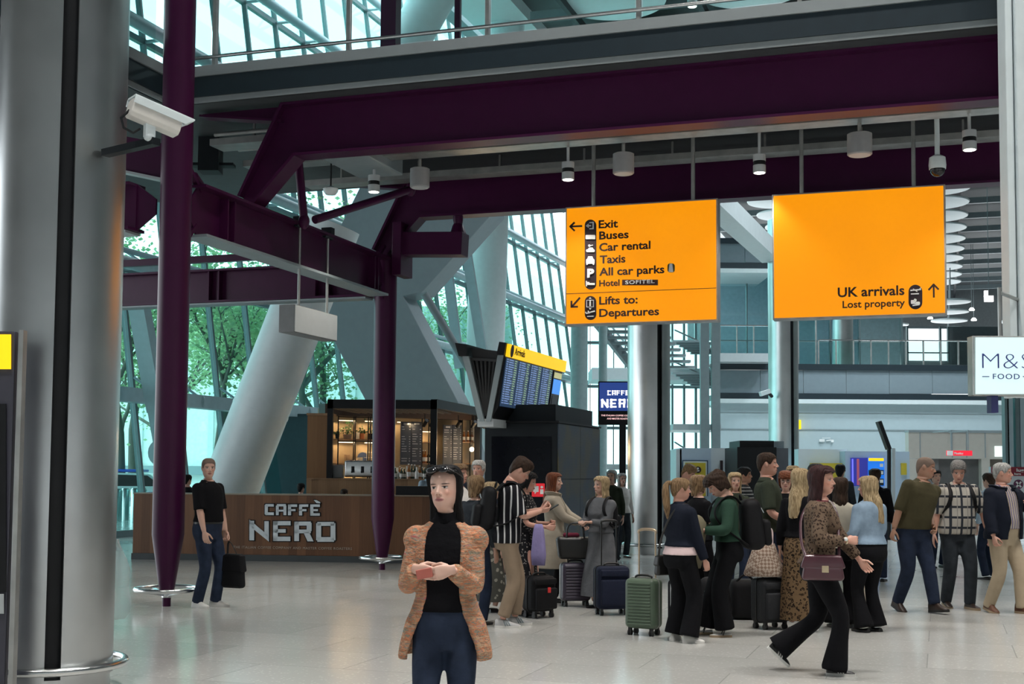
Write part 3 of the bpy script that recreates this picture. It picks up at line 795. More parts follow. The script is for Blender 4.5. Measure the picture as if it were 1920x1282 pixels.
for (a, b, y0, y1, Y, lb) in ((1350, 1445, 612, 663, YB - 1, 'glass balustrade of the gallery left of the far steel column'), (1497, 1530, 600, 684, YB, 'glass balustrade of the gallery right of the far steel column'), (1535, 1830, 640, 684, YB - .1, 'long glass balustrade of the gallery above the white wall')):
    t = thing('glass_balustrade', lb, 'balustrade', at(a, y1, Y), kind='thing')
    n = max(1, round((b - a) / 34))
    for i in range(n): bx(a + (b - a) * i / n + 1, a + (b - a) * (i + 1) / n - 1, y0, y1, Y, .03, 'glass_pane', M_glassc, t)
    for i in range(n + 1): bx(a + (b - a) * i / n - 1, a + (b - a) * i / n + 1, y0 - 2, y1, Y - .05, .06, 'post', M_galv, t)
    bx(a, b, y0 - 3, y0 - 1, Y - .06, .08, 'handrail', M_chrome, t)
bx(1340, 1446, 662, 678, YB - 1.2, 3, 'footbridge', M_lgrey, label='pale footbridge slab left of the far steel column', cat='footbridge', kind='thing')
m = MB(); m.tube([at(1580, 690, YB + 1), at(1580, 590, YB + 1)], .45, 20); m.build('round_pillar', M_steel, smooth=50, label='round steel pillar on the gallery above the white wall', cat='pillar', kind='thing')

# roof discs
def disc(c, r, label, grp):
    t = thing('ceiling_disc', label, 'ceiling disc', c, group=grp)
    m = MB(); m.lathe([(r * .6, .16), (r - .02, .10), (r, .06), (r - .03, .0), (r * .6, -.06), (.05, -.08)], c, 48)
    m.build('disc', M_white, t, smooth=35)
    m = MB(); m.tube([Vector(c) + Z * .1, Vector(c) + Z * 2.2], .04, 6); m.build('hanger', M_grey, t)
    return t
base = at(1754, 354, 65.0)
LBL = 'white disc under the high roof, one of the column right of the blank yellow sign'
for i in range(10): disc(base + V * (3.75 * i), 1.75, LBL, 'roof discs right of the arrivals sign')
for i in range(3): disc(base + V * (3.75 * i + 1.0) - U * 8.0, 1.75, 'white disc under the high roof in the gap between the yellow signs', 'roof discs between the signs')
n0 = at(1150, 4, 42.5)
disc(n0, 1.8, 'largest white roof disc, cut by the top edge above the balcony', 'roof discs above the balcony')
disc(n0 + V * 3.8, 1.8, 'white roof disc just behind the largest one, mostly hidden by the balcony edge', 'roof discs above the balcony')
for d in (Vector((4.4, -1.2, 0)), Vector((5.6, 2.6, 0)), Vector((9.6, -2.2, 0)), Vector((10.6, 1.6, 0))):
    disc(n0 + d, 1.8, 'white roof disc near the top edge, right of the largest disc', 'roof discs near the top edge')
lo = at(1782, 567, 80.0)
for i in range(6): disc(lo + V * (5.2 * i), 1.25, 'small white disc over the far gallery, below the big discs', 'far gallery discs')
for i in range(5): disc(lo + V * (5.0 * i + 2) + U * 4.6, 1.25, 'small white disc over the far gallery, beside the right pier', 'far gallery discs by the pier')
for i in range(3): disc(lo + V * (5.2 * i + 12) - U * 4.0, 1.25, 'small white disc over the far gallery, under the blank sign', 'far gallery discs under the sign')
for x, y in ((1822, 582), (1744, 598), (1826, 601)):
    m = MB(); m.lathe([(.18, 0), (.2, .06), (.1, .2)], at(x, y, 92), 16); gl = m.build('gallery_lamp', M_led, label='tiny bright lamp between the far gallery discs', cat='lamp', group='far gallery lamps'); m = MB(); m.tube([at(x, y, 92) + Z * .18, Vector((at(x, y, 92).x, 92, roof_z))], .02, 6); m.build('hanger_rod', M_grey, gl)
m = MB(); q = at(1854, 560, 62); m.box(q, (.42, .15, .3)); m.box(q + Vector((-.13, 0, .25)), (.16, .15, .3)); lb_ = m.build('lit_box', emit('white_lightbox', (.95, .9, .9), 1.2), label='small glowing white box hanging beside the right pier', cat='light')
m = MB(); m.tube([q + Z * .4, Vector((q.x, q.y, roof_z))], .015, 6); m.build('hanger_rod', M_grey, lb_)

# glazed end of the hall, lift frames and stairs between the facade and the far steel column
YE = 70.0
t = thing('window_4', None, None, at(1200, 880, YE), kind='structure')
xs = list(range(1085, 1350, 22))
for a, b in zip(xs[:-1], xs[1:]): bx(a + 1, b - 1, 380, 905, YE, .04, 'pane', M_glass, t)
for x in xs: bx(x - 1.5, x + 1.5, 380, 905, YE - .1, .3, 'mullion', M_mullion, t)
for y in (470, 560, 640, 722, 800): bx(1080, 1350, y, y + 5, YE - .2, .4, 'transom', M_mullion, t)
for (a, b, y0, y1, Y, lb) in ((1110, 1345, 690, 712, 60, 'grey bridge deck crossing behind the steel column'), (1262, 1352, 795, 806, 46.5, 'lower grey landing right of the steel column'), (1110, 1180, 870, 880, 50, 'low grey landing behind the cafe screen')):
    bx(a, b, y0, y1, Y, 3, 'bridge_deck', M_lgrey, label=lb, cat='bridge', kind='thing')
for x, w, lb in ((1085, 32, 'round grey green column left of the cafe screen'), (1130, 16, 'slimmer grey column behind the cafe screen')):
    m = MB(); p = at(x, 900, 48); m.tube([(p.x, 48, 0), (p.x, 48, 12)], w / 2 * 48 / 2400, 24); m.build('grey_column', mat('grey_green_paint', (0.27, 0.36, 0.37), 0.45), smooth=50, label=lb, cat='column', kind='thing')
for x, w, lb in ((1322, 15, 'grey steel post of the lift tower, left one'), (1343, 14, 'grey steel post of the lift tower beside the gallery')):
    bx(x - w / 2, x + w / 2, 560, 972, 46, .3, 'lift_post', M_grey, label=lb, cat='post', kind='thing')
t = thing('stair_flight', 'dark stair flight seen from below, behind the exit sign', 'stairs', at(1140, 640, 50), kind='thing')
for i in range(9):
    a = at(1100 + i * 10, 600 + i * 11, 50 + i * .3); m = MB(); m.box(a + Vector((1.4, 0, 0)), (2.6, .45, .10)); m.build('tread', M_grey, t)
m = MB(); m.beam(at(1108, 590, 50), at(1195, 700, 52.6), .15, .4); m.build('stringer', M_grey, t)
m = MB(); m.tube([at(1105, 560, 50), at(1192, 668, 52.6)], .04, 8); m.build('handrail', M_chrome, t)
for (y0, y1, lb) in ((640, 662, 'upper dark stair flight right of the steel column'), (700, 722, 'middle dark stair flight right of the steel column'), (850, 880, 'lowest dark stair flight right of the steel column')):
    t = thing('stair_flight', lb, 'stairs', at(1285, y1, 58), kind='thing')
    for i in range(6):
        a = at(1268 + i * 7, y0 + i * (y1 - y0) / 5, 58 + i * .3); m = MB(); m.box(a + Vector((.5, 0, 0)), (1.4, .4, .09)); m.build('tread', M_grey, t)
    m = MB(); m.tube([at(1264, y0 - 22, 58), at(1312, y1 - 22, 59.6)], .04, 8); m.build('handrail', M_chrome, t)

# outside: pavement, pale building, trees, bollards, police car
m = MB(); m.add([F(-30, -.02, -.4), F(80, -.02, -.4), F(80, -.02, -90), F(-30, -.02, -90)], [(0, 1, 2, 3)])
m.build('ground_outside', mat('pale_paving', (0.62, 0.63, 0.60), 0.8, scale=1.5), kind='structure')
t = thing('pale_building', 'pale ribbed building across the street behind the trees', 'building', (-30, 66, 0), kind='thing')
m = MB(); m.box((-22, 74, 5.5), (44, 3, 11)); m.build('wall', mat('pale_render', (0.74, 0.78, 0.76), 0.7), t)
for i in range(22):
    m = MB(); m.box((-43 + i * 2, 72.4, 5.5), (.3, .3, 11)); m.build('rib', mat('rib_render', (0.60, 0.66, 0.66), 0.7), t)
m = MB(); m.box((-22, 72.3, 1.6), (44, .3, .5)); m.build('band', M_grey, t)
M_bark = mat('pale_bark', (0.20, 0.19, 0.16), 0.9, bump=.5, bscale=12)
M_leaf = leaf_mat('plane_leaves', (0.28, 0.47, 0.25), (0.58, 0.74, 0.42))
def make_tree(seed, hh):
    rnd = random.Random(seed)
    tr, lf = MB(), MB()
    tips = []
    def branch(p, d, L, r, lev):
        pts = [p]; q = p.copy(); dd = d.copy()
        for i in range(4):
            dd = (dd + Vector((rnd.uniform(-.16, .16), rnd.uniform(-.16, .16), rnd.uniform(-.05, .12)))).normalized()
            q = q + dd * L / 4; pts.append(q.copy())
        tr.tube(pts, [r * (1 - .13 * i) for i in range(5)], 8 if lev < 2 else 5)
        if lev >= 1: tips.extend(pts[2:])
        if lev < 3:
            n = 5 if lev == 0 else 3
            for i in range(n):
                an = rnd.uniform(0, 2 * pi); k = rnd.choice((2, 3, 4))
                nd = (dd * .6 + Vector((cos(an), sin(an), rnd.uniform(.1, .7))) * .8).normalized()
                branch(pts[k], nd, L * (.62 if lev else .5), r * .5, lev + 1)
    branch(Vector((0, 0, 0)), Z.copy(), hh, .17, 0)
    for p in tips:
        for k in range(22):
            c = p + Vector((rnd.gauss(0, .5), rnd.gauss(0, .5), rnd.gauss(0, .45)))
            s = rnd.uniform(.05, .10); a = Vector((rnd.gauss(0, 1), rnd.gauss(0, 1), rnd.gauss(0, 1))).normalized()
            x, y, _ = frame(a)
            lf.add([c - x * s, c + y * s * .7, c + x * s, c - y * s * .7], [(0, 1, 2, 3)])
    return tr, lf
protos = []
for k, s in enumerate((3, 8, 21)):
    t = thing('street_tree', 'leafy green street tree outside', 'tree', (0, 0, 0))
    tr, lf = make_tree(s, 5.0 + .5 * k)
    tr.build('trunk', M_bark, t, local=True, smooth=60); lf.build('foliage', M_leaf, t, local=True)
    protos.append(t)
spots = [(232, 45, 'leafy tree outside, its pale trunk just right of the big steel column'), (262, 49, 'leafy tree outside, second trunk right of the steel column'), (402, 47, 'leafy tree outside the panes right of the tall purple column'), (470, 52, 'leafy tree outside above the leaning white tube'),
         (555, 47, 'leafy tree outside, between the leaning tube and the grey leg'), (620, 50, 'leafy tree outside, next to the left edge of the grey leg'), (330, 58, 'leafy tree outside, farther back behind the tall purple column'), (800, 66, 'leafy tree outside right of the grey leg'), (845, 72, 'leafy tree outside behind the pale slim posts'), (980, 120, 'far tree outside above the arrivals board')]
for i, (px, Y, lb) in enumerate(spots):
    o = protos[i % 3] if i < 3 else copy_tree(protos[i % 3])
    p = at(px, 900, Y); o.location = (p.x, Y, 0); o.rotation_euler = (0, 0, i * 1.3); o.scale = (1.15,) * 3
    o['label'] = lb; o['group'] = 'street trees outside the windows'
for px, Y in ((222, 40), (236, 41), (254, 41.5), (268, 42)):
    p = at(px, 900, Y); m = MB(); m.lathe([(.14, 0), (.14, .95), (.1, 1.02)], (p.x, Y, 0), 16)
    m.build('bollard', M_chrome, smooth=40, label='grey metal bollard outside near the police car', cat='bollard', group='bollards outside')
# police car, side on
p = at(262, 900, 45); cx, cy = p.x, 45.0
t = thing('police_car', 'white police car with yellow and blue checks parked outside', 'car', (cx, cy, 0))
m = MB(); prof = [(-2.1, .35), (2.1, .35), (2.15, .75), (1.9, .95), (1.15, 1.02), (.55, 1.48), (-1.2, 1.52), (-1.95, 1.05), (-2.15, .9)]
m.prism([(cx + x, cy - .85, z) for x, z in prof], (0, 1.7, 0)); m.build('body', mat('car_white', (.75, .8, .82), .25, coat=.6), t, bevel=.06)
m = MB(); m.prism([(cx + x, cy - .87, z) for x, z in ((-1.75, 1.05), (1.0, 1.05), (.5, 1.42), (-1.15, 1.45))], (0, 1.74, 0)); m.build('window', M_black, t)
for k in range(8):
    for r in range(2):
        m = MB(); m.box((cx - 1.6 + k * .42, cy - .87, .6 + r * .17), (.40, .02, .16)); m.build('livery_square', mat('livery_yellow', (.75, .75, .03), .4) if (k + r) % 2 else mat('livery_blue', (.01, .06, .4), .4), t)
for s in (-1.3, 1.3):
    for y in (-.8, .8):
        m = MB(); m.tube([(cx + s, cy + y - .1, .33), (cx + s, cy + y + .1, .33)], .33, 20); m.build('wheel', M_black, t, smooth=40)
m = MB(); m.box((cx - .3, cy, 1.58), (.9, 1.2, .1)); m.build('light_bar', mat('blue_lens', (.02, .1, .6), .2), t, bevel=.03)
m = MB(); m.box(at(545, 860, 38.5), (2.2, .25, 2.7)); m.build('door_1', mat('teal_dark_panel', (.03, .07, .085), .4), kind='structure')
# ================================================================== SIGNS
class Plane:
    """flat face in the scene; takes photo pixels or plane coordinates"""
    def __init__(s, p0, X, Nn): s.p0, s.X, s.N = Vector(p0), Vector(X).normalized(), Vector(Nn).normalized(); s.Y = s.N.cross(s.X) * -1 if s.N.cross(s.X).z < 0 else s.N.cross(s.X)
    def __call__(s, px, py, off=0.0): return onplane(px, py, s.p0, s.N) + s.N * off
    def poly(s, mb, pts, th=.012, off=0.0, mi=0):
        mb.prism([s(x, y, off) for x, y in pts], s.N * th, mi)
    def rect(s, mb, x0, y0, x1, y1, th=.012, off=0.0, mi=0): s.poly(mb, [(x0, y0), (x1, y0), (x1, y1), (x0, y1)], th, off, mi)
    def circ(s, mb, x, y, r, th=.012, off=0.0, mi=0, n=24, ry=None): s.poly(mb, [(x + cos(2 * pi * k / n) * r, y + sin(2 * pi * k / n) * (ry or r)) for k in range(n)], th, off, mi)
    def pill(s, mb, x0, y0, x1, y1, th=.012, off=0.0, mi=0, r=None, n=8):
        r = r or (x1 - x0) / 2; pts = []
        for cx, cy, a in ((x1 - r, y0 + r, -pi / 2), (x1 - r, y1 - r, 0), (x0 + r, y1 - r, pi / 2), (x0 + r, y0 + r, pi)):
            pts += [(cx + cos(a + pi / 2 * k / n) * r, cy + sin(a + pi / 2 * k / n) * r) for k in range(n + 1)]
        s.poly(mb, pts, th, off, mi)
    def line(s, mb, x0, y0, x1, y1, w, th=.012, off=0.0, mi=0):
        d = Vector((x1 - x0, y1 - y0)).normalized(); n = Vector((-d.y, d.x)) * w / 2
        s.poly(mb, [(x0 + n.x, y0 + n.y), (x1 + n.x, y1 + n.y), (x1 - n.x, y1 - n.y), (x0 - n.x, y0 - n.y)], th, off, mi)
    def text(s, mb, txt, x0, x1, yb, cap, bold=.02, th=.01, off=0.0, mi=0, space=1.0):
        a, b = s(x0, yb, off), s(x1, yb, off)
        c = s(x0, yb - cap, off)
        wid = (b - a).dot(s.X)
        put_text(mb, txt, a, s.X, s.Y, (c - a).dot(s.Y) / .70, 'L', bold, abs(wid), space, th, mi)

# ---- yellow exit sign
def sign_body(p0, pts, label, rods, thick=.20):
    t = thing('hanging_sign', label, 'sign', p0, kind='thing')
    n = -V
    pl = Plane(p0, U, n)
    q = [pl(x, y) for x, y in pts]
    bl = q[0]; wid = (q[1] - bl).dot(U); hei = (q[2] - q[1]).z
    c = bl + U * wid / 2 + Z * hei / 2
    m = MB(); m.box(c + V * (thick / 2 + .012), (wid + .05, thick, hei + .05), (U, V, Z)); m.build('case', M_galv, t, bevel=.008)
    m = MB(); m.box(c + V * .004, (wid, .02, hei), (U, V, Z)); m.build('lit_face', M_sign, t)
    for x in rods:
        a = pl(x, 420) + V * .11; a.z = c.z + hei / 2
        m = MB(); m.tube([a, Vector((a.x, a.y, ZB1 + .02))], .028, 10); m.build('hanger_rod', M_galv, t, smooth=50)
    return t, pl
t, pl = sign_body(at(1062, 607, 18.0), [(1062, 607), (1343, 598), (1343, 374)], 'yellow hanging sign listing exit, buses, taxis and lifts', (1109, 1297))
O = .008
m = MB()
for txt, x0, x1, yb, cap in (('Exit', 1123, 1159, 428, 14.5), ('Buses', 1124, 1179, 449, 14.5), ('Car rental', 1124, 1220, 471, 14.5), ('Taxis', 1125, 1173, 494, 14.5),
                             ('All car parks', 1124, 1246, 517, 14.5), ('Hotel', 1124, 1162, 537, 11.5), ('Lifts to:', 1124, 1196, 571, 14.5), ('Departures', 1124, 1236, 594, 14.5)):
    pl.text(m, txt, x0, x1, yb, cap, .022, .01, O)
m.build('lettering', M_ink, t)
m = MB(); pl.line(m, 1069, 425, 1092, 424, 3.2, off=O); pl.line(m, 1069, 425.5, 1078, 417, 3.2, off=O); pl.line(m, 1069, 424.5, 1078, 433, 3.2, off=O)
pl.line(m, 1072, 576, 1088, 558, 3.2, off=O); pl.line(m, 1072, 577, 1072, 564, 3.2, off=O); pl.line(m, 1070.5, 575.5, 1084, 575, 3.2, off=O)
m.build('arrows', M_ink, t)
m = MB(); pl.line(m, 1062, 551, 1343, 540, 1.1, .006, O); m.build('divider_line', M_ink, t)
m = MB(); pl.pill(m, 1097, 412, 1118.5, 543, .01, O); pl.pill(m, 1097, 555, 1118.5, 600, .01, O); pic = m.build('pictogram_strip', M_ink, t)
m = MB(); o2 = O + .012
pl.line(m, 1106, 418, 1114, 417.5, 2, off=o2); pl.line(m, 1113, 417, 1113, 430, 2, off=o2); pl.line(m, 1106, 429.5, 1114, 429, 2, off=o2); pl.line(m, 1100, 424, 1109, 423.6, 2.2, off=o2); pl.poly(m, [(1099.5, 424), (1104.5, 419.5), (1104.5, 428)], off=o2)
pl.pill(m, 1099, 441, 1117, 449, off=o2, r=1.5); 
pl.pill(m, 1100, 468, 1116, 473, off=o2, r=2); pl.poly(m, [(1103, 468), (1106, 464.5), (1112, 464.5), (1114, 468)], off=o2); pl.circ(m, 1106, 461, 2.2, off=o2); pl.line(m, 1107, 461, 1113, 460, 1.6, off=o2)
pl.pill(m, 1100, 486, 1115.5, 495, off=o2, r=2); pl.poly(m, [(1101.5, 487), (1104, 481), (1111.5, 481), (1114, 487)], off=o2); pl.rect(m, 1100.5, 494, 1103, 497, off=o2); pl.rect(m, 1112.5, 494, 1115, 497, off=o2)
pl.text(m, 'P', 1102, 1115, 520, 15, .05, .012, o2)
pl.rect(m, 1099.5, 527, 1101.5, 537, off=o2); pl.rect(m, 1099.5, 531, 1116, 534.5, off=o2); pl.pill(m, 1101, 529, 1106, 532, off=o2, r=1)
pl.line(m, 1101, 563, 1114, 563, 1, off=o2); pl.line(m, 1101, 576, 1114, 575.5, 1, off=o2); pl.line(m, 1101, 563, 1101, 576, 1, off=o2); pl.line(m, 1113.6, 562.5, 1113.6, 576, 1, off=o2)
pl.line(m, 1107.5, 566, 1107.5, 574, 3, off=o2); pl.circ(m, 1107.5, 564.5, 1.5, off=o2); pl.poly(m, [(1105, 560.5), (1107.5, 557.5), (1110, 560.5)], off=o2); pl.poly(m, [(1105, 578), (1110, 578), (1107.5, 581)], off=o2)
pl.line(m, 1100, 588, 1116, 583.5, 2.2, off=o2); pl.line(m, 1106, 588, 1103.5, 583, 1.8, off=o2); pl.line(m, 1100, 588, 1098.6, 585, 1.6, off=o2); pl.line(m, 1102, 593.5, 1114, 593, 1.6, off=o2)
m.build('pictograms', M_cream, pic)
m = MB(); pl.rect(m, 1167, 524.5, 1234, 535, .01, O); hb = m.build('name_plate', mat('brown_plate', srgb(66, 36, 30), .5), t)
m = MB(); pl.text(m, 'SOFITEL', 1173, 1228, 533, 6.6, .02, .008, O + .011, space=1.1); m.build('lettering', M_cream, hb)
m = MB(); pl.pill(m, 1252, 494, 1265.5, 511, .01, O, r=5); e_ = m.build('badge', mat('olive_badge', srgb(70, 70, 30), .5), t)
m = MB(); pl.poly(m, [(1256, 494.5), (1261, 494.5), (1263, 510.5), (1254, 510.5)], .008, O + .011); m.build('badge_stripe', M_cream, e_)

t, pl = sign_body(at(1452, 596, 17.05), [(1452, 596), (1772, 585), (1772, 347)], 'mostly blank yellow hanging sign reading UK arrivals and Lost property', (1502, 1714))
m = MB(); pl.text(m, 'UK arrivals', 1571, 1696, 557, 17.5, .022, .01, O); pl.text(m, 'Lost property', 1580, 1697, 577.5, 13, .018, .01, O); m.build('lettering', M_ink, t)
m = MB(); pl.line(m, 1750.5, 532, 1751, 558, 3.4, off=O); pl.line(m, 1751, 533, 1741, 544, 3.4, off=O); pl.line(m, 1750, 533, 1760, 543, 3.4, off=O); m.build('arrow', M_ink, t)
m = MB(); pl.pill(m, 1703.5, 534, 1729.5, 580, .01, O); pic = m.build('pictogram_strip', M_ink, t)
m = MB(); pl.line(m, 1707, 545, 1727, 543, 2.2, off=o2); pl.line(m, 1712, 542, 1720, 547, 1.8, off=o2); pl.line(m, 1724, 543, 1727, 539.5, 2, off=o2); pl.line(m, 1708, 551.5, 1723, 551, 1.8, off=o2)
pl.pill(m, 1708, 563, 1715, 570, off=o2, r=1.5); pl.pill(m, 1717, 566, 1725, 572, off=o2, r=2); pl.text(m, '?', 1713, 1719, 570, 9, .05, .01, o2); pl.line(m, 1711, 573, 1724, 571.5, 2, off=o2)
m.build('pictograms', M_cream, pic)

# ---- white food shop sign on the right pier
pf = at(1826, 741, 12.7); FY = Vector((0, -1, 0)); FX = Vector((1, 0, 0))
t = thing('shop_sign', 'square glowing white shop sign with thin letters at the right edge', 'sign', pf, kind='thing')
pl = Plane(pf, FX, FY)
a, b = pl(1826, 741), pl(1948, 630)
m = MB(); m.box(((a.x + b.x) / 2, 12.7 + .09, (a.z + b.z) / 2), (b.x - a.x, .16, b.z - a.z)); m.build('case', M_galv, t, bevel=.006)
m = MB(); pl.rect(m, 1829, 632.5, 1945, 738.5, .008, .0); m.build('lit_face', emit('lit_white_face', (.70, .95, .97), .88, (.3, .34, .34)), t)
m = MB(); pl.text(m, 'M&S', 1841, 1933, 691, 30, -.026, .006, .009); pl.text(m, 'FOOD', 1861, 1911, 710.5, 10, 0, .006, .009, space=1.15); pl.line(m, 1841, 706, 1854, 706, 1.5, .006, .009); pl.line(m, 1917, 706, 1931, 706, 1.5, .006, .009)
m.build('lettering', mat('navy_letter', srgb(45, 60, 130), .5), t)
m = MB(); m.tube([b + Vector((-.35, .1, -.0)), b + Vector((-.35, .1, .5))], .02, 8); m.tube([b + Vector((-.35, .1, .45)), b + Vector((.1, .7, .45))], .02, 8); m.build('bracket', M_galv, t)
m = MB(); m.box(at(1861, 758, 12.78), (.07, .12, .17)); m.build('small_box', mat('navy_box', srgb(40, 45, 95), .5), label='little navy box under the white shop sign', cat='box')

# ---- totem at far left
t = thing('totem', 'advertising totem with yellow top and dark screen at the left edge', 'totem', at(0, 1000, 8.6), kind='thing')
a, b = at(-120, 900, 8.55), at(27, 620, 8.55); bz = b.z
m = MB(); m.box(((a.x + b.x) / 2, 8.60, bz / 2), (b.x - a.x, .06, bz)); m.build('body', mat('plum_grey_panel', (.05, .05, .07), .4), t, bevel=.01)
m = MB(); c = at(30, 900, 8.53); m.box((c.x, 8.575, bz / 2), (.03, .07, bz + .01)); m.build('edge_trim', M_galv, t)
pl = Plane(Vector((0, 8.56, 1)), FX, FY)
m = MB(); pl.rect(m, -115, 627, 21, 692, .01); m.build('yellow_panel', M_yellow, t)
m = MB(); pl.rect(m, -115, 757, 12, 1110, .01); m.build('screen', M_black, t)
m = MB(); pl.rect(m, -115, 1113, 8, 1150, .01); m.build('label_strip', M_lgrey, t)

# ================================================================== LAMPS, SPEAKERS, CAMERAS UNDER THE BALCONY
def hang_at(px, py, zb):
    p = at(px, py, 10); k = (zb - CAMH) / (p.z - CAMH)
    return CP + (p - CP) * k
def downlight(px, py, zb, label, e=18):
    p = hang_at(px, py, zb); t = thing('downlight', label, 'lamp', p, group='downlights under the balcony')
    r = .085
    m = MB(); m.lathe([(r, 0), (r, .10)], p, 28); m.build('lower_body', M_lgrey, t, smooth=40)
    m = MB(); m.lathe([(r - .004, .10), (r - .004, .155)], p, 28); m.build('black_band', M_black, t, smooth=40)
    m = MB(); m.lathe([(r, .155), (r, .24), (.02, .25), (.02, max(.3, ZB1 - zb))], p, 28); m.build('upper_body', M_lgrey, t, smooth=40)
    m = MB(); m.lathe([(r - .015, -.006), (r - .015, .012)], p, 24); m.build('lens', M_led, t)
    d = bpy.data.lights.new('downlight_lamp', 'SPOT'); d.energy, d.spot_size, d.shadow_soft_size, d.color, d.spot_blend = e, radians(95), .07, (1, .9, .78), .6
    l = bpy.data.objects.new('lamp', d); COL.objects.link(l); l.parent = t; l.location = (0, 0, -.03)
for px, py, lb in ((481, 374, 'downlight hanging just right of the cranked girder end'), (701, 360, 'downlight hanging above the cafe column'), (1065, 337, 'downlight above the left end of the exit sign'), (1424, 324, 'downlight above the gap between the yellow signs'), (1818, 281, 'downlight at the far right beside the white pier')):
    downlight(px, py, 5.62, lb, 150)
for px, py, r, lb in ((787, 352, .14, 'grey drum speaker above the stub beam'), (1169, 326, .145, 'grey drum speaker above the exit sign'), (1612, 291, .155, 'grey drum speaker above the blank yellow sign')):
    p = hang_at(px, py, 5.66); t = thing('drum_speaker', lb, 'speaker', p, group='grey drum speakers')
    m = MB(); m.lathe([(r - .012, 0), (r, .012), (r, .27), (r - .02, .28)], p, 36); m.build('drum', mat('mid_grey_paint', (.30, .31, .32), .5), t, smooth=35)
    m = MB(); m.lathe([(r - .02, -.004), (r - .02, .006)], p, 32); m.build('grille', M_lgrey, t)
    m = MB(); m.lathe([(.025, .28), (.025, ZB1 - 5.66)], p, 12); m.build('stem', M_galv, t)
p = hang_at(1758, 330, 5.45); t = thing('dome_camera', 'white dome camera on a pole above the blank sign', 'camera', p)
m = MB(); m.ellip(p + Z * .09, (.095, .095, .10), 24, 14); m.build('dark_dome', mat('smoked_dome', (.01, .01, .012), .06), t, smooth=60)
m = MB(); m.lathe([(.105, .09), (.11, .14), (.10, .24), (.05, .27)], p, 28); m.build('housing', M_white, t, smooth=40)
m = MB(); m.lathe([(.032, .26), (.032, ZB1 - 5.45)], p, 14); m.build('pole', M_white, t, smooth=40)
p = hang_at(620, 366, 5.5); t = thing('bell_lamp', 'small white bell shaped fitting under the floor left of the purple strut end', 'fitting', p)
m = MB(); m.lathe([(.02, 0), (.07, .01), (.10, .05), (.11, .09), (.05, .12), (.02, .13)], p, 24); m.build('bell', M_white, t, smooth=50)
m = MB(); m.tube([p + Z * .12, p + Z * .5], .012, 8); m.build('cord', M_black, t)
p = at(1298, 12, 30); m = MB(); m.lathe([(.12, 0), (.12, .3)], p, 20); t = thing('roof_downlight', 'small roof downlight near the top edge above the exit sign', 'lamp', p)
m.build('body', M_lgrey, t, smooth=40); m = MB(); m.lathe([(.10, -.01), (.10, .01)], p, 20); m.build('lens', M_led, t); m = MB(); m.tube([p + Z * .3, p + Z * 4], .02, 6); m.build('cord', M_grey, t)

# bullet camera on its arm, fixed to the big steel column
p = at(292, 222, 8.9); q = at(347, 246, 8.6); d = (at(345, 246, 9.12) - at(252, 206, 8.9)).normalized()
x, y, _ = frame(d)
t = thing('bullet_camera', 'white bullet security camera beside the big steel column', 'camera', p)
def sect(c, w, h, k=1): return [c + x * a * w * k + y * b * h * k for a, b in ((-1, -.6), (-.7, -1), (.7, -1), (1, -.6), (1, .7), (.6, 1), (-.6, 1), (-1, .7))]
m = MB(); m.rings([sect(p - d * .195, .062, .062), sect(p - d * .185, .068, .068), sect(p + d * .17, .068, .068)]); m.build('housing', mat('ivory_plastic', (.66, .64, .60), .4), t, bevel=.004)
m = MB(); m.prism([p - d * .2 + y * .07 - x * .075, p - d * .2 + y * .07 + x * .075, p + d * .25 + y * .07 + x * .075, p + d * .25 + y * .07 - x * .075], y * .014); 
for s in (-1, 1): m.prism([p - d * .2 + y * .075 + x * .075 * s, p + d * .25 + y * .075 + x * .075 * s, p + d * .19 + y * .02 + x * .075 * s, p - d * .2 + y * .02 + x * .075 * s], x * .008 * s)
m.build('sun_hood', M_white, t, bevel=.003)
m = MB(); m.tube([p + d * .168, p + d * .175], .05, 20); m.build('front_glass', M_black, t)
m = MB(); m.box(p - y * .02 - x * .072 + d * .0, (.12, .004, .02), (d, x, y)); m.build('label_plate', M_cream, t)
m = MB(); b0 = p - y * .06 - d * .03; m.beam(b0, b0 - Z * .09, .05, .07, up=d); m.ellip(b0 - Z * .09, (.04, .04, .03), 12, 8); m.build('swivel', M_white, t)
m = MB(); m.beam(b0 - Z * .12 + Vector((.05, 0, 0)), b0 - Z * .12 + Vector((-.42, .35, 0)), .07, .05); m.build('wall_arm', M_dark, t)
m = MB(); b1 = p - d * .19 - y * .02; m.tube([b1, b1 - d * .06 - Z * .08, b1 - d * .04 - Z * .14, b1 + d * .03 - Z * .15, b1 + d * .08 - Z * .10], .009, 8); m.build('cable', M_black, t, smooth=60)

# ---- blank box hanging from girder A
q0 = at(552, 570, 17.75); q1 = onplane(632, 584, q0, U); hh = q0.z - at(552, 622, 17.75).z
t = thing('blank_sign_box', 'blank pale grey sign box hanging from the lower purple girder', 'sign', q0 - Z * hh, kind='thing')
L_ = (q1 - q0).dot(V); c = q0 + V * L_ / 2 - Z * hh / 2 - U * .12
m = MB(); m.box(c, (.24, L_, hh), (U, V, Z)); m.build('case', mat('box_side_grey', (.20, .21, .22), .5), t, bevel=.006)
m = MB(); m.box(c + U * .125, (.012, L_ - .02, hh - .02), (U, V, Z)); m.build('face', M_lgrey, t)
for x in (560, 613):
    r = onplane(x, 560, c + U * .05, U); m = MB(); m.tube([Vector((r.x, r.y, c.z + hh / 2)), Vector((r.x, r.y, ZA1 + .05))], .02, 8); m.build('hanger_rod', M_galv, t)
    m = MB(); m.box(Vector((r.x, r.y, ZA1 + .07)), (.16, .12, .12), (U, V, Z)); m.tube([Vector((r.x, r.y, ZA1)) - V * .12, Vector((r.x, r.y, ZA1)) + V * .12], .035, 8); m.build('clamp', M_dark, t)

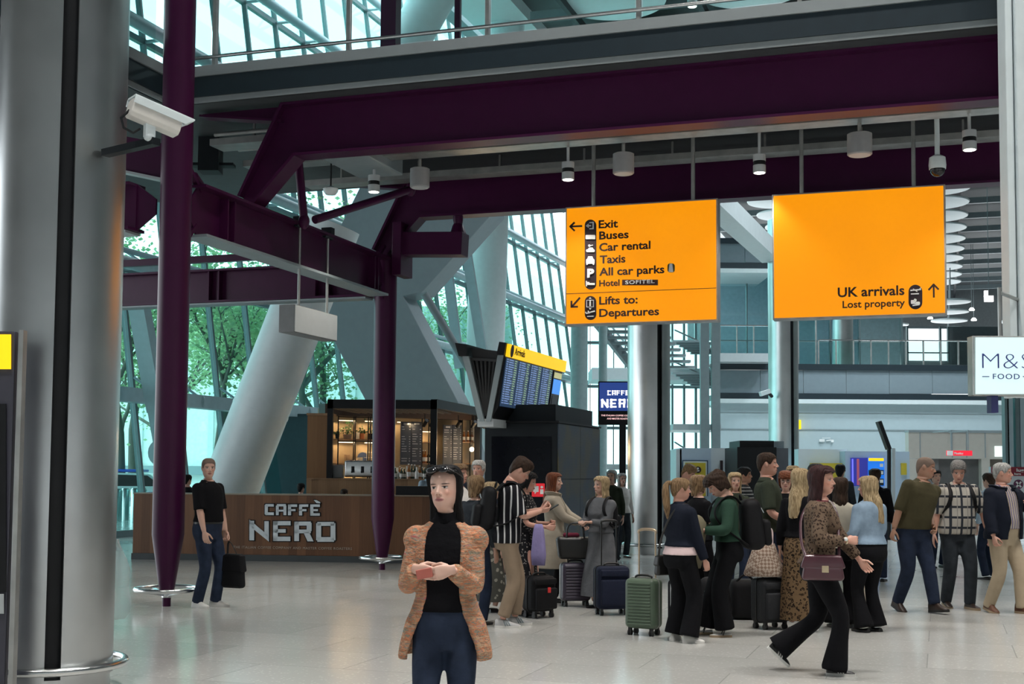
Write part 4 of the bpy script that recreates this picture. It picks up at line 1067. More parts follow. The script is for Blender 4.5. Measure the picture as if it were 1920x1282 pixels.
# ================================================================== CAFE
ca, cb = onfloor(248, 1048), onfloor(760, 1056)
cx_ = (cb - ca).normalized(); cn = Vector((cx_.y, -cx_.x, 0))
clen = 6.6; ch = 1.17
t = thing('cafe_counter', 'long brown timber cafe counter with big white lettering', 'counter', ca, kind='thing')
m = MB(); m.box(ca + cx_ * clen / 2 - cn * .2 + Z * (.11 + ch) / 2, (clen, .40, ch - .11), (cx_, -cn, Z)); m.build('timber_front', M_wood, t, bevel=.004)
m = MB(); m.box(ca + cx_ * clen / 2 - cn * .2 + Z * .055, (clen + .03, .43, .11), (cx_, -cn, Z)); m.build('kick_plate', mat('kick_grey', (.055, .065, .07), .4), t)
m = MB(); m.box(ca + cx_ * clen / 2 - cn * .2 + Z * (ch + .012), (clen + .02, .43, .024), (cx_, -cn, Z)); m.build('top_edge', mat('light_edge', (.30, .24, .18), .5), t)
m = MB(); b0 = ca + cx_ * 4.9 - cn * .25; m.box(b0 + cx_ * .75 + Z * (ch + .1), (1.7, .35, .16), (cx_, -cn, Z)); m.build('raised_ledge', M_black, t)
pl = Plane(ca + cn * .0, cx_, cn)
def cc(x, y): return (230 + x / 3.623, 900 + y / 3.623)
def lp(mb, pts, off=.0): pl.poly(mb, [cc(*p) for p in pts], .012, off)
def letters(mb, grow, off):
    g = grow
    def R(x0, y0, x1, y1): lp(mb, [(x0 - g, y0 - g), (x1 + g, y0 - g), (x1 + g, y1 + g), (x0 - g, y1 + g)], off)
    def Pn(p):
        cx = sum(a for a, b in p) / len(p); cy = sum(b for a, b in p) / len(p)
        lp(mb, [(a + (g if a > cx else -g), b + (g if b > cy else -g)) for a, b in p], off)
    # N E R O
    R(863, 275, 895, 408); R(965, 278, 995, 380); Pn([(863, 268), (995, 378), (995, 416), (863, 310)])
    R(1024, 278, 1056, 413); R(1024, 278, 1143, 306); R(1024, 332, 1110, 356); R(1024, 383, 1141, 413)
    R(1168, 281, 1200, 413); R(1168, 281, 1280, 308); R(1252, 290, 1285, 345); R(1168, 335, 1280, 360); Pn([(1228, 350), (1268, 350), (1298, 415), (1258, 415)])
    R(1316, 292, 1350, 408); R(1414, 292, 1447, 408); R(1324, 283, 1438, 310); R(1324, 386, 1438, 418)
    # C A F F E
    R(967, 168, 988, 232); R(972, 162, 1029, 179); R(972, 218, 1029, 237)
    R(1043, 172, 1062, 237); R(1094, 172, 1114, 237); R(1050, 162, 1110, 178); R(1050, 200, 1105, 213)
    R(1125, 164, 1146, 238); R(1125, 164, 1187, 181); R(1125, 196, 1176, 210)
    R(1200, 164, 1221, 239); R(1200, 164, 1263, 181); R(1200, 196, 1250, 211)
    R(1276, 164, 1297, 241); R(1276, 164, 1341, 181); R(1276, 197, 1328, 210); R(1276, 224, 1341, 241)
    Pn([(1300, 135), (1318, 135), (1344, 148), (1344, 157), (1318, 155)])
m = MB(); letters(m, 6, .001); m.build('letter_backing', M_black, t)
m = MB(); letters(m, 0, .008); m.build('lettering', mat('white_letter_paint', (.74, .81, .85), .6), t)
m = MB(); a_, b_ = cc(752, 462), cc(1558, 474); pl.text(m, 'THE ITALIAN COFFEE COMPANY AND MASTER COFFEE ROASTERS', a_[0], b_[0], a_[1], 4.6, .0, .006, .002, space=1.15); m.build('tagline', mat('cream_letter_paint', (.50, .42, .34), .5), t)

YK = 26.5
K = thing('cafe_kiosk', 'black framed cafe kiosk with lit timber shelves behind the counter', 'kiosk', at(710, 900, YK), kind='thing')
def kz(py, Y=YK): return at(710, py, Y).z
def kb(px0, px1, z0, z1, Y, dep, name, mt, par=K, bevel=0):
    a, b = at(px0, 880, Y), at(px1, 880, Y)
    m = MB(); m.box(((a.x + b.x) / 2, Y + dep / 2, (z0 + z1) / 2), (b.x - a.x, dep, z1 - z0)); return m.build(name, mt, par, bevel=bevel)
zt = kz(749)
kb(612, 622.5, 0, zt, YK, .14, 'frame_post', M_black); kb(806, 818, 0, zt, YK, .14, 'frame_post', M_black)
kb(612, 818, kz(766), zt, YK, .14, 'top_beam', M_black)
xa, xb = at(812, 880, YK).x, at(896, 880, YK + 3.6).x
m = MB(); m.beam((xa, YK + .1, (kz(762) + zt) / 2), (xb, YK + 3.6, (kz(762) + zt) / 2), .14, zt - kz(766)); m.build('side_beam', M_dark, K)
m = MB(); m.beam((xb, YK + 3.6, 0), (xb, YK + 3.6, zt), .14, .14, up=V); m.build('frame_post', M_black, K)
kb(575, 613, 0, kz(777), YK + .1, .5, 'side_panel', wood_mat('amber_oak', (.20, .095, .035), (.30, .15, .06), .3)); kb(573, 622, kz(779), kz(775), YK + .05, .6, 'panel_cap', M_woodl)
kb(575, 806, 0, kz(898), YK - .35, .5, 'front_cladding', M_woodl); kb(575, 820, kz(899), kz(897), YK - .40, .8, 'worktop', M_woodl)
# roof slats inside, back wall receding to the right
wa = Vector((at(600, 880, YK + 1.9).x, YK + 1.9, 0)); wb_ = Vector((at(895, 880, YK + 4.0).x, YK + 4.0, 0)); wd = (wb_ - wa).normalized(); wnn = Vector((wd.y, -wd.x, 0)); wlen = (wb_ - wa).length
pw = Plane(wa, wd, wnn)
M_kwall = mat('warm_plaster', (.34, .27, .18), .7)
def wq(px, off=0): p = pw(px, 880, off); p.z = 0; return p
def kslab(px0, px1, z0, z1, th, off, name, mt, par=K):
    a, b = wq(px0), wq(px1); L = (b - a).dot(wd)
    m = MB(); m.box(a + wd * L / 2 + wnn * (off + th / 2) + Z * (z0 + z1) / 2, (L, th, z1 - z0), (wd, wnn, Z)); return m.build(name, mt, par)
kslab(596, 893, 0, 3.0, .06, -.06, 'back_wall', M_kwall)
zs0 = [pw(650, y).z for y in (869, 823, 781)]
M_brownp = mat('brown_slats', (.05, .028, .018), .6)
m = MB()
for i in range(14):
    f = i / 13; a = Vector((at(622, 880, YK + .15).x + f * (xa - .1 - at(622, 880, YK + .15).x), YK + .2, kz(769) + .05)); m.beam(a, a + Vector((.35, 1.7, -.02)), .05, .03)
for i in range(9): m.beam((at(624, 880, YK).x, YK + .3 + i * .19, kz(769) + .08), (xa, YK + .3 + i * .19, kz(769) + .08), .07, .02)
m.build('lattice_canopy', M_brownp, K)
kslab(596, 893, zs0[2] + .0, zs0[2] + .26, .35, .0, 'bulkhead', M_brownp)
for i, z in enumerate(zs0[:2]):
    kslab(623, 706, z - .03, z, .30, 0, 'shelf', M_woodl)
for x in (623, 652, 655, 679, 683, 706): kslab(x - .7, x + .7, 1.3, zs0[2], .03, .28, 'shelf_upright', M_black)
for z in (zs0[0] - .05, zs0[1] - .05, zs0[2] - .02): kslab(622, 706, z - .01, z + .01, .02, .29, 'shelf_rail', M_black)
for a, b in ((740.5, 759.5), (760.5, 779.5), (820, 836.5), (837.5, 854)):
    z0, z1 = pw((a + b) / 2, 871).z, pw((a + b) / 2, 791 if a < 800 else 797).z
    bd = kslab(a, b, z0, z1, .03, .25, 'menu_board', mat('blackboard_blue', (.035, .045, .065), .6))
    m = MB(); pb = wq(a, 0); L = (wq(b) - pb).dot(wd); rnd = random.Random(int(a))
    m.box(pb + wd * L / 2 + wnn * .285 + Z * (z1 - .05), (L * .5, .006, .035), (wd, wnn, Z))
    for r in range(15):
        zz = z1 - .12 - r * (z1 - z0 - .15) / 15
        if rnd.random() < .2: continue
        l1 = rnd.uniform(.2, .55) * L; m.box(pb + wd * (L * .08 + l1 / 2) + wnn * .285 + Z * zz, (l1, .006, .014), (wd, wnn, Z)); m.box(pb + wd * L * .86 + wnn * .285 + Z * zz, (L * .12, .006, .014), (wd, wnn, Z))
    m.build('menu_lines', mat('chalk', (.42, .45, .50), .8), bd)
for a, b in ((781, 806), (856, 886)):
    for y in (868, 828): kslab(a, b, pw(a, y).z - .03, pw(a, y).z, .26, 0, 'shelf', M_woodl)
    for x in (a, (a + b) / 2, b): kslab(x - .6, x + .6, 1.3, zs0[2], .03, .24, 'shelf_upright', M_black)
# lamps of the kiosk
def glow(p, e, r, c=(1, .66, .34), par=None, typ='POINT'):
    d = bpy.data.lights.new('kiosk_lamp', typ); d.energy, d.color, d.shadow_soft_size = e, c, r
    l = bpy.data.objects.new('lamp', d); COL.objects.link(l); l.location = p if par is None else Vector(p) - wloc(par); l.parent = par
for px, lb in ((855, 'left glowing globe bulb over the cafe till'), (886, 'right glowing globe bulb over the cafe till')):
    p = pw(px, 843, .75)
    t = thing('globe_bulb', lb, 'lamp', p, group='globe bulbs in the cafe'); m = MB(); m.ellip(p, (.05, .05, .055), 16, 12); m.build('globe', M_bulb, t, smooth=80); m = MB(); m.tube([p + Z * .05, Vector((p.x, p.y, zs0[2] + .2))], .008, 6); m.tube([p + Z * .04, p + Z * .11], .02, 10); m.build('cord', M_black, t)
    glow(p - wnn * -.08, 14, .06, par=t)
for px, lb in ((770, 'black spotlight over the left menu boards'), (783, 'black spotlight right of the left menu boards'), (832, 'black spotlight over the right menu boards'), (860, 'black spotlight nearest the globe bulbs'), (881, 'black spotlight at the right end of the cafe shelves')):
    p = pw(px, 812, .7); p.z = zs0[2] - .12
    t = thing('track_spotlight', lb, 'lamp', p, group='cafe spotlights'); m = MB(); m.tube([p + wnn * .1 + Z * .06, p - wnn * .06 - Z * .06], .045, 14); m.build('head', M_black, t, smooth=50); m = MB(); m.tube([p, p + Z * .2], .012, 6); m.build('stem', M_black, t)
for px, zz in ((640, zs0[2] - .1), (690, zs0[2] - .1), (640, zs0[1] - .08), (690, zs0[1] - .08), (660, zs0[0] - .08), (795, zs0[1] + .2), (750, zs0[2] - .1)):
    p = wq(px) + wnn * .24 + Z * zz; m = MB(); m.beam(p - wd * .2, p + wd * .2, .02, .015); o = m.build('led_strip', emit('warm_led', (1, .72, .4), 5), K)
    d = bpy.data.lights.new('strip_lamp', 'AREA'); d.shape = 'RECTANGLE'; d.size, d.size_y, d.energy, d.color = .5, .04, 2.4, (1, .66, .33)
    l = bpy.data.objects.new('lamp', d); COL.objects.link(l); l.parent = K; l.location = p - Z * .02 - wloc(K)
# goods on the shelves
rnd = random.Random(4)
M_amber = mat('amber_bottle', (.30, .10, .02), .15, coat=.5); M_gbottle = mat('dark_bottle', (.03, .05, .03), .15, coat=.5); M_clay = mat('terracotta', (.40, .14, .06), .7); M_pot = mat('white_pot', (.75, .73, .68), .4); M_plant = mat('shelf_plant_green', (.03, .09, .03), .6)
def bottle(p, h, r, mt, label, grp):
    t = thing('bottle', label, 'bottle', p, group=grp)
    m = MB(); m.lathe([(r, 0), (r, h * .55), (r * .4, h * .72), (r * .36, h * .95)], p, 14); m.build('glass_body', mt, t, smooth=40)
    m = MB(); m.lathe([(r * .42, h * .93), (r * .42, h)], p, 12); m.build('cap', M_pot, t); m = MB(); m.lathe([(r * 1.02, h * .15), (r * 1.02, h * .45)], p, 14); m.build('paper_label', M_pot, t, smooth=40)
def onshelf(px, z, off=.16): p = wq(px) + wnn * off; p.z = z; return p
for x in (783, 787, 791, 797, 802): bottle(onshelf(x, pw(781, 868).z), .30, .038, M_amber if x < 795 else M_gbottle, 'bottle on the lower cafe shelf between the two pairs of menu boards', 'bottles between the menu boards')
for x in (858, 863, 871, 878): bottle(onshelf(x, pw(856, 828).z), .26, .036, M_amber, 'bottle on the upper cafe shelf above the globe bulbs', 'bottles above the globe bulbs')
for i, x in enumerate((742, 745, 749, 754, 758, 762, 767, 772, 777, 782, 787, 792, 797)): bottle(Vector((at(x, 880, YK + .2).x, YK + .1 + .1 * (i % 3), kz(897))), rnd.uniform(.22, .32), .04, (M_gbottle, M_pot, M_amber, M_gbottle)[i % 4], 'bottle on the cafe worktop under the left menu boards', 'bottles on the cafe worktop')
def potted(px, z, mt, r, h, leaf, label):
    p = onshelf(px, z); t = thing('plant_pot', label, 'plant', p)
    m = MB(); m.lathe([(r * .75, 0), (r, h), (r * .9, h), (r * .85, h * .9)], p, 18); m.build('pot', mt, t, smooth=40)
    if leaf:
        m = MB()
        for k in range(40):
            c = p + Vector((rnd.gauss(0, r * .8), rnd.gauss(0, r * .6), h + abs(rnd.gauss(0, leaf)))); s = .025; a = Vector((rnd.gauss(0, 1), rnd.gauss(0, 1), rnd.gauss(0, 1))).normalized(); x, y, _ = frame(a); m.add([c - x * s, c + y * s, c + x * s, c - y * s], [(0, 1, 2, 3)])
            if k % 5 == 0: m.tube([p + Z * h * .9, c], .004, 4)
        m.build('leaves', M_plant, t)
z1_ = zs0[1]; z0_ = zs0[0]
potted(645, z1_, mat('grey_pot', (.25, .22, .2), .7), .10, .10, .12, 'plant in a grey bowl on the upper cafe shelf'); potted(664, z1_, M_pot, .05, .15, 0, 'tall white pot on the upper cafe shelf'); potted(672.5, z1_, M_clay, .06, .13, .07, 'terracotta pot with a small plant on the upper cafe shelf'); potted(692, z1_, M_dark, .11, .13, .12, 'plant in a dark planter on the upper cafe shelf beside the purple column'); potted(626, z1_, M_dark, .05, .1, .05, 'small dark pot at the left end of the upper cafe shelf')
for k, (x, w, h, d, c, nm, lb) in enumerate(((645, .11, .20, .10, (.30, .20, .12), 'paper_bag', 'brown paper coffee bag on the lower cafe shelf'), (658, .22, .04, .14, (.5, .4, .3), 'book', 'cream book lying lowest on the lower cafe shelf'), (658.5, .20, .04, .13, (.25, .12, .08), 'book', 'brown book lying on the cream book on the cafe shelf'), (668, .12, .14, .10, (.55, .5, .4), 'carton', 'pale carton on the lower cafe shelf'))):
    p = onshelf(x, z0_ + (.041 if k == 2 else 0)); m = MB(); m.rbox(p + Z * h / 2, (w, d, h), .008, (wd, wnn, Z)); m.build(nm, mat('goods_%d' % k, c, .7), smooth=40, label=lb, cat='book' if nm == 'book' else nm.replace('_', ' '))
p = onshelf(676, z0_, .08); m = MB(); m.lathe([(.02, 0), (.12, .012), (.13, .02), (.11, .016)], p + Z * .13, 24, ax=(wd, Z, wnn)); m.build('plate', mat('blue_plate', (.06, .10, .22), .3), smooth=40, label='blue plate propped on the lower cafe shelf', cat='plate')
p = onshelf(693, z0_); t = thing('cup_rack', 'wire rack of cups on the lower cafe shelf beside the purple column', 'rack', p)
m = MB()
for z in (.01, .14, .26): m.loop([p + wd * a * .19 + wnn * b * .09 + Z * z for a, b in ((-1, -1), (1, -1), (1, 1), (-1, 1))], .006, 6)
for a in (-1, -.5, 0, .5, 1): m.tube([p + wd * a * .19 + wnn * .09, p + wd * a * .19 + wnn * .09 + Z * .26], .005, 6)
m.build('wire', M_pot, t)
for a in (-.7, -.2, .3, .75):
    m = MB(); m.lathe([(.02, 0), (.035, .07), (.03, .07), (.02, .01)], p + wd * a * .18 + Z * .012, 12); m.build('cup', M_amber, t, smooth=40)
p = Vector((at(678, 880, YK).x, YK + .35, kz(897))); t = thing('espresso_machine', 'espresso machine on the cafe worktop left of the purple column', 'coffee machine', p)
m = MB(); m.rbox(p + Z * .2, (.75, .4, .34), .03); m.build('body', M_chrome, t, smooth=40)
m = MB()
for k in (-.2, 0, .2): m.tube([p + Vector((k, -.21, .16)), p + Vector((k, -.34, .13))], .02, 8); m.tube([p + Vector((k, -.2, .25)), p + Vector((k, -.2, .12))], .035, 10)
m.build('group_heads', M_black, t)
m = MB(); m.rbox(p + Vector((-.62, 0, .14)), (.4, .3, .28), .02); m.build('till', M_lgrey, smooth=40, label='grey till box at the left end of the cafe worktop', cat='till')
# illuminated cafe screen on a pole
t = thing('pole_sign', 'blue and black cafe sign on a pole left of the steel column', 'sign', at(1160, 900, 29), kind='thing')
a, b = at(1122, 796, 29), at(1196, 715, 29)
m = MB(); m.box(((a.x + b.x) / 2, 29.08, (a.z + b.z) / 2), (b.x - a.x, .15, b.z - a.z)); m.build('case', M_black, t, bevel=.01)
m = MB(); q = at(1167, 900, 29.1); m.box((q.x, 29.1, a.z / 2), (.14, .1, a.z)); m.build('pole', M_black, t)
pl = Plane(Vector((0, 29.0, 1)), FX, FY)
m = MB(); pl.rect(m, 1124, 717, 1194, 770, .006); m.build('blue_screen', emit('screen_blue', srgb(38, 62, 130), .9), t)
m = MB()
def blk(x0, y0, s, rects):
    for r in rects: pl.rect(m, x0 + r[0] * s, y0 + r[1] * s, x0 + r[2] * s, y0 + r[3] * s, .006, .008)
CL = {'C': [(0, 0, 3, .8), (0, 0, 1, 4), (0, 3.2, 3, 4)], 'A': [(0, 0, 3.2, .8), (0, 0, 1, 4), (2.2, 0, 3.2, 4), (0, 2, 3, 2.7)], 'F': [(0, 0, 3, .8), (0, 0, 1, 4), (0, 1.7, 2.6, 2.4)], 'E': [(0, 0, 3, .8), (0, 0, 1, 4), (0, 1.7, 2.6, 2.4), (0, 3.2, 3, 4)],
      'R': [(0, 0, 3, .8), (0, 0, 1, 4), (2.2, 0, 3.2, 2), (0, 1.7, 3, 2.4), (2, 2.2, 3, 4)], 'O': [(0, 0, 3.3, .8), (0, 0, 1, 4), (2.3, 0, 3.3, 4), (0, 3.2, 3.3, 4)]}
for i, c in enumerate('CAFFE'): blk(1139 + i * 8.5, 732, 2.2, CL[c])
for i, c in enumerate(' ERO'):
    if c != ' ': blk(1128 + i * 16, 748, 4.0, CL[c])
pl.rect(m, 1127, 748, 1131, 764, .006, .008); pl.rect(m, 1137, 748, 1141, 764, .006, .008); pl.line(m, 1128, 748.5, 1140, 763.5, 4.4, .006, .008)
m.build('lettering', emit('screen_white', (1, .97, .95), 1.1), t)
m = MB(); pl.text(m, 'THE ITALIAN COFFEE COMPANY', 1127, 1192, 780, 3, .02, .005, .002); pl.text(m, 'AND MASTER ROASTERS', 1138, 1181, 786, 3, .02, .005, .002); m.build('tagline', emit('screen_pink', (1, .6, .6), .9), t)

# ================================================================== ARRIVALS BOARD ON ITS BLACK KIOSK
kc = at(1045, 900, 20.0); kc.z = 0
kw = (onplane(908, 900, kc, V) - kc).dot(U); kd = 2.57; kh = at(1045, 792, 20).z
ctr = kc + U * kw / 2 + V * kd / 2
t = thing('black_kiosk', 'black service kiosk with perforated side under the arrivals board', 'kiosk', ctr, kind='thing')
m = MB(); m.box(ctr + Z * kh / 2, (-kw, kd, kh), (U, V, Z)); m.build('body', M_dark, t, bevel=.01)
m = MB(); m.box(ctr + Z * (kh + .012), (-kw + .06, kd + .06, .03), (U, V, Z)); m.build('top_lip', M_black, t)
m = MB(); m.box(ctr + Z * (kh + .16), (-kw - .16, kd - .3, .27), (U, V, Z)); m.build('plinth', mat('plinth_slate', (.012, .017, .022), .5, spec=.25), t, bevel=.008)
pk = Plane(kc, U, -V)
m = MB(); pk.rect(m, 922, 818, 1034, 1020, .012); m.build('glass_screen', mat('dark_glass', (.004, .005, .008), .12, spec=.2), t)
def perf():
    mm, nt, b = newmat('perforated_bronze'); L = nt.links
    tc = N(nt, 'ShaderNodeTexCoord'); mp = N(nt, 'ShaderNodeMapping'); L.new(tc.outputs['Object'], mp.inputs[0]); mp.inputs['Rotation'].default_value = (0, 0, GA)
    vo = N(nt, 'ShaderNodeTexVoronoi'); vo.inputs['Scale'].default_value = 45; vo.inputs['Randomness'].default_value = 0; L.new(mp.outputs[0], vo.inputs['Vector'])
    rp = N(nt, 'ShaderNodeValToRGB'); rp.color_ramp.elements[0].position, rp.color_ramp.elements[1].position = .30, .40
    nz = N(nt, 'ShaderNodeTexNoise'); nz.inputs['Scale'].default_value = 1.6; L.new(mp.outputs[0], nz.inputs['Vector'])
    r2 = N(nt, 'ShaderNodeValToRGB'); r2.color_ramp.elements[0].position, r2.color_ramp.elements[1].position = .42, .58
    r2.color_ramp.elements[0].color = (.055, .075, .105, 1); r2.color_ramp.elements[1].color = (.115, .10, .055, 1); L.new(nz.outputs[0], r2.inputs[0])
    mx = N(nt, 'ShaderNodeMixRGB'); L.new(vo.outputs['Distance'], rp.inputs[0]); L.new(rp.outputs[0], mx.inputs[0]); mx.inputs[1].default_value = (.02, .02, .025, 1); L.new(r2.outputs[0], mx.inputs[2])
    L.new(mx.outputs[0], b.inputs['Base Color']); b.inputs['Roughness'].default_value = .4; b.inputs['Metallic'].default_value = .4
    return mm
M_perf = perf()
for k in range(2):
    for (z0, z1) in ((.06, 1.5), (1.51, kh - .02)):
        m = MB(); m.box(kc + V * (kd * (k + .5) / 2) + U * .008 + Z * (z0 + z1) / 2, (.016, kd / 2 - .012, z1 - z0), (U, V, Z)); m.build('perforated_panel', M_perf, t)
m = MB(); pk.pill(m, 998, 906, 1022, 931, .012, .013, r=2); o = m.build('red_notice', emit('red_sign_face', srgb(205, 40, 50), .5), t)
m = MB(); pk.rect(m, 1001, 911, 1011, 922, .006, .027); pk.poly(m, [(1003, 921), (1008, 921), (1004, 926)], .006, .027); pk.circ(m, 1017, 913, 2.4, .006, .027); pk.rect(m, 1014, 917, 1020, 926, .006, .027); m.build('icon', M_cream, o)
# the V of boards
T = thing('arrivals_board', 'large tilted arrivals board with yellow header on the black kiosk', 'display board', ctr + Z * kh, kind='thing')
np_ = at(915, 785, 19.7); BLn = 3.15
pe = Plane(np_, U, -V)
def ex(pts, name, mt, par=T, d=None, off=0, bevel=0):
    m = MB(); m.prism([pe(x, y, -off) for x, y in pts], V * (d or BLn)); return m.build(name, mt, par, bevel=bevel)
ex([(937, 662), (950, 643), (934, 763), (918, 790), (913, 785)], 'right_case', M_black)
ex([(868, 668), (880, 668), (905, 790), (897, 790)], 'left_case', M_grey)
ex([(934, 666), (945, 666), (921, 790), (912, 790)], 'end_profile', M_grey, d=.06, off=-.03)
ex([(868, 668), (880, 668), (909, 790), (901, 790)], 'end_profile', M_grey, d=.06, off=-.03)
ex([(855, 643), (878, 646), (876, 668), (862, 668)], 'left_cap', M_black, d=BLn + .1, off=-.05)
ex([(938, 641), (951, 643), (947, 666), (933, 664)], 'right_cap', M_black, d=BLn + .1, off=-.05)
m = MB()
ef = [(878, 650), (937, 658), (914, 782), (904, 782)]
m.prism([pe(x, y, -.10) for x, y in ef], V * .05)
for k in range(7):
    f = (k + .5) / 7; a = pe(878 + 59 * f, 672, -.06); b = pe(904 + 10 * f, 780, -.06); m.beam(a, b, .03, .05)
m.beam(pe(878, 672, -.05), pe(937, 676, -.05), .05, .04)
m.build('ribbed_end', mat('rib_black', (.025, .026, .028), .5), T)
ex([(895, 785), (925, 785), (925, 800), (895, 800)], 'foot', M_lgrey)
tl, bl = pe(950.5, 644), pe(934, 763)
def fc(s, h, off): # point on the right hand face
    up = (tl - bl); nn = up.cross(V).normalized()
    if nn.dot(U) < 0: nn = -nn
    return bl + up * h + V * (BLn * s) + nn * off
def fpan(s0, s1, h0, h1, name, mt, par=T, off=.0, th=.012):
    m = MB(); a = [fc(s0, h0, off), fc(s1, h0, off), fc(s1, h1, off), fc(s0, h1, off)]; n = fc(0, 0, 1) - fc(0, 0, 0); m.prism(a, n * th); return m.build(name, mt, par)
hd = fpan(0, 1, .80, 1.0, 'yellow_header', M_yellow, off=.004, th=.05)
n_ = fc(0, 0, 1) - fc(0, 0, 0); upv = (tl - bl).normalized()
m = MB(); put_text(m, 'Arrivals', fc(.085, .855, .056), V, upv, .16, 'L', .0, None, 1, .006)
m.build('lettering', M_ink, hd)
m = MB(); c = fc(.04, .90, .056); m.prism([c + V * cos(2 * pi * k / 16) * .07 + upv * sin(2 * pi * k / 16) * .10 for k in range(16)], n_ * .006); m.build('pictogram', M_ink, hd)
M_scr = emit('screen_slate', srgb(46, 66, 92), .75); M_row = emit('screen_rows', srgb(125, 150, 200), .8); M_rowg = emit('screen_rows_green', srgb(150, 180, 140), .8)
rnd = random.Random(3)
for k in range(4):
    s0, s1 = .015 + k * .2, .015 + k * .2 + .185
    sc_ = fpan(s0, s1, .02, .785, 'flight_screen', M_scr, off=.004)
    m = MB(); m2 = MB()
    for r in range(20):
        h = .755 - r * .036
        for (q, w, mb) in ((.03, .14, m), (.22, .42, m), (.70, .22, m2)):
            w *= rnd.uniform(.6, 1); a = s0 + (s1 - s0) * q; b = a + (s1 - s0) * w
            mb.prism([fc(a, h, .018), fc(b, h, .018), fc(b, h + .014, .018), fc(a, h + .014, .018)], n_ * .004)
    m.build('text_rows', M_row, sc_); m2.build('status_rows', M_rowg, sc_)
ad = fpan(.825, .985, .02, .785, 'advert_screen', mat('dim_screen', (.03, .035, .045), .2), off=.004)
fpan(.835, .975, .38, .64, 'blue_picture', emit('screen_sky', srgb(70, 140, 225), 1.0), ad, .018, .004); fpan(.835, .975, .66, .76, 'caption', emit('screen_olive', srgb(190, 190, 140), .8), ad, .018, .004); fpan(.85, .95, .10, .34, 'small_print', mat('print_grey', (.12, .13, .15), .4), ad, .018, .004)

# ================================================================== RIGHT SIDE BACKGROUND
def bx2(*a, **k): return bx(*a, **k)
t = thing('partition_booth', 'pale blue partition booth with yellow notice left of the dark kiosk', 'booth', at(1330, 900, 33), kind='thing')
M_booth = mat('pale_blue_panel', (.44, .56, .68), .45, var=.02); M_booth2 = mat('white_booth_panel', (.62, .70, .74), .45, var=.02)
bx(1268, 1278, 842, 1000, 33, 1.5, 'end_panel', M_booth2, t); bx(1275, 1333, 840, 1000, 33.0, 1.5, 'blue_panel', M_booth, t); bx(1332, 1392, 840, 1000, 33.05, 1.5, 'white_panel', M_booth2, t)
bx(1279.5, 1327.5, 862.5, 930, 32.93, .05, 'notice_frame', mat('navy_frame', (.03, .06, .12), .4), t); bx(1281.5, 1325.5, 864.5, 930, 32.9, .03, 'notice_border', M_booth2, t); nt_ = bx(1285, 1323, 867.5, 930, 32.87, .02, 'yellow_notice', mat('notice_yellow', srgb(200, 180, 55), .5), t)
pl = Plane(Vector((0, 32.87, 1)), FX, FY)
m = MB(); pl.line(m, 1292.5, 874, 1292.5, 885, 2, .01); pl.line(m, 1292.5, 874, 1288, 879, 2, .01); pl.line(m, 1292.5, 874, 1297, 879, 2, .01); pl.line(m, 1291, 886, 1299, 886, 1.6, .01); pl.circ(m, 1308.5, 880.5, 6.3, .01); m.build('symbols', M_ink, nt_)
m = MB(); pl.circ(m, 1308.5, 878, 1.6, .006, .011); pl.line(m, 1306, 883, 1311, 882, 2.4, .006, .011); pl.line(m, 1307, 880, 1309, 883, 2, .006, .011); m.build('wheel_symbol', M_cream, nt_)
bx(1351, 1355.5, 863, 882, 32.95, .1, 'dark_stripe', M_ink, t); bx(1366, 1370, 863, 870, 32.95, .1, 'dark_stripe', M_ink, t); bx(1375.5, 1380, 863, 882, 32.95, .1, 'dark_stripe', M_ink, t)
m = MB(); pl.circ(m, 1366, 877, 7, .01, .0); o = m.build('round_symbol', M_ink, t)
m = MB(); pl.poly(m, [(1363, 873), (1365, 880), (1361, 880)], .006, .011); pl.poly(m, [(1369, 873), (1371, 880), (1367, 880)], .006, .011); m.build('figure_symbol', M_cream, o)
t = thing('dark_kiosk', 'plain dark kiosk box behind the man in the olive green shirt', 'kiosk', at(1425, 900, 31), kind='thing')
bx(1383, 1456, 838, 1011, 31, 1.8, 'body', M_black, t); bx(1387, 1451, 826, 838, 31.2, 1.5, 'top_box', M_black, t); bx(1456, 1478, 840, 1010, 31.2, 1.6, 'grey_side', mat('kiosk_side_grey', (.12, .13, .15), .5), t); bx(1451, 1470, 827, 840, 31.4, 1.3, 'grey_top', M_grey, t)
t = thing('screen_booth', 'white booth with blue departure screens right of the leopard jacket woman', 'booth', at(1640, 900, 35), kind='thing')
bx(1498, 1588, 842, 1000, 35.6, .5, 'wall_panel', M_booth2, t); bx(1586, 1705, 846, 1000, 35, 1.8, 'body', M_booth, t)
bx(1596, 1629, 858, 911, 34.9, .08, 'left_screen', emit('screen_deep_blue', srgb(40, 45, 130), .9), t); s2 = bx(1628, 1658, 858, 911, 34.88, .08, 'right_screen', emit('screen_blue_mid', srgb(30, 110, 210), .9), t)
bx(1629, 1657, 858.5, 864, 34.85, .02, 'yellow_bar', M_yellow, s2); bx(1629, 1657, 881, 890, 34.85, .02, 'dark_row', M_slabdark, s2); bx(1629, 1657, 897, 910, 34.85, .02, 'dark_row', M_slabdark, s2)
for y in (869, 883, 899): bx(1650, 1656, y, y + 6, 34.84, .02, 'pale_tile', M_cream, s2)
bx(1598, 1600, 860, 909, 34.88, .02, 'bright_column', emit('screen_violet', srgb(110, 110, 230), 1), t); bx(1607, 1611, 860, 909, 34.88, .02, 'orange_column', emit('screen_orange', srgb(140, 70, 90), .8), t)
bx(1690, 1700, 868, 890, 34.95, .05, 'yellow_notice', mat('notice_yellow', srgb(200, 180, 55), .5), t)
t = thing('notice_wall', 'yellow notice wall behind the leopard jacket woman', 'notice', at(1560, 900, 34), kind='thing')
bx(1522, 1586, 868, 960, 35.3, .2, 'board', mat('notice_yellow', srgb(200, 180, 55), .5), t)
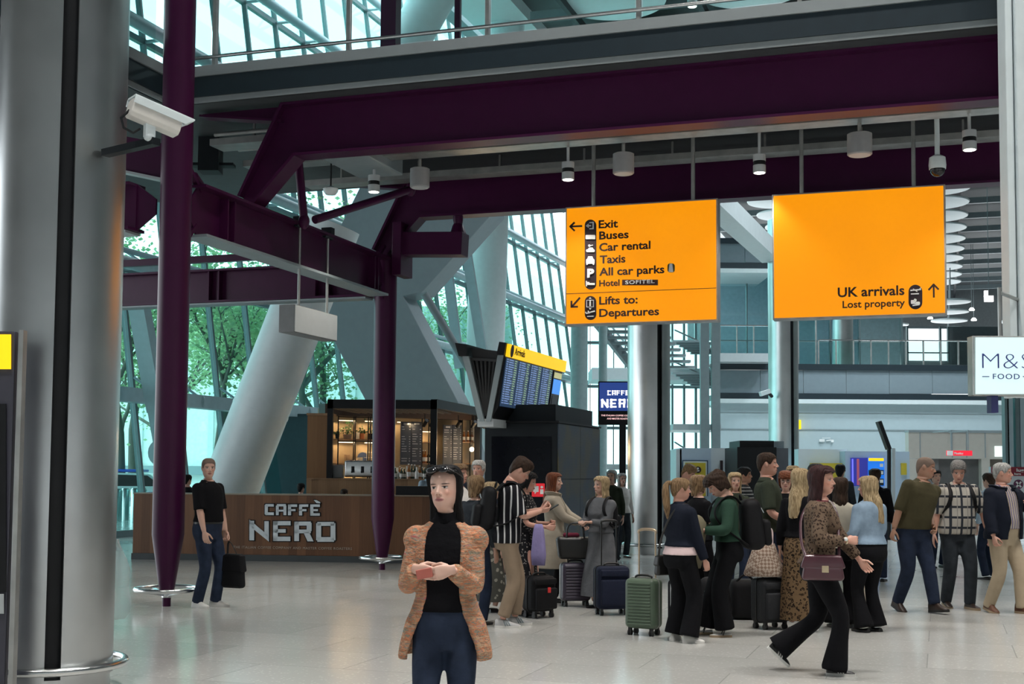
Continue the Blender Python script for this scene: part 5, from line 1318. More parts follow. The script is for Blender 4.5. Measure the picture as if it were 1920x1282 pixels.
m = MB(); m.beam(at(1647, 790, 31.6), at(1666, 842, 31.6), .25, .09, up=Vector((1, 0, .4))); m.tube([at(1667, 838, 32), at(1667, 1012, 32)], .05, 10); m.build('tilted_board', M_black, label='black tilted display board seen edge on above the white booth', cat='display board', kind='thing')
m = MB(); m.tube([at(1675, 840, 32.4), at(1675, 1010, 32.4)], .05, 10); m.build('slim_post', M_lgrey, label='pale slim post in front of the white booth', cat='post')
# closed shop front, warm grey
YS = 46.0
t = thing('shopfront', 'beige tiled shop front with dark shutters behind the three walking men', 'shop front', at(1790, 900, YS), kind='thing')
bx(1704, 1900, 810, 860, YS, .4, 'fascia_panel', mat('beige_panel', (.46, .44, .40), .4, var=.03), t); bx(1704, 1900, 807, 811, YS - .05, .5, 'top_rail', M_grey, t)
for a, b in ((1704, 1722), (1842, 1856)): bx(a, b, 860, 974, YS, .4, 'pier', mat('beige_panel', (.46, .44, .40), .4), t)
bx(1722, 1760, 858, 974, YS + .2, .2, 'shutter', mat('shutter_grey', (.13, .13, .13), .5), t); bx(1760, 1842, 858, 974, YS + .3, .2, 'shutter', mat('shutter_dark', (.085, .085, .085), .5), t); bx(1856, 1886, 858, 974, YS + .4, .2, 'doorway', mat('brown_doorway', (.14, .12, .10), .6), t)
for x in (1725, 1785, 1812, 1847): bx(x, x + 1, 811, 858, YS - .02, .05, 'joint', M_grey, t)
bx(1866, 1880, 836, 856, YS - .05, .05, 'bright_window', emit('soft_lit_window', (.75, .9, .85), .9), t)
t = thing('red_hanging_sign', 'small red and white sign hanging before the shop front', 'sign', at(1800, 850, 44), kind='thing')
sg = bx(1777, 1823, 844.5, 854, 44, .15, 'red_box', emit('red_lit_face', srgb(225, 35, 55), .85), t); bx(1777, 1787, 845, 853.5, 43.95, .06, 'white_end', M_cream, t)
pl = Plane(Vector((0, 43.98, 1)), FX, FY); m = MB(); pl.text(m, 'Meeting', 1789, 1806, 851.5, 4, .02, .01, .0); m.build('lettering', M_cream, sg)
for x in (1783, 1815): bx(x, x + .8, 806, 845, 44, .03, 'hanger', M_grey, t); bx(x, x + .8, 806, 808, 44, 2.1, 'bracket', M_grey, t)
t = thing('glass_shop_side', 'glazed shop side with slim mullions at the far right', 'shop window', at(1890, 900, 30), kind='thing')
for x, w in ((1888, 3), (1893, 6), (1908, 3), (1917, 5)): bx(x, x + w, 742, 1000, 30, .2, 'mullion', M_truss if w > 4 else M_mullion, t)
bx(1896, 1990, 742, 1000, 30.1, .04, 'pane', M_glass, t)
t = thing('burgundy_board', 'white notice board with burgundy header behind the man in the navy jacket', 'notice board', at(1890, 960, 26), kind='thing')
bx(1860, 1990, 875, 1010, 26, .12, 'board', M_booth2, t); h_ = bx(1860, 1990, 875, 892, 25.95, .05, 'header', mat('burgundy_print', srgb(130, 25, 50), .5), t)
pl = Plane(Vector((0, 25.94, 1)), FX, FY); m = MB(); pl.text(m, 'luggage', 1906, 1940, 884, 6, .02, .006, .0); pl.text(m, 'here', 1902, 1914, 890, 4, .02, .006, .0); m.build('lettering', M_cream, h_)
m = MB(); pl.circ(m, 1911.5, 908, 9, .01, -.06); o = m.build('round_symbol', mat('plum_disc', srgb(95, 40, 80), .5), t)
m = MB(); pl.line(m, 1907, 903, 1916, 913, 3, .01, -.045); pl.line(m, 1916, 903, 1907, 913, 3, .01, -.045); m.build('cross', M_cream, o)
bx(1497, 1502, 787, 804, 55.6, .4, 'yellow_blade_sign', M_yellow, label='small yellow blade sign right of the far steel column', cat='sign', kind='thing')
pl = Plane(Vector((0, YB - .05, 1)), FX, FY)
m = MB(); pl.pill(m, 1536, 823, 1546, 828, .03, .0, r=1); pl.line(m, 1549, 826, 1558, 824.5, 2, .03); pl.pill(m, 1558, 824, 1563, 829, .03, 0, r=1); pl.line(m, 1541, 821, 1557, 821, .9, .03); m.build('wall_logo', M_cream, label='small white mark on the pale back wall', cat='wall sign', kind='thing')
t = thing('wall_camera', 'white security camera fixed to the far steel column', 'camera', at(1436, 737, 37.3))
c = at(1434, 736, 37.2); m = MB(); m.beam(at(1425, 739, 37.2), at(1443, 733, 37.3), .12, .13); m.build('housing', M_white, t, bevel=.01); m = MB(); m.tube([at(1441, 736, 37.3), at(1447, 743, 37.5)], .05, 8); m.build('arm', M_dark, t)
# ================================================================== PEOPLE: builder
_tmp = bpy.data.scenes.new('remesh_tmp')
def remesh(mb, voxel, smooth=3, fac=0.5):
    me = bpy.data.meshes.new('tmp'); me.from_pydata([tuple(v) for v in mb.v], [], mb.f); me.update()
    o = bpy.data.objects.new('tmp', me); _tmp.collection.objects.link(o)
    r = o.modifiers.new('r', 'REMESH'); r.mode = 'VOXEL'; r.voxel_size = voxel; r.adaptivity = 0
    if smooth:
        s = o.modifiers.new('s', 'SMOOTH'); s.factor = fac; s.iterations = smooth
    vl = _tmp.view_layers[0]; vl.update(); dg = vl.depsgraph; dg.update()
    m2 = bpy.data.meshes.new_from_object(o.evaluated_get(dg))
    n = len(m2.vertices); v = np.empty(n * 3, np.float32); m2.vertices.foreach_get('co', v); v = v.reshape(n, 3)
    f = [tuple(p.vertices) for p in m2.polygons]
    bpy.data.objects.remove(o); bpy.data.meshes.remove(me); bpy.data.meshes.remove(m2)
    return v.astype(float), f
def sm(x, a, b):
    t = max(0.0, min(1.0, (x - a) / (b - a))); return t * t * (3 - 2 * t)
def chaikin(pts, it=2):
    pts = [Vector(p) for p in pts]
    for _ in range(it):
        q = [pts[0]]
        for a, b in zip(pts[:-1], pts[1:]): q += [a * .75 + b * .25, a * .25 + b * .75]
        pts = q + [pts[-1]]
    return pts
def chaikin1(r, it=2): return [v.x for v in chaikin([(x, 0, 0) for x in r], it)]
def lerp_tab(tab, z):
    if z <= tab[0][0]: return tab[0][1:]
    for p, q in zip(tab[:-1], tab[1:]):
        if z <= q[0]:
            t = (z - p[0]) / (q[0] - p[0]); t = t * .6 + .4 * t * t * (3 - 2 * t)
            return tuple(a + (b - a) * t for a, b in zip(p[1:], q[1:]))
    return tab[-1][1:]
def sring(w, f, b, n, p=2.3):
    out = []
    for k in range(n):
        t = 2 * pi * k / n; c, s = cos(t), sin(t)
        x = math.copysign(abs(c) ** (2 / p), c) * w; y = math.copysign(abs(s) ** (2 / p), s) * (f if s > 0 else b)
        out.append((x, y))
    return out

# ---- head (chin at z=0, crown at .225, facing +y)
HEAD = [(-.10, .058, .034, .074), (-.05, .055, .034, .074), (-.02, .053, .050, .074), (-.004, .040, .082, .070), (.012, .050, .095, .074), (.03, .058, .098, .080), (.048, .063, .098, .086), (.07, .067, .096, .092),
        (.095, .0705, .094, .098), (.118, .0725, .093, .101), (.14, .074, .096, .102), (.16, .074, .094, .101), (.18, .070, .084, .095), (.20, .060, .066, .080), (.214, .044, .045, .056), (.2225, .022, .022, .028)]
def head_mesh(sex):
    m = MB(); k = 1.0 if sex == 'm' else .965
    tab = HEAD if sex == 'm' else [(z, w * (.97 if z < .03 else 1.0) * (.88 if z < -.01 else 1), f * .97, b) for z, w, f, b in HEAD]
    zs = [r[0] for r in tab]; zz = []
    for a, b in zip(zs[:-1], zs[1:]): zz += [a, (a + b) / 2]
    zz.append(zs[-1])
    m.rings([[(x, y, z) for x, y in sring(*lerp_tab(tab, z), 40, 2.15)] for z in zz])
    m.tube([(0, .088, .126), (0, .100, .105), (0, .113, .083), (0, .112, .076)], [.007, .0085, .011, .009], 10)   # nose
    for s in (-1, 1): m.ellip((s * .0105, .100, .077), (.0085, .010, .0075), 10, 8)
    m.tube([(-.022, .091, .0475), (-.009, .1, .051), (0, .1015, .0495), (.009, .1, .051), (.022, .091, .0475)], [.003, .006, .006, .006, .003], 8)
    m.tube([(-.018, .091, .043), (0, .1, .0405), (.018, .091, .043)], [.003, .0068, .003], 8)
    for s in (-1, 1):
        m.ellip((s * .032, .083, .132), (.022, .012, .006), 12, 8)                       # brow
        m.ellip((s * .034, .0735, .086), (.020, .015, .016), 12, 8)                       # cheek
        m.ellip((s * .031, .0805, .1135), (.014, .0125, .010), 12, 8)                    # eyeball
        e = (Vector((0, .8, .25)).normalized(), Vector((s, -.45, 0)).normalized(), Vector((0, -.25, 1)).normalized())
        m.ellip((s * .073, -.008, .102), (.017, .010, .031), 12, 10, 0, (Vector((s * .3, .95, .1)).normalized(), Vector((s * .95, -.3, 0)), Vector((s * .12, -.2, 1)).normalized()))
    v, f = remesh(m, .0052, 2, .45)
    for i in range(len(v)):
        x, y, z = v[i]
        if y > .05:
            d = ((abs(x) - .031) / .019) ** 2 + ((z - .1165) / .013) ** 2
            if d < 1: v[i][1] -= .0055 * (1 - d)
    return v, f
_heads = {}
def head_geo(sex):
    if sex not in _heads: _heads[sex] = head_mesh(sex)
    return _heads[sex]

# ---- hand (wrist at origin, fingers +y, palm facing -z, thumb +x: a left hand)
_hands = {}
def hand_geo(curl, spread=0.0):
    k = (round(curl), spread)
    if k in _hands: return _hands[k]
    m = MB()
    rs = []
    for y, w, t, zz in ((-.02, .025, .020, 0), (.0, .026, .018, 0), (.03, .034, .0165, 0), (.06, .041, .0155, -.001), (.088, .041, .0125, -.002), (.098, .036, .009, -.003)):
        rs.append([(x, y, z + zz) for x, z in sring(w, t * .8, t, 18, 2.4)])
    m.rings(rs)
    for i, (x, L, r) in enumerate(((.0305, .072, .0086), (.0105, .081, .0088), (-.0105, .075, .0084), (-.0305, .058, .0075))):
        p = Vector((x, .088, -.002)); pts = [p.copy()]; a = radians(4); c = curl * (1 + .10 * i)
        ax = Vector((spread * (.35 - i * .23), 1, 0)).normalized()
        for q, fr in enumerate((.44, .31, .25)):
            a += radians(c * (.75, 1.1, .7)[q])
            p = p + (ax * cos(a) + Vector((0, 0, -1)) * sin(a)) * L * fr; pts.append(p.copy())
        m.tube(pts, [r * 1.05, r, r * .93, r * .8], 10); m.ellip(pts[-1], (r * .8,) * 3, 8, 6); m.ellip(pts[1], (r * 1.06,) * 3, 8, 6)
    p0 = Vector((.024, .022, -.006)); tc = min(1, curl / 50)
    d1 = Vector((.72 - .25 * tc, .62, -.18 - .45 * tc)).normalized(); d2 = Vector((.40 - .45 * tc, .85, -.22 - .5 * tc)).normalized()
    p1 = p0 + d1 * .042; p2 = p1 + d2 * .032; p3 = p2 + d2 * .022
    m.tube([p0, p1, p2, p3], [.0145, .0112, .0098, .0078], 10); m.ellip(p3, (.0078,) * 3, 8, 6); m.ellip(Vector((.020, .03, -.008)), (.016, .026, .013), 10, 8)
    _hands[k] = remesh(m, .0040, 2, .4)
    return _hands[k]

# ---- skin and hair materials
def skin_mat(name, tone, lip, brow):
    m, nt, b = newmat(name); L = nt.links
    at_ = N(nt, 'ShaderNodeAttribute'); at_.attribute_name = 'hl'
    sp = N(nt, 'ShaderNodeSeparateXYZ'); L.new(at_.outputs['Vector'], sp.inputs[0])
    ab = N(nt, 'ShaderNodeMath', operation='ABSOLUTE'); L.new(sp.outputs[0], ab.inputs[0])
    fr = N(nt, 'ShaderNodeMath', operation='GREATER_THAN'); L.new(sp.outputs[1], fr.inputs[0]); fr.inputs[1].default_value = .03
    tc = N(nt, 'ShaderNodeTexCoord'); nz = N(nt, 'ShaderNodeTexNoise'); nz.inputs['Scale'].default_value = 9; L.new(tc.outputs['Object'], nz.inputs['Vector'])
    rp = N(nt, 'ShaderNodeValToRGB'); rp.color_ramp.elements[0].color = col4([tone[0] * .93, tone[1] * .88, tone[2] * .86]); rp.color_ramp.elements[1].color = col4(tone)
    rp.color_ramp.elements[0].position, rp.color_ramp.elements[1].position = .35, .65
    L.new(nz.outputs[0], rp.inputs[0]); cur = rp.outputs[0]
    def ell(cx, cz, rx, rz, col, soft=.25, k=1.0):
        nonlocal cur
        t = []
        for src, c, r in ((ab.outputs[0], cx, rx), (sp.outputs[2], cz, rz)):
            a = N(nt, 'ShaderNodeMath', operation='MULTIPLY_ADD'); L.new(src, a.inputs[0]); a.inputs[1].default_value = 1 / r; a.inputs[2].default_value = -c / r
            q = N(nt, 'ShaderNodeMath', operation='MULTIPLY'); L.new(a.outputs[0], q.inputs[0]); L.new(a.outputs[0], q.inputs[1]); t.append(q)
        s = N(nt, 'ShaderNodeMath', operation='ADD'); L.new(t[0].outputs[0], s.inputs[0]); L.new(t[1].outputs[0], s.inputs[1])
        mr = N(nt, 'ShaderNodeMapRange'); L.new(s.outputs[0], mr.inputs[0]); mr.inputs[1].default_value = 1 + soft; mr.inputs[2].default_value = 1 - soft; mr.inputs[3].default_value = 0; mr.inputs[4].default_value = k
        f = N(nt, 'ShaderNodeMath', operation='MULTIPLY'); L.new(mr.outputs[0], f.inputs[0]); L.new(fr.outputs[0], f.inputs[1])
        x = N(nt, 'ShaderNodeMixRGB'); L.new(f.outputs[0], x.inputs[0]); L.new(cur, x.inputs[1]); x.inputs[2].default_value = col4(col); cur = x.outputs[0]
    ell(.045, .078, .022, .02, (tone[0] * 1.0, tone[1] * .72, tone[2] * .66), .9, .5)
    ell(0, .0455, .0250, .0095, lip, .3, .9)
    ell(0, .0462, .0215, .0014, [x * .22 for x in lip], .4)
    ell(.031, .1128, .0140, .0062, (.58, .54, .51), .3)
    ell(.031, .1132, .0062, .0064, (.035, .022, .015), .2)
    ell(.031, .1188, .0160, .0024, (.03, .02, .017), .5)
    ell(.034, .1325, .0195, .0040, brow, .5, .85)
    ell(.0065, .0735, .0035, .0022, [x * .25 for x in tone], .5)
    L.new(cur, b.inputs['Base Color']); b.inputs['Roughness'].default_value = .5
    b.inputs['Subsurface Weight'].default_value = .08; b.inputs['Subsurface Radius'].default_value = (.02, .008, .005)
    return m
def hair_mat(name, c, c2=None):
    m, nt, b = newmat(name); L = nt.links
    tc = N(nt, 'ShaderNodeTexCoord'); mp = N(nt, 'ShaderNodeMapping'); mp.inputs['Scale'].default_value = (60, 60, 5); L.new(tc.outputs['Object'], mp.inputs[0])
    nz = N(nt, 'ShaderNodeTexNoise'); nz.inputs['Scale'].default_value = 2; nz.inputs['Detail'].default_value = 3; L.new(mp.outputs[0], nz.inputs['Vector'])
    rp = N(nt, 'ShaderNodeValToRGB'); c2 = c2 or [x * 1.7 for x in c]
    rp.color_ramp.elements[0].color = col4([x * .6 for x in c]); rp.color_ramp.elements[1].color = col4(c2); rp.color_ramp.elements[0].position, rp.color_ramp.elements[1].position = .3, .72
    L.new(nz.outputs[0], rp.inputs[0]); L.new(rp.outputs[0], b.inputs['Base Color']); b.inputs['Roughness'].default_value = .55; b.inputs['Specular IOR Level'].default_value = .18
    bp = N(nt, 'ShaderNodeBump'); bp.inputs['Strength'].default_value = .7; bp.inputs['Distance'].default_value = .01; L.new(nz.outputs[0], bp.inputs['Height']); L.new(bp.outputs[0], b.inputs['Normal'])
    return m
DKBROW = (.03, .02, .014)
SK = {'fair': skin_mat('fair_skin', (.64, .40, .31), (.42, .13, .12), (.12, .07, .04)), 'pink': skin_mat('ruddy_skin', (.60, .33, .25), (.36, .12, .10), (.20, .14, .10)), 'dark': skin_mat('tanned_skin', (.38, .21, .14), (.28, .10, .08), (.05, .04, .035)),
      'front': skin_mat('front_skin', (.72, .47, .38), (.42, .14, .15), (.025, .014, .012))}
HR = {'black': hair_mat('black_hair', (.004, .0035, .004), (.012, .011, .012)), 'brown': hair_mat('brown_hair', (.020, .011, .007), (.06, .034, .022)), 'blond': hair_mat('blond_hair', (.26, .17, .08), (.58, .44, .26)), 'dkblond': hair_mat('dark_blond_hair', (.15, .085, .042), (.34, .22, .12)),
      'red': hair_mat('auburn_hair', (.085, .022, .009), (.21, .065, .026)), 'grey': hair_mat('grey_hair', (.26, .26, .25), (.58, .58, .56)), 'dkgrey': hair_mat('dark_grey_hair', (.09, .085, .08), (.26, .25, .24)), 'plum': hair_mat('plum_hair', (.022, .008, .009), (.06, .022, .022)), 'shaved': mat('shaved_stubble', (.16, .11, .085), .8)}

def hair_geo(style, sex):
    """closed shell (and tail) in head coordinates"""
    n, T = 56, 30
    tab = HEAD
    rnd = random.Random(hash(style) & 255 if False else len(style) * 7)
    mb = MB()
    o = {'short': dict(fr=.168, si=.085, ba=.005, th=.014, top=.238), 'crew': dict(fr=.172, si=.10, ba=.03, th=.007, top=.231), 'shaved': dict(fr=.168, si=.10, ba=.03, th=.0022, top=.2262), 'quiff': dict(fr=.170, si=.10, ba=.02, th=.012, top=.252),
         'long': dict(fr=.176, si=-.17, ba=-.23, th=.017, top=.238), 'vlong': dict(fr=.176, si=-.22, ba=-.33, th=.019, top=.24), 'front': dict(fr=.186, si=-.20, ba=-.27, th=.02, top=.243), 'bob': dict(fr=.165, si=.02, ba=-.03, th=.022, top=.245), 'shoulder': dict(fr=.168, si=-.075, ba=-.11, th=.021, top=.242),
         'pony': dict(fr=.172, si=.085, ba=.02, th=.010, top=.235), 'bun': dict(fr=.15, si=.03, ba=-.01, th=.032, top=.252), 'fringe': dict(fr=.14, si=.03, ba=-.02, th=.02, top=.243), 'bald': dict(fr=.0, si=.085, ba=.02, th=.006, top=.15)}[style]
    out, inn = [], []
    lng = o['si'] < .06
    for k in range(n):
        ph = 2 * pi * k / n            # 0 = front
        d = abs((ph + pi) % (2 * pi) - pi)      # 0 front .. pi back
        e0 = 1.30 if style == 'front' else 1.05 if lng else .75
        s1 = sm(d, e0, e0 + (.30 if lng else .55)); s2 = sm(d, 1.8, 2.6)
        fr_ = o['fr'] + ((.020 * (1 - min(1, d / .85) ** 2)) if lng and style not in ('fringe', 'bun') else -.010 * sm(d, .3, .8) if not lng else 0)
        zl = fr_ * (1 - s1) + (o['si'] * (1 - s2) + o['ba'] * s2) * s1
        if style == 'bald': zl = .14 * (1 - s1) + zl * s1
        if not lng and style != 'bald':
            ear = math.exp(-((d - 1.62) / .22) ** 2); zl += .035 * ear
        if style in ('front', 'long', 'vlong', 'shoulder', 'bob', 'fringe'): zl += (.012 * sin(9 * ph) + .010 * sin(17 * ph + 1)) * s1
        ro, ri = [], []
        for j in range(T + 1):
            t = j / T; z = o['top'] + (zl - o['top']) * (t ** 1.15)
            zz = max(z, .03 if lng else -.02)
            zz = min(.2225, zz - max(0, o['top'] - .2225) * sm(zz, .10, o['top']))
            zz = max(zz, .045 if lng else -.09)
            w, f, b = lerp_tab(tab, zz)
            sx, sy = sin(ph), cos(ph)
            p = 2.15
            x = math.copysign(abs(sx) ** (2 / p), sx) * w; y = math.copysign(abs(sy) ** (2 / p), sy) * (f if sy > 0 else b)
            r = sqrt(x * x + y * y); th = o['th'] * (1 + .10 * sin(7 * ph + j * .7) + .10 * sin(13 * ph - j * .35))
            edge = sm(1 - t, 0, .14); th = .003 + th * (.40 + .60 * edge) if (not lng or s1 < .5) else th * (.55 + .45 * edge)
            if style == 'quiff' and sy > .2: th += .014 * sm(z, .17, .23) * sy
            gx = x / r if r > 1e-6 else 0; gy = y / r if r > 1e-6 else 0
            low = sm(.05 - z, 0, .16)                   # hair falling below the jaw
            if lng:
                x *= 1 + .22 * low * (1 if style != 'bob' else .3); y = y - (.012 + (.022 if style in ('vlong', 'front') else 0) * s2) * low + (.02 * low * s1 * (1 - s2))
            inr = .004 if not lng else .012 + .012 * low
            top_in = min(1, (o['top'] - z) * 40 + .0)
            ro.append(Vector((x + gx * th, y + gy * th, z)))
            ri.append(Vector((x - gx * inr * top_in, y - gy * inr * top_in, z - .010 * (1 - min(1, t * 3)) - .0)))
        out.append(ro); inn.append(ri)
    rings = []
    for j in range(T + 1): rings.append([out[k][j] for k in range(n)])
    for j in range(T, -1, -1): rings.append([inn[k][j] for k in range(n)])
    # ring order must run counter-clockwise seen from above: ph runs from +y towards +x, i.e. clockwise -> reverse
    rings = [r[::-1] for r in rings][::-1]
    if style == 'bald': mb.rings(rings, False, loop=True)
    else: mb.rings(rings, True)
    if style == 'pony':
        mb.tube(chaikin([(0, -.098, .165), (0, -.145, .17), (0, -.17, .13), (0, -.165, .04), (.01, -.15, -.07), (.012, -.13, -.17), (.01, -.12, -.24)], 2), chaikin1([.024, .026, .036, .042, .040, .032, .014], 2), 16)
    if style == 'bun': mb.ellip((0, -.075, .215), (.045, .045, .04), 14, 10); mb.ellip((0, -.11, .16), (.04, .04, .04), 14, 10)
    return mb
_hairs = {}
def hair_cached(style, sex):
    if (style, sex) not in _hairs: _hairs[(style, sex)] = hair_geo(style, sex)
    return _hairs[(style, sex)]

# ---- shoes
_shoes = {}
def shoe_geo(kind):
    if kind in _shoes: return _shoes[kind]
    up, so = MB(), MB()
    out = [(-.072, .026), (-.06, .033), (-.02, .034), (.04, .036), (.09, .045), (.13, .044), (.165, .034), (.186, .016)]
    hh = {'sneaker': [.075, .088, .094, .085, .062, .05, .040, .028], 'boot': [.12, .13, .135, .12, .075, .058, .046, .032], 'flat': [.05, .055, .05, .042, .04, .038, .033, .026]}[kind]
    rs = []
    for (y, w), h in zip(out, hh):
        rs.append([(w * cos(pi * k / 10) * (1 if 0 < k < 10 else 1), y, .018 + (h - .018) * sin(pi * k / 10) ** .8) for k in range(11)] + [(-w, y, .016), (w, y, .016)][::1])
    up.rings([r[::-1] for r in rs])
    pts = [(w + .003, y) for y, w in out] + [(0, .192)] + [(-w - .003, y) for y, w in out[::-1]] + [(0, -.078)]
    so.prism([(x, y, 0) for x, y in pts], (0, 0, .026))
    for y in (.03, .05, .07): pass
    _shoes[kind] = (up, so); return _shoes[kind]

TORSO_M = [(.78, .125, .095, .105), (.86, .160, .105, .125), (.93, .168, .108, .128), (1.0, .160, .108, .108), (1.08, .150, .110, .095), (1.18, .158, .112, .102), (1.27, .172, .118, .115), (1.35, .178, .108, .12), (1.41, .168, .085, .108), (1.45, .12, .066, .09), (1.485, .066, .052, .072), (1.52, .055, .05, .066)]
TORSO_F = [(.78, .135, .095, .11), (.86, .168, .10, .135), (.93, .170, .10, .128), (1.0, .154, .098, .100), (1.08, .134, .096, .085), (1.17, .140, .108, .092), (1.25, .150, .138, .10), (1.33, .152, .112, .105), (1.40, .145, .075, .098), (1.44, .105, .06, .085), (1.48, .058, .045, .064), (1.52, .048, .044, .058)]
LEGR = {'slim': (.090, .082, .060, .060, .045, .050), 'straight': (.092, .085, .068, .067, .062, .066), 'wide': (.096, .092, .086, .090, .10, .108), 'flare': (.094, .086, .068, .070, .095, .112), 'loose': (.095, .088, .074, .072, .064, .066)}

class Human:
    """unit height 1.755 m; local frame: x to the person's right, y forward"""
    def __init__(s, h=1.75, sex='m', w=1.0, belly=0.0, lean=0, side=0, twist=0, head=(0, 0, 0), feet=None, hands=None, elbows=None, drop=0.0):
        s.S, s.sex, s.w, s.belly = h / 1.755, sex, w, belly
        s.lean, s.side, s.twist = radians(lean), radians(side), radians(twist); s.head = head
        s.tab = [(z, a * w, f * w + belly * math.exp(-((z - 1.08) / .13) ** 2), b * w) for z, a, f, b in (TORSO_M if sex == 'm' else TORSO_F)]
        s.sx, s.sz = (.172 * (.5 + .5 * w), 1.405) if sex == 'm' else (.155 * (.5 + .5 * w), 1.385)
        # feet: (x, y, z of ankle, yaw deg, pitch deg) left then right
        s.feet = feet or [(-.10, 0, .085, 8, 0), (.10, 0, .085, -8, 0)]
        s.hipz = .90 - drop; s.drop = drop
        s.legs = []
        for i, sg in enumerate((-1, 1)):
            a = Vector((sg * .085 * w, 0, s.hipz)); t = Vector(s.feet[i][:3])
            k, e = s.ik(a, t, .435, .405, Vector((sg * .08, 1, 0)))
            s.legs.append((a, k, e))
        hands = hands or [None, None]; elbows = elbows or [None, None]
        s.arms = []
        for i, sg in enumerate((-1, 1)):
            a = s.bend(Vector((sg * s.sx, -.005, s.sz)))
            t = Vector(hands[i]) if hands[i] else a + Vector((sg * .085, .03, -.52))
            hint = Vector(elbows[i]) if elbows[i] else Vector((sg * .45, -1, -.1))
            k, e = s.ik(a, t, .285, .25, hint)
            s.arms.append((a, k, e))
    def ik(s, a, t, l1, l2, hint):
        d = t - a; L = min(d.length, .998 * (l1 + l2)); dn = d.normalized()
        x = (l1 * l1 - l2 * l2 + L * L) / (2 * L); hh = sqrt(max(0, l1 * l1 - x * x))
        p = (hint - dn * hint.dot(dn)).normalized()
        return a + dn * x + p * hh, a + dn * L
    def bend(s, p):
        p = Vector(p); z0 = .95; p.z -= s.drop if p.z > .5 else 0; z0 -= s.drop
        t = sm(p.z, z0 - .10, z0 + .22)
        if t > 0:
            q = p - Vector((0, 0, z0))
            q = Matrix.Rotation(-s.twist * t, 3, 'Z') @ (Matrix.Rotation(s.side * t, 3, 'Y') @ (Matrix.Rotation(-s.lean * t, 3, 'X') @ q))
            p = q + Vector((0, 0, z0))
        return p
    def torso(s, mb, z0, z1, d=0.0, n=32, step=.03, dz=None, p=2.3):
        rs = []; K = max(2, int((z1 - z0) / step))
        for i in range(K + 1):
            z = z0 + (z1 - z0) * i / K; w, f, b = lerp_tab(s.tab, z); e = d + (dz(z) if dz else 0)
            rs.append([s.bend((x, y, z)) for x, y in sring(w + e, f + e, b + e, n, p)])
        mb.rings(rs)
    def limb(s, mb, pts, rad, n=16, K=7):
        a, k, e = pts; P, R = [], []
        r = rad
        for i in range(K + 1):
            t = i / K; P.append(a.lerp(k, t)); R.append(np.interp(t, [0, .5, 1], r[:3]))
        for i in range(1, K + 1):
            t = i / K; P.append(k.lerp(e, t)); R.append(np.interp(t, [0, .35, 1], [r[2], r[3], r[4]]))
        # soften the joint
        for _ in range(2):
            Q = list(P)
            for i in range(1, len(P) - 1): Q[i] = P[i] * .5 + (P[i - 1] + P[i + 1]) * .25
            P = Q
        d0 = (P[1] - P[0]).normalized()
        P = [P[0] - d0 * R[0] * .80, P[0] - d0 * R[0] * .55] + P; R = [R[0] * .35, R[0] * .78] + R
        mb.tube(P, R, n, up=Vector((0, 1, 0)))
        return P, R
    def pivot(s): return s.bend((0, -.008, 1.50))
    def head_mat(s):
        pt, yw, rl = [radians(a) for a in s.head]
        return Matrix.Translation(s.pivot()) @ Matrix.Rotation(yw, 4, 'Z') @ Matrix.Rotation(rl, 4, 'Y') @ Matrix.Rotation(-pt, 4, 'X') @ Matrix.Translation((0, 0, .03)) @ Matrix.Diagonal((1, 1, 1 if s.sex == 'm' else .955, 1))
    def body(s, par, skin, hands=((12, None, None), (12, None, None)), voxel=.016, headscale=1.0):
        m = MB(); w = s.w
        s.torso(m, .82, 1.50)
        for a, k, e in s.legs: s.limb(m, (a, k, e), (.082 * w, .075 * w, .052, .053, .036))
        for a, k, e in s.arms:
            f = 1.0 if s.sex == 'm' else .84
            f *= .6 + .4 * w
            m.ellip(a + Vector((0, 0, -.01)), (.060 * f, .060 * f, .062 * f), 14, 10)
            s.limb(m, (a, k, e), (.056 * f, .049 * f, .040 * f, .040 * f, .027 * f), 14)
        v, f = remesh(m, voxel, 3)
        V_, F_, HL = [v], list(f), [np.tile((0, 0, -5.0), (len(v), 1))]
        hv, hf = head_geo(s.sex); M = np.array(s.head_mat()); k = headscale
        n0 = len(v); V_.append((hv * k) @ M[:3, :3].T + M[:3, 3]); HL.append(hv); F_ += [tuple(i + n0 for i in q) for q in hf]; n0 += len(hv)
        for i, sg in enumerate((-1, 1)):
            a, kn, e = s.arms[i]; curl, fdir, palm = hands[i]
            Y_ = Vector(fdir).normalized() if fdir else (e - kn).normalized()
            pn = Vector(palm) if palm else Vector((-sg, .15, 0))
            Zz = -(pn - Y_ * pn.dot(Y_)).normalized(); X_ = Y_.cross(Zz)
            gv, gf = hand_geo(curl); g = gv.copy() * (1.0 if s.sex == 'm' else .92)
            if sg > 0: g[:, 0] *= -1; gf = [q[::-1] for q in gf]
            R = np.array([X_, Y_, Zz]).T
            V_.append(g @ R.T + np.array(e)); HL.append(np.tile((0, 0, -5.0), (len(g), 1))); F_ += [tuple(j + n0 for j in q) for q in gf]; n0 += len(g)
        allv = np.concatenate(V_) * s.S; hl = np.concatenate(HL)
        me = bpy.data.meshes.new('body'); me.from_pydata(allv.tolist(), [], F_); me.materials.append(skin)
        me.polygons.foreach_set('use_smooth', [True] * len(me.polygons))
        at_ = me.attributes.new('hl', 'FLOAT_VECTOR', 'POINT'); at_.data.foreach_set('vector', hl.astype(np.float32).ravel())
        me.update(); o = bpy.data.objects.new('body', me); COL.objects.link(o); o.parent = par
        return o
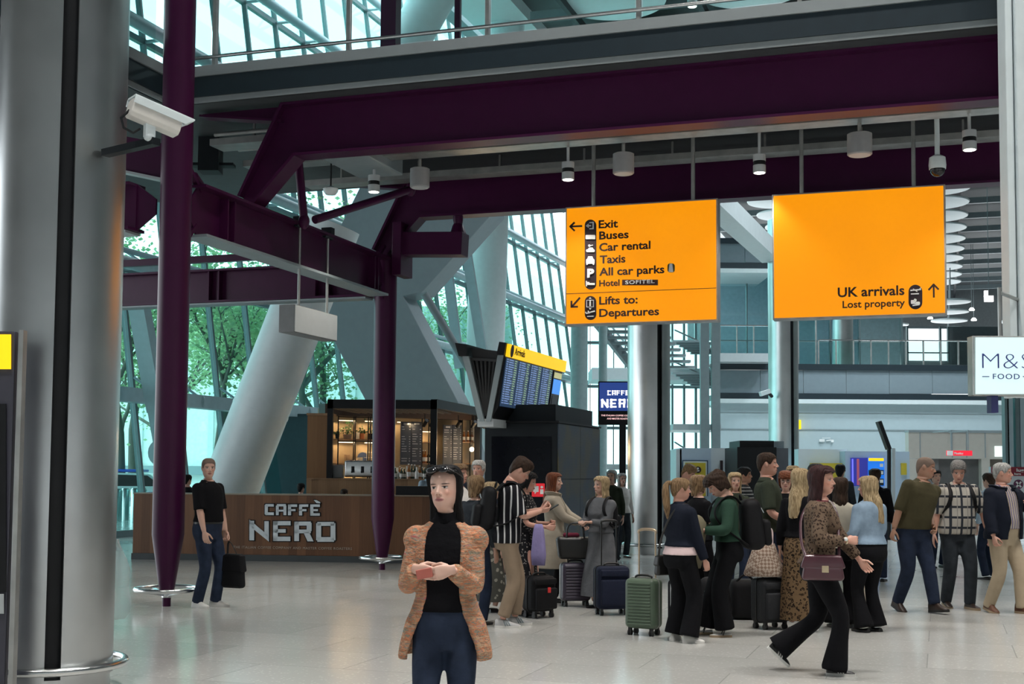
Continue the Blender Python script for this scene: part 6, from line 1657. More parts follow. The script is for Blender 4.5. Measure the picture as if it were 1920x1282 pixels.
    def put(s, mb, name, mt, par, voxel=None, smooth=3, label=None, ang=180):
        b = MB()
        if voxel:
            v, f = remesh(mb, voxel, smooth); b.add((v * s.S).tolist(), f)
        else: b.v = [(p[0] * s.S, p[1] * s.S, p[2] * s.S) for p in mb.v]; b.f = mb.f; b.m = mb.m
        return b.build(name, mt, par, local=True, smooth=ang, label=label)
    def hair(s, par, style, mt):
        g = hair_cached(style, s.sex); M = s.head_mat(); m = MB(); m.add([M @ Vector(p) for p in g.v], g.f)
        return s.put(m, 'hair', mt, par, ang=70)
    def top(s, par, mt, hem=.88, sleeve=1.0, d=.016, name='shirt', collar=None, cuff=None, sl=1.0, voxel=.0135, neck=1.475, flare=.0):
        m = MB(); s.torso(m, hem, neck, d, dz=lambda z: flare * max(0, 1.1 - z) + .012 * sm(1.10 - z, 0, .12) - .012 * sm(z, 1.42, 1.5))
        ff = (1.0 if s.sex == 'm' else .86) * (.6 + .4 * s.w)
        for a, k, e in s.arms:
            m.ellip(a + Vector((0, 0, -.012)), (.068 * ff * sl + .004,) * 3, 16, 10)
            if sleeve <= 0: continue
            if sleeve <= 1: pts = (a, a.lerp(k, sleeve * .5), a.lerp(k, sleeve)); r = [x * ff * sl + d * .8 for x in (.058, .056, .056, .056, .056)]
            else: pts = (a, k, k.lerp(e, sleeve - 1)); r = [x * ff * sl + d * .55 for x in (.058, .050, .044, .042, .034)]
            s.limb(m, pts, r, 16)
        o = s.put(m, name, mt, par, voxel)
        if collar:
            c = MB(); rs = []
            for z, e in ((1.445, .016), (1.475, .012), (1.497, .012), (1.50, .006), (1.48, .004), (1.45, .004)):
                w, f, b = lerp_tab(s.tab, z); rs.append([s.bend((x, y, z - .018 * sm(y, 0, .06))) for x, y in sring(w + e, f + e, b + e, 28, 2.1)])
            c.rings(rs, False, loop=True); s.put(c, 'collar', collar, par)
        return o
    def legs_(s, par, mt, style='straight', waist=1.03, hem=.06, d=.012, name='trousers', voxel=.015):
        m = MB(); s.torso(m, .79, waist, d + .004); R = LEGR[style]
        m.ellip((0, -.005, s.hipz - .065), (.06 * s.w, .085, .055), 14, 10)
        for i, (a, k, e) in enumerate(s.legs):
            t = e + (e - k).normalized() * (e.z - hem if e.z - hem < .05 else .03) if hem < e.z else k.lerp(e, (k.z - hem) / max(.01, k.z - e.z))
            w = s.w; P = []; r = [R[0] * w, R[1] * w, R[2] * (.5 + .5 * w), R[3] * (.5 + .5 * w), R[5]]
            s.limb(m, (a, k, t), r, 18)
        return s.put(m, name, mt, par, voxel)
    def skirt(s, par, mt, z1=1.05, hem=.25, d=.014, flare=.10, name='skirt', lob=0):
        m = MB(); n = 40; K = 16; fy = [(l[2].x + 0, l[2].y) for l in s.legs]; my = (fy[0][1] + fy[1][1]) / 2
        def prof(z):
            w, f, b = lerp_tab(s.tab, max(z, .88)); t = sm(.95 - z, 0, .95 - hem); return w + d + flare * t, f + d + flare * t * .9, b + d + flare * t * .9, my * t
        rs = []
        for ii in range(K + 1):
            z = z1 + (hem - z1) * ii / K; w, f, b, yy = prof(z); t = ii / K
            rs.append([s.bend((x * (1 + lob * t * sin(k * 2 * pi * 9 / n)), y * (1 + lob * t * sin(k * 2 * pi * 9 / n)) + yy, z)) for k, (x, y) in enumerate(sring(w, f, b, n, 2.1))][::-1])
        rs += [[Vector((p.x * .9, p.y * .9, p.z + .004)) for p in r] for r in rs[::-1][:-1]]
        m.rings(rs); return s.put(m, name, mt, par, ang=60)
    def coat(s, par, mt, hem=.5, gap=.5, gap2=.8, d=.028, sleeve=1.85, name='coat', flare=.06, thick=.021, collar=True, sl=1.25, top=1.462, cuffr=.046):
        """open fronted coat: gap and gap2 are the half opening angles at the chest and hem"""
        m = MB(); K, n = 26, 44; rs = []
        for i in range(K + 1):
            z = hem + (top - hem) * i / K
            w, f, b = lerp_tab(s.tab, max(z, .87)); t = sm(1.05 - z, 0, 1.05 - hem)
            g = gap + (gap2 - gap) * t; e = d + flare * t - .014 * sm(z, 1.40, 1.47)
            def arc(e):
                o = []
                for k in range(n + 1):
                    an = pi / 2 + g + (2 * pi - 2 * g) * k / n; c, q = cos(an), sin(an); pw_ = 2 / 2.25
                    x = math.copysign(abs(c) ** pw_, c) * (w + e); y = math.copysign(abs(q) ** pw_, q) * ((f if q > 0 else b) + e)
                    wav = .006 * t * sin(k * 1.1)
                    o.append(s.bend((x, y + wav, z)))
                return o
            rs.append(arc(e) + arc(e - thick)[::-1])
        m.rings(rs)
        ff = (1.0 if s.sex == 'm' else .88) * (.6 + .4 * s.w)
        for a, k, e in s.arms:
            c = k.lerp(e, sleeve - 1)
            a2 = a.lerp(k, .10) + Vector((-.010 if a.x > 0 else .010, 0, 0))
            m.ellip(a + Vector((0, 0, -.022)), (.066 * ff + .019,) * 3, 20, 14)
            s.limb(m, (a2, k, c), [x * ff * sl for x in (.068, .066, .060, .058, cuffr)], 18)
        o = s.put(m, name, mt, par, .0088, 6)
        if collar:
            c = MB(); rs = []
            for i in range(19):
                an = pi / 2 + gap * .8 + (2 * pi - 1.6 * gap) * i / 18; w, f, b = lerp_tab(s.tab, 1.455); cc_, q = cos(an), sin(an)
                p = s.bend((cc_ * (w + .022), q * ((f if q > 0 else b) + .024), 1.462 - .03 * sm(q, 0, 1))); up_ = Vector((cc_ * .25, q * .25, 1)).normalized(); od = Vector((cc_, q, 0))
                hh = .034
                rs.append([p - up_ * .012 - od * .010, p - up_ * .012 + od * .014, p + up_ * hh + od * .020, p + up_ * (hh + .006), p + up_ * hh - od * .006])
            c.rings([r[::-1] for r in rs]); s.put(c, 'collar', mt, par, ang=70)
        return o
    def shoes(s, par, kind, upm, solem, stripe=None):
        up, so = shoe_geo(kind)
        for i in range(2):
            x, y, z, yw, pt = s.feet[i]; sg = (-1, 1)[i]
            e = s.legs[i][2]
            M = Matrix.Translation(e) @ Matrix.Rotation(radians(yw), 4, 'Z') @ Matrix.Rotation(radians(-pt), 4, 'X') @ Matrix.Translation((0, -.005, -.085))
            k = 1.0 if s.sex == 'm' else .9
            a = MB(); a.add([M @ (Vector(p) * k) for p in up.v], up.f); o = s.put(a, 'shoe', upm, par, ang=60)
            a = MB(); a.add([M @ (Vector(p) * k) for p in so.v], so.f); s.put(a, 'sole', solem, o, ang=40)
            if stripe:
                a = MB()
                for q in range(3 if kind == 'sneaker' else 1):
                    for sd in (-1, 1):
                        yy = .035 + q * .022; pts = [(sd * .0385, yy, .022), (sd * .041, yy + .011, .022), (sd * .026, yy - .012, .072), (sd * .024, yy - .023, .072)]
                        a.prism([M @ (Vector(p) * k) for p in pts], (M.to_3x3() @ Vector((sd * .008, 0, .006))))
                s.put(a, 'stripes', stripe, o)
    def belt(s, par, mt, z=1.015, buckle=None):
        m = MB(); rs = []
        for zz, e in ((z - .018, .018), (z + .018, .018), (z + .018, .008), (z - .018, .008)):
            w, f, b = lerp_tab(s.tab, zz); rs.append([s.bend((x, y, zz)) for x, y in sring(w + e, f + e, b + e, 32)])
        m.rings(rs, False, loop=True); s.put(m, 'belt', mt, par, ang=40)
    def wp(s, p, root):   # point of the local frame in the world
        return root.matrix_basis @ (Vector(p) * s.S)

def person(label, loc, yaw, group=None):
    return thing('person', label, 'person', loc, radians(180 + yaw), group)
# ================================================================== PEOPLE: who stands where
C_black = mat('black_cloth', (.0055, .0055, .007), .9, bump=.35, bscale=16, spec=.15)
C_blackm = mat('black_knit', (.0045, .0045, .006), .9, bump=.35, bscale=30, spec=.12)
C_jean = mat('blue_denim', (.022, .033, .062), .85, var=.25, scale=9, bump=.3, bscale=20, spec=.2)
C_jeand = mat('dark_denim', (.016, .024, .048), .85, var=.3, scale=8, bump=.3, bscale=20, spec=.2)
C_jeang = mat('grey_denim', (.028, .034, .042), .85, var=.3, scale=8, bump=.3, bscale=18, spec=.2)
C_chino = mat('tan_chino', (.27, .20, .14), .85, var=.1, bump=.35, bscale=14, spec=.2)
C_beige = mat('beige_chino', (.42, .34, .24), .85, var=.08, bump=.35, bscale=14, spec=.2)
C_trench = mat('stone_trench', (.34, .30, .24), .8, var=.08, bump=.35, bscale=12, spec=.2)
C_greyd = mat('grey_dress_cloth', (.12, .125, .135), .85, var=.15, bump=.4, bscale=18, spec=.2)
C_navy = mat('navy_cloth', (.007, .010, .020), .85, bump=.35, bscale=14, spec=.2)
C_olive = mat('olive_shirt', (.060, .052, .026), .85, var=.12, bump=.35, bscale=12, spec=.2)
C_dkgreen = mat('dark_green_shirt', (.032, .040, .026), .85, var=.12, bump=.4, bscale=12, spec=.2)
C_bottle = mat('bottle_green_top', (.022, .055, .036), .85, bump=.3, bscale=12, spec=.2)
C_denimj = mat('pale_denim', (.24, .33, .43), .85, var=.15, scale=10, bump=.4, bscale=16, spec=.2)
C_white = mat('white_cloth', (.68, .66, .64), .8, bump=.3, bscale=14, spec=.2)
C_pink = mat('pale_pink_cloth', (.66, .50, .50), .8, bump=.3, bscale=14, spec=.2)
C_burg = mat('burgundy_cloth', (.11, .012, .028), .85, bump=.3, bscale=14, spec=.2)
C_cream = mat('cream_jacket', (.46, .42, .34), .85, bump=.3, bscale=14, spec=.2)
C_khaki = mat('khaki_coat', (.17, .15, .10), .85, var=.15, bump=.5, bscale=10, spec=.2)
C_lblue = mat('light_blue_shirt', (.36, .46, .55), .85, bump=.3, bscale=14, spec=.2)
C_dress = pattern('floral_print', 'print', [(.30, .28, .26), (.012, .012, .014)], (38,))
C_swirl = pattern('swirl_print', 'print', [(.32, .31, .26), (.08, .08, .07)], (16,))
C_leoj = pattern('leopard_jacket_cloth', 'leopard', [(.014, .009, .007), (.042, .026, .018), (.125, .085, .058)], (44,))
C_leos = pattern('leopard_skirt_cloth', 'leopard', [(.10, .058, .028), (.012, .008, .006), (.15, .095, .05)], (34,))
C_strip = pattern('black_white_stripes', 'stripes', [(.010, .010, .013), (.62, .62, .62)], (.062, .24, 'y'))
C_strip2 = pattern('striped_shirt', 'stripes', [(.50, .47, .45), (.10, .07, .16), (.30, .18, .08)], (.036, .34, 'x'))
C_plaid = pattern('plaid_shirt', 'plaid', [(.46, .43, .38), (.035, .04, .05), (.30, .28, .26)], (.125, .22))
C_band = pattern('banded_shirt', 'stripes', [(.03, .035, .04), (.40, .40, .40)], (.05, .3, 'z'))
C_knit = pattern('melange_knit', 'melange', [(.08, .14, .17), (.36, .26, .16), (.14, .19, .17), (.60, .20, .09), (.26, .17, .12), (.46, .33, .21), (.66, .24, .12), (.20, .23, .21), (.48, .32, .21), (.50, .14, .14)])
L_white = mat('white_leather', (.66, .65, .62), .5); L_black = mat('black_leather', (.012, .012, .012), .4); L_brown = mat('brown_leather', (.12, .045, .022), .5); L_dkbrown = mat('dark_brown_leather', (.035, .02, .014), .45)
L_tan = mat('tan_sole', (.34, .25, .16), .6); L_grey = mat('grey_mesh', (.42, .42, .42), .7); L_maroon = mat('maroon_leather', (.065, .016, .026), .35, coat=.3)
C_nylon = mat('black_nylon', (.005, .005, .0065), .7, bump=.3, bscale=12, spec=.25)
def where(px, hy, fy=None, Y=None):
    p = onfloor(px, fy) if fy else at(px, 900, Y)
    h = at(px, hy, p.y).z - .012
    return Vector((p.x, p.y, 0)), h
def attach(name, label, cat, root):
    t = thing(name, label, cat, root.location, 0); t.rotation_euler = root.rotation_euler; return t
def backpack(root, H_, label, mt, deep=.19, size=(.31, .46), zc=1.20, straps=True):
    t = attach('backpack', label, 'backpack', root)
    w, hgt = size
    def B(mb): mb.v = [tuple(H_.bend(p)) for p in mb.v]; return mb
    y0 = -.125 * (.6 + .4 * H_.w) - .025
    m = MB(); m.rbox((0, y0 - deep / 2, zc), (w, deep, hgt), min(.09, deep * .48), n=6, taper=.88); H_.put(B(m), 'main_pack', mt, t, ang=80)
    m = MB(); m.rbox((0, y0 - deep - .025, zc - hgt * .18), (w * .78, .09, hgt * .48), .04, n=4); H_.put(B(m), 'front_pocket', mt, t, ang=80)
    m = MB(); m.tube([(-w * .3, y0 - deep - .004, zc + hgt * .2), (0, y0 - deep - .008, zc + hgt * .29), (w * .3, y0 - deep - .004, zc + hgt * .2)], .006, 6); H_.put(B(m), 'zip', M_grey, t)
    m = MB(); m.tube(chaikin([(-.035, y0 - .03, zc + hgt / 2 - .01), (-.03, y0 - .02, zc + hgt / 2 + .05), (.03, y0 - .02, zc + hgt / 2 + .05), (.035, y0 - .03, zc + hgt / 2 - .01)]), .009, 6); H_.put(B(m), 'grab_loop', mt, t)
    if straps:
        for s in (-1, 1):
            ff = .6 + .4 * H_.w
            m = MB(); m.tube(chaikin([(s * .08, y0, zc + hgt * .42), (s * .10, -.10, 1.462), (s * .108 * ff, -.02, 1.488), (s * .118 * ff, .075 * ff, 1.44), (s * .135 * ff, .150 * ff + .01, 1.32), (s * .165 * ff, .10, 1.18), (s * .185 * ff, -.03, 1.06), (s * .15, y0 - .02, zc - hgt * .4)], 2), .024, 8, flat=.38); H_.put(B(m), 'strap', mt, t, ang=60)
    return t
def pouch(name, label, cat, root, H_, c, size, mt, strap=None, r=.03, plate=None, taper=.86, rot=0):
    """bag with its strap, in the frame of the person carrying it"""
    t = attach(name, label, cat, root)
    m = MB(); R = Matrix.Rotation(rot, 3, 'Z'); ax = (R @ Vector((1, 0, 0)), R @ Vector((0, 1, 0)), Z)
    m.rbox(c, size, r, ax, taper=taper, n=5); H_.put(m, 'bag_body', mt, t, ang=70)
    c = Vector(c)
    m = MB(); m.rbox(c + Z * size[2] * .22, (size[0] * .99, size[1] * 1.05, size[2] * .5), r * .6, ax, taper=taper); H_.put(m, 'flap', mt, t, ang=70)
    if plate: m = MB(); m.rbox(c + ax[1] * plate[0] + Z * -.01 , (.05, .012, .045), .004, ax); H_.put(m, 'metal_plate', plate[1], t, ang=60)
    if strap: m = MB(); m.tube(chaikin(strap, 2), .012, 8, flat=.4); H_.put(m, 'strap', mt, t, ang=60)
    return t

# ---- woman in the foreground
loc, h = where(838, 869, Y=6.4)
t = person('woman in black turtleneck and long multicoloured knit cardigan walking towards the camera', loc, -6)
FW = Human(h, 'f', 1.0, lean=2, head=(-2, -13, 4), feet=[(-.085, -.16, .13, 4, 30), (.075, .17, .085, -4, 0)], hands=[(-.075, .285, 1.225), (.115, .27, 1.225)], elbows=[(-.35, -.6, -.8), (.35, -.6, -.8)])
FW.body(t, SK['front'], hands=((46, (.88, .36, -.22), (.35, -.9, -.05)), (38, (-.88, .34, -.22), (-.35, -.9, -.05))), voxel=.012)
FW.hair(t, 'front', HR['black'])
FW.top(t, C_blackm, hem=.985, sleeve=1.7, d=.012, name='turtleneck_top', neck=1.50, voxel=.011, sl=.85)
m = MB(); rs = []
for z, e_ in ((1.455, .012), (1.48, .011), (1.512, .010), (1.516, .002), (1.48, -.002)):
    w_, f_, b_ = lerp_tab(FW.tab, z); rs.append([FW.bend((x, y, z - .012 * sm(y, 0, .06))) for x, y in sring(w_ * .95 + e_, f_ + e_, b_ + e_, 32, 2.1)])
m.rings(rs, True); FW.put(m, 'roll_neck', C_blackm, t)
FW.legs_(t, C_jean, 'slim', name='jeans', voxel=.012)
FW.coat(t, C_knit, hem=.735, gap=.56, gap2=.86, d=.024, sleeve=1.92, name='cardigan', flare=.06, sl=1.0, cuffr=.052, collar=False)
FW.shoes(t, 'sneaker', L_white, L_white)
M_lens = mat('dark_lens', (.012, .012, .014), .08, coat=1.0)
g = attach('sunglasses', 'dark sunglasses pushed up on the black hair of the woman in front', 'sunglasses', t); HM = FW.head_mat()
for s in (-1, 1):
    m = MB(); m.ellip(HM @ Vector((s * .034, .098, .212)), (.029, .009, .022), 18, 10, 0, (HM.to_3x3() @ Vector((1, 0, 0)), HM.to_3x3() @ Vector((0, .8, .6)), HM.to_3x3() @ Vector((0, -.6, .8)))); FW.put(m, 'lens', M_lens, g)
    m = MB(); m.tube([HM @ Vector(p) for p in ((s * .062, .092, .212), (s * .089, .05, .19), (s * .096, -.03, .165))], .0035, 6); FW.put(m, 'temple_arm', L_black, g)
m = MB(); m.tube([HM @ Vector(p) for p in ((-.012, .104, .216), (0, .108, .22), (.012, .104, .216))], .003, 6); FW.put(m, 'bridge', L_black, g)
g = attach('earring', 'small pale earring of the woman in front', 'earring', t); m = MB(); m.ellip(HM @ Vector((-.078, .004, .066)), (.006, .006, .009), 8, 6); FW.put(m, 'stud', M_cream, g)
g = attach('phone', 'reddish phone case between the hands of the woman in front', 'phone', t); m = MB(); m.rbox((.062, .318, 1.205), (.085, .011, .050), .005, (Vector((.96, .10, -.2)), Vector((-.1, .99, 0)), Vector((.2, 0, .98)))); FW.put(m, 'case', mat('coral_case', (.45, .12, .09), .4), g, ang=60)

# ---- man in the black polo
loc, h = where(386, 857, fy=1138)
t = person('man in black polo shirt and jeans standing by the tall purple column', loc, 62)
Hm = Human(h, 'm', 1.06, belly=.035, head=(2, -38, 0), feet=[(-.11, .05, .085, 14, 0), (.10, -.04, .085, -6, 0)], hands=[(-.20, .12, .83), (.215, .16, .80)], elbows=[(-.5, -1, 0), (.5, -1, 0)])
Hm.body(t, SK['fair'], hands=((55, None, None), (28, None, (-.9, -.2, 0)))); Hm.hair(t, 'shaved', HR['shaved'])
Hm.top(t, C_black, hem=1.0, sleeve=.92, name='polo_shirt', collar=C_black); Hm.legs_(t, C_jean, 'straight', name='jeans'); Hm.belt(t, L_black, 1.0); Hm.shoes(t, 'sneaker', L_white, L_white)
pouch('shoulder_bag', 'black shoulder bag hanging from the hand of the man in the black polo', 'bag', t, Hm, (-.13, .30, .43), (.12, .30, .40), C_nylon, [(-.13, .20, .60), (-.20, .15, .82), (-.13, .36, .60)], r=.04)

# ---- queue left of the black kiosk
loc, h = where(950, 853, fy=1174)
t = person('tall man in black and white striped shirt and tan trousers looking at his phone', loc, 98)
Hm = Human(h, 'm', 1.02, lean=6, head=(36, -4, 0), feet=[(-.10, .10, .085, 4, 0), (.12, -.06, .085, -10, 0)], hands=[(-.10, .36, 1.20), (.12, .33, 1.19)])
Hm.body(t, SK['pink'], hands=((45, None, (.5, -.4, .6)), (50, (-.2, 1, .15), (-.5, -.3, .7)))); Hm.hair(t, 'quiff', HR['brown'])
Hm.top(t, C_strip, hem=.86, sleeve=.95, name='striped_shirt', collar=C_black); Hm.legs_(t, C_chino, 'loose', hem=.11, name='chinos'); Hm.shoes(t, 'sneaker', L_grey, L_white, M_grey)
backpack(t, Hm, 'black backpack on the man in the striped shirt', C_nylon, .17, (.32, .44), 1.20)
g = attach('phone', 'phone held by the man in the striped shirt', 'phone', t); m = MB(); m.rbox((.03, .47, 1.22), (.075, .15, .01), .004, (Vector((1, 0, 0)), Vector((0, .8, .5)), Vector((0, -.5, .8)))); Hm.put(m, 'case', L_black, g)
loc, h = where(986, 882, Y=14.6)
t = person('woman in black floral dress with dark hair beside the striped man', loc, 72)
Hm = Human(h, 'f', 1.0, head=(14, 5, 0), hands=[(-.10, .28, 1.12), (.10, .30, 1.08)])
Hm.body(t, SK['pink'], hands=((40, None, None), (40, None, None))); Hm.hair(t, 'bob', HR['black']); Hm.top(t, C_dress, hem=1.0, sleeve=.8, name='dress_top'); Hm.skirt(t, C_dress, hem=.22, flare=.06, lob=.03); Hm.shoes(t, 'flat', L_black, L_black)
g = attach('lilac_jacket', 'lilac jacket hanging over the arm of the woman in the floral dress', 'jacket', t); m = MB()
rs = [[(.17 + .05 * cos(a) * k, .22 + .09 * sin(a) * k2 + .02 * sin(3 * a), z) for a in [2 * pi * q / 20 for q in range(20)]] for z, k, k2 in ((.62, .5, 1.0), (.75, .9, 1.15), (.95, .9, .9), (1.06, .8, .7), (1.12, .5, .4))]
m.rings(rs); Hm.put(m, 'cloth', mat('lilac_cloth', (.28, .24, .46), .85, bump=.5, bscale=10, spec=.2), g)
loc, h = where(1038, 884, fy=1128)
t = person('woman with long auburn hair in a stone trench coat', loc, 78)
Hm = Human(h, 'f', 1.08, head=(4, -4, 0), hands=[(-.07, .40, 1.07), (.08, .38, 1.06)])
Hm.body(t, SK['fair'], hands=((50, None, (0, 0, -1)), (50, None, (0, 0, -1)))); Hm.hair(t, 'vlong', HR['red']); Hm.top(t, C_white, hem=.95, sleeve=1.4, d=.010, sl=.8)
Hm.coat(t, C_trench, hem=.46, gap=.16, gap2=.25, d=.03, sleeve=1.8, name='trench_coat', flare=.08, sl=1.15); Hm.legs_(t, C_black, 'slim'); Hm.shoes(t, 'flat', L_black, L_black)
loc, h = where(1127, 891, Y=15.4)
t = person('woman with wavy blond hair in a long grey dress facing the auburn woman', loc, -38)
Hm = Human(h, 'f', 1.04, head=(0, -22, 0), hands=[(-.04, .34, 1.15), (.08, .33, 1.15)])
Hm.body(t, SK['fair'], hands=((60, None, (0, 0, -1)), (60, None, (0, 0, -1)))); Hm.hair(t, 'shoulder', HR['blond']); Hm.top(t, C_greyd, hem=1.0, sleeve=1.85, sl=1.2, name='dress_top', d=.02); Hm.skirt(t, C_greyd, hem=.16, flare=.11, lob=.035); Hm.shoes(t, 'flat', L_black, L_black)
backpack(t, Hm, 'small dark backpack on the woman in the grey dress', C_nylon, .12, (.26, .34), 1.22)
# half hidden behind the striped man
for px, hy, Y, yaw, sex, hr, hc, sk, tp, lb, hd in ((862, 868, 15.2, 60, 'f', 'bob', 'dkblond', 'pink', C_white, 'woman with tied blond hair, partly hidden behind the woman in front', 0), (897, 862, 17.5, -20, 'm', 'short', 'grey', 'pink', C_navy, 'older man with grey hair beside the black kiosk, only his head showing', 0),
                                            (893, 891, 13.6, 150, 'm', 'fringe', 'dkblond', 'fair', C_jeang, 'fair haired boy seen from behind, in front of the striped man', 0), (923, 902, 14.9, 120, 'f', 'bob', 'blond', 'fair', C_black, 'woman hidden behind the backpack of the striped man, in a patterned skirt', 0)):
    loc, h = where(px, hy, Y=Y); t = person(lb, loc, yaw); Hm = Human(h, sex, 1.0); Hm.body(t, SK[sk]); Hm.hair(t, hr, HR[hc]); Hm.top(t, tp, hem=.95, sleeve=1.85)
    if 'skirt' in lb: Hm.skirt(t, C_swirl, hem=.15, flare=.08)
    else: Hm.legs_(t, C_jeand, 'straight')
    Hm.shoes(t, 'flat', L_black, L_black)

# ---- ponytail and green top
loc, h = where(1276, 893, fy=1203)
t = person('woman with long fair ponytail in dark denim jacket and black trousers', loc, 122)
Hm = Human(h, 'f', 1.10, head=(4, -22, 0), feet=[(-.13, .02, .085, 24, 0), (.12, .02, .085, -30, 0)], hands=[(-.16, .26, 1.05), (.235, .17, .80)], elbows=[(-.7, -.7, 0), (.5, -1, .1)])
Hm.body(t, SK['pink'], hands=((30, None, None), (26, None, None))); Hm.hair(t, 'pony', HR['dkblond']); Hm.top(t, C_pink, hem=.93, sleeve=.5, d=.016, name='tee_shirt'); Hm.top(t, C_navy, hem=1.015, sleeve=1.95, d=.030, name='denim_jacket', collar=C_navy, sl=1.12)
Hm.legs_(t, C_black, 'wide', hem=.07); Hm.shoes(t, 'sneaker', L_white, L_white)
pouch('crossbody_bag', 'small black bag at the hip of the ponytailed woman', 'bag', t, Hm, (-.275, -.02, .80), (.09, .20, .22), L_black, [(-.25, .06, .90), (-.17, .17, 1.08), (.02, .15, 1.40), (.10, .0, 1.49), (.06, -.16, 1.40), (-.13, -.17, 1.10), (-.26, -.09, .90)])
loc, h = where(1366, 879, fy=1192)
t = person('woman in bottle green top with messy dark hair looking down, backpack on', loc, -86)
Hm = Human(h, 'f', 1.08, lean=5, head=(38, 4, 0), feet=[(-.09, .06, .085, 4, 0), (.11, .22, .085, -4, 0)], hands=[(-.17, .31, 1.12), (.06, .34, 1.13)])
Hm.body(t, SK['fair'], hands=((40, None, None), (40, None, None))); Hm.hair(t, 'bun', HR['brown']); Hm.top(t, C_bottle, hem=1.0, sleeve=1.9, d=.022, sl=1.2, name='sweatshirt'); Hm.legs_(t, C_black, 'wide', hem=.08); Hm.shoes(t, 'flat', L_white, L_tan, L_black)
backpack(t, Hm, 'large black backpack on the woman in the green top', C_nylon, .23, (.34, .52), 1.17)
g = attach('khaki_coat', 'khaki coat draped over the arms of the woman in the green top', 'coat', t); m = MB()
rs = [[(-.06 + (.15 * k) * cos(a), .39 + .085 * k2 * sin(a) + .015 * sin(4 * a), z) for a in [2 * pi * q / 26 for q in range(26)]] for z, k, k2 in ((.72, .75, .7), (.85, .95, 1.1), (1.0, 1.05, 1.25), (1.12, 1.15, 1.45), (1.20, 1.1, 1.4), (1.26, .8, .9), (1.28, .4, .5))]
m.rings(rs); Hm.put(m, 'cloth', C_khaki, g)

# ---- behind them, left to right
def extra(px, hy, Y, yaw, sex, hr, hc, sk, tp, bt, lb, w=1.0, head=(0, 0, 0), sleeve=1.85, style='straight', **k):
    loc, h = where(px, hy, Y=Y); t = person(lb, loc, yaw); Hm = Human(h, sex, w, head=head, **k)
    Hm.body(t, SK[sk]); Hm.hair(t, hr, HR[hc]); Hm.top(t, tp, hem=.93, sleeve=sleeve, collar=tp if sex == 'm' else None); Hm.legs_(t, bt, style); Hm.shoes(t, 'flat', L_black, L_black)
    return t, Hm
extra(1284, 869, 20, 62, 'm', 'quiff', 'dkblond', 'pink', C_navy, C_jeand, 'man in dark blazer before the yellow notice, his head bowed', head=(30, 0, 0))
extra(1311, 889, 14.8, 118, 'f', 'bob', 'dkblond', 'fair', C_black, C_black, 'woman in black tee with short fair hair between the ponytailed and green women', 1.1, sleeve=.8, hands=[(-.1, .3, 1.1), (.16, .26, 1.05)])
extra(1378, 884, 16.5, 6, 'f', 'shoulder', 'blond', 'fair', C_dkgreen, C_jeand, 'smiling blond woman facing the camera behind the green top')
extra(1397, 875, 19, 70, 'm', 'short', 'black', 'dark', C_band, C_jeand, 'dark haired man in striped top in front of the dark kiosk')
t, Hm = extra(1440, 847, 14.2, 78, 'm', 'crew', 'brown', 'pink', C_dkgreen, C_jeand, 'tall man in dark green shirt looking right', 1.12, head=(0, -2, 0), sleeve=.9, hands=[(-.16, .26, 1.05), (.20, .24, 1.02)])
t, Hm = extra(1473, 881, 15.2, -34, 'f', 'fringe', 'red', 'fair', C_black, C_black, 'woman in glasses and black tee resting a hand on a suitcase handle', .98, head=(6, 20, 0), sleeve=.75, hands=[(-.12, .2, 1.0), (.20, .30, .985)])
g = attach('glasses', 'thin dark glasses of the woman in the black tee', 'glasses', t); HM = Hm.head_mat()
for s in (-1, 1): m = MB(); m.loop([HM @ Vector((s * .031 + cos(2 * pi * k / 16) * .021, .104, .112 + sin(2 * pi * k / 16) * .017)) for k in range(16)], .0022, 6, up=Vector((0, 1, 0))); Hm.put(m, 'rim', L_black, g)
m = MB(); m.tube([HM @ Vector((-.011, .105, .116)), HM @ Vector((.011, .105, .116))], .002, 6); Hm.put(m, 'bridge', L_black, g)
extra(1487, 872, 17.0, -10, 'f', 'bob', 'blond', 'fair', C_black, C_black, 'blond woman mostly hidden behind the woman in glasses')
loc, h = where(1500, 876, Y=13.3); t = person('woman with long straight blond hair in black top and leopard print skirt, seen from behind', loc, 150)
Hm = Human(h, 'f', 1.0, head=(4, -20, 0)); Hm.body(t, SK['fair']); Hm.hair(t, 'vlong', HR['blond']); Hm.top(t, C_black, hem=1.0, sleeve=1.8); Hm.skirt(t, C_leos, hem=.12, flare=.05, lob=.03); Hm.shoes(t, 'flat', L_white, L_white)
extra(1531, 867, 15.5, 20, 'f', 'long', 'black', 'fair', C_black, C_black, 'dark haired woman hidden behind the leopard jacket woman')
extra(1576, 870, 24, 150, 'm', 'short', 'black', 'dark', C_jeang, C_jeand, 'dark haired man far back before the yellow notice wall')
extra(1575, 893, 13.6, 172, 'f', 'shoulder', 'brown', 'fair', C_cream, C_black, 'woman in cream jacket behind the leopard jacket woman', 1.12, style='flare')
extra(1641, 878, 19.5, 160, 'm', 'short', 'brown', 'fair', C_black, C_jeand, 'man in black jacket in front of the blue screens')

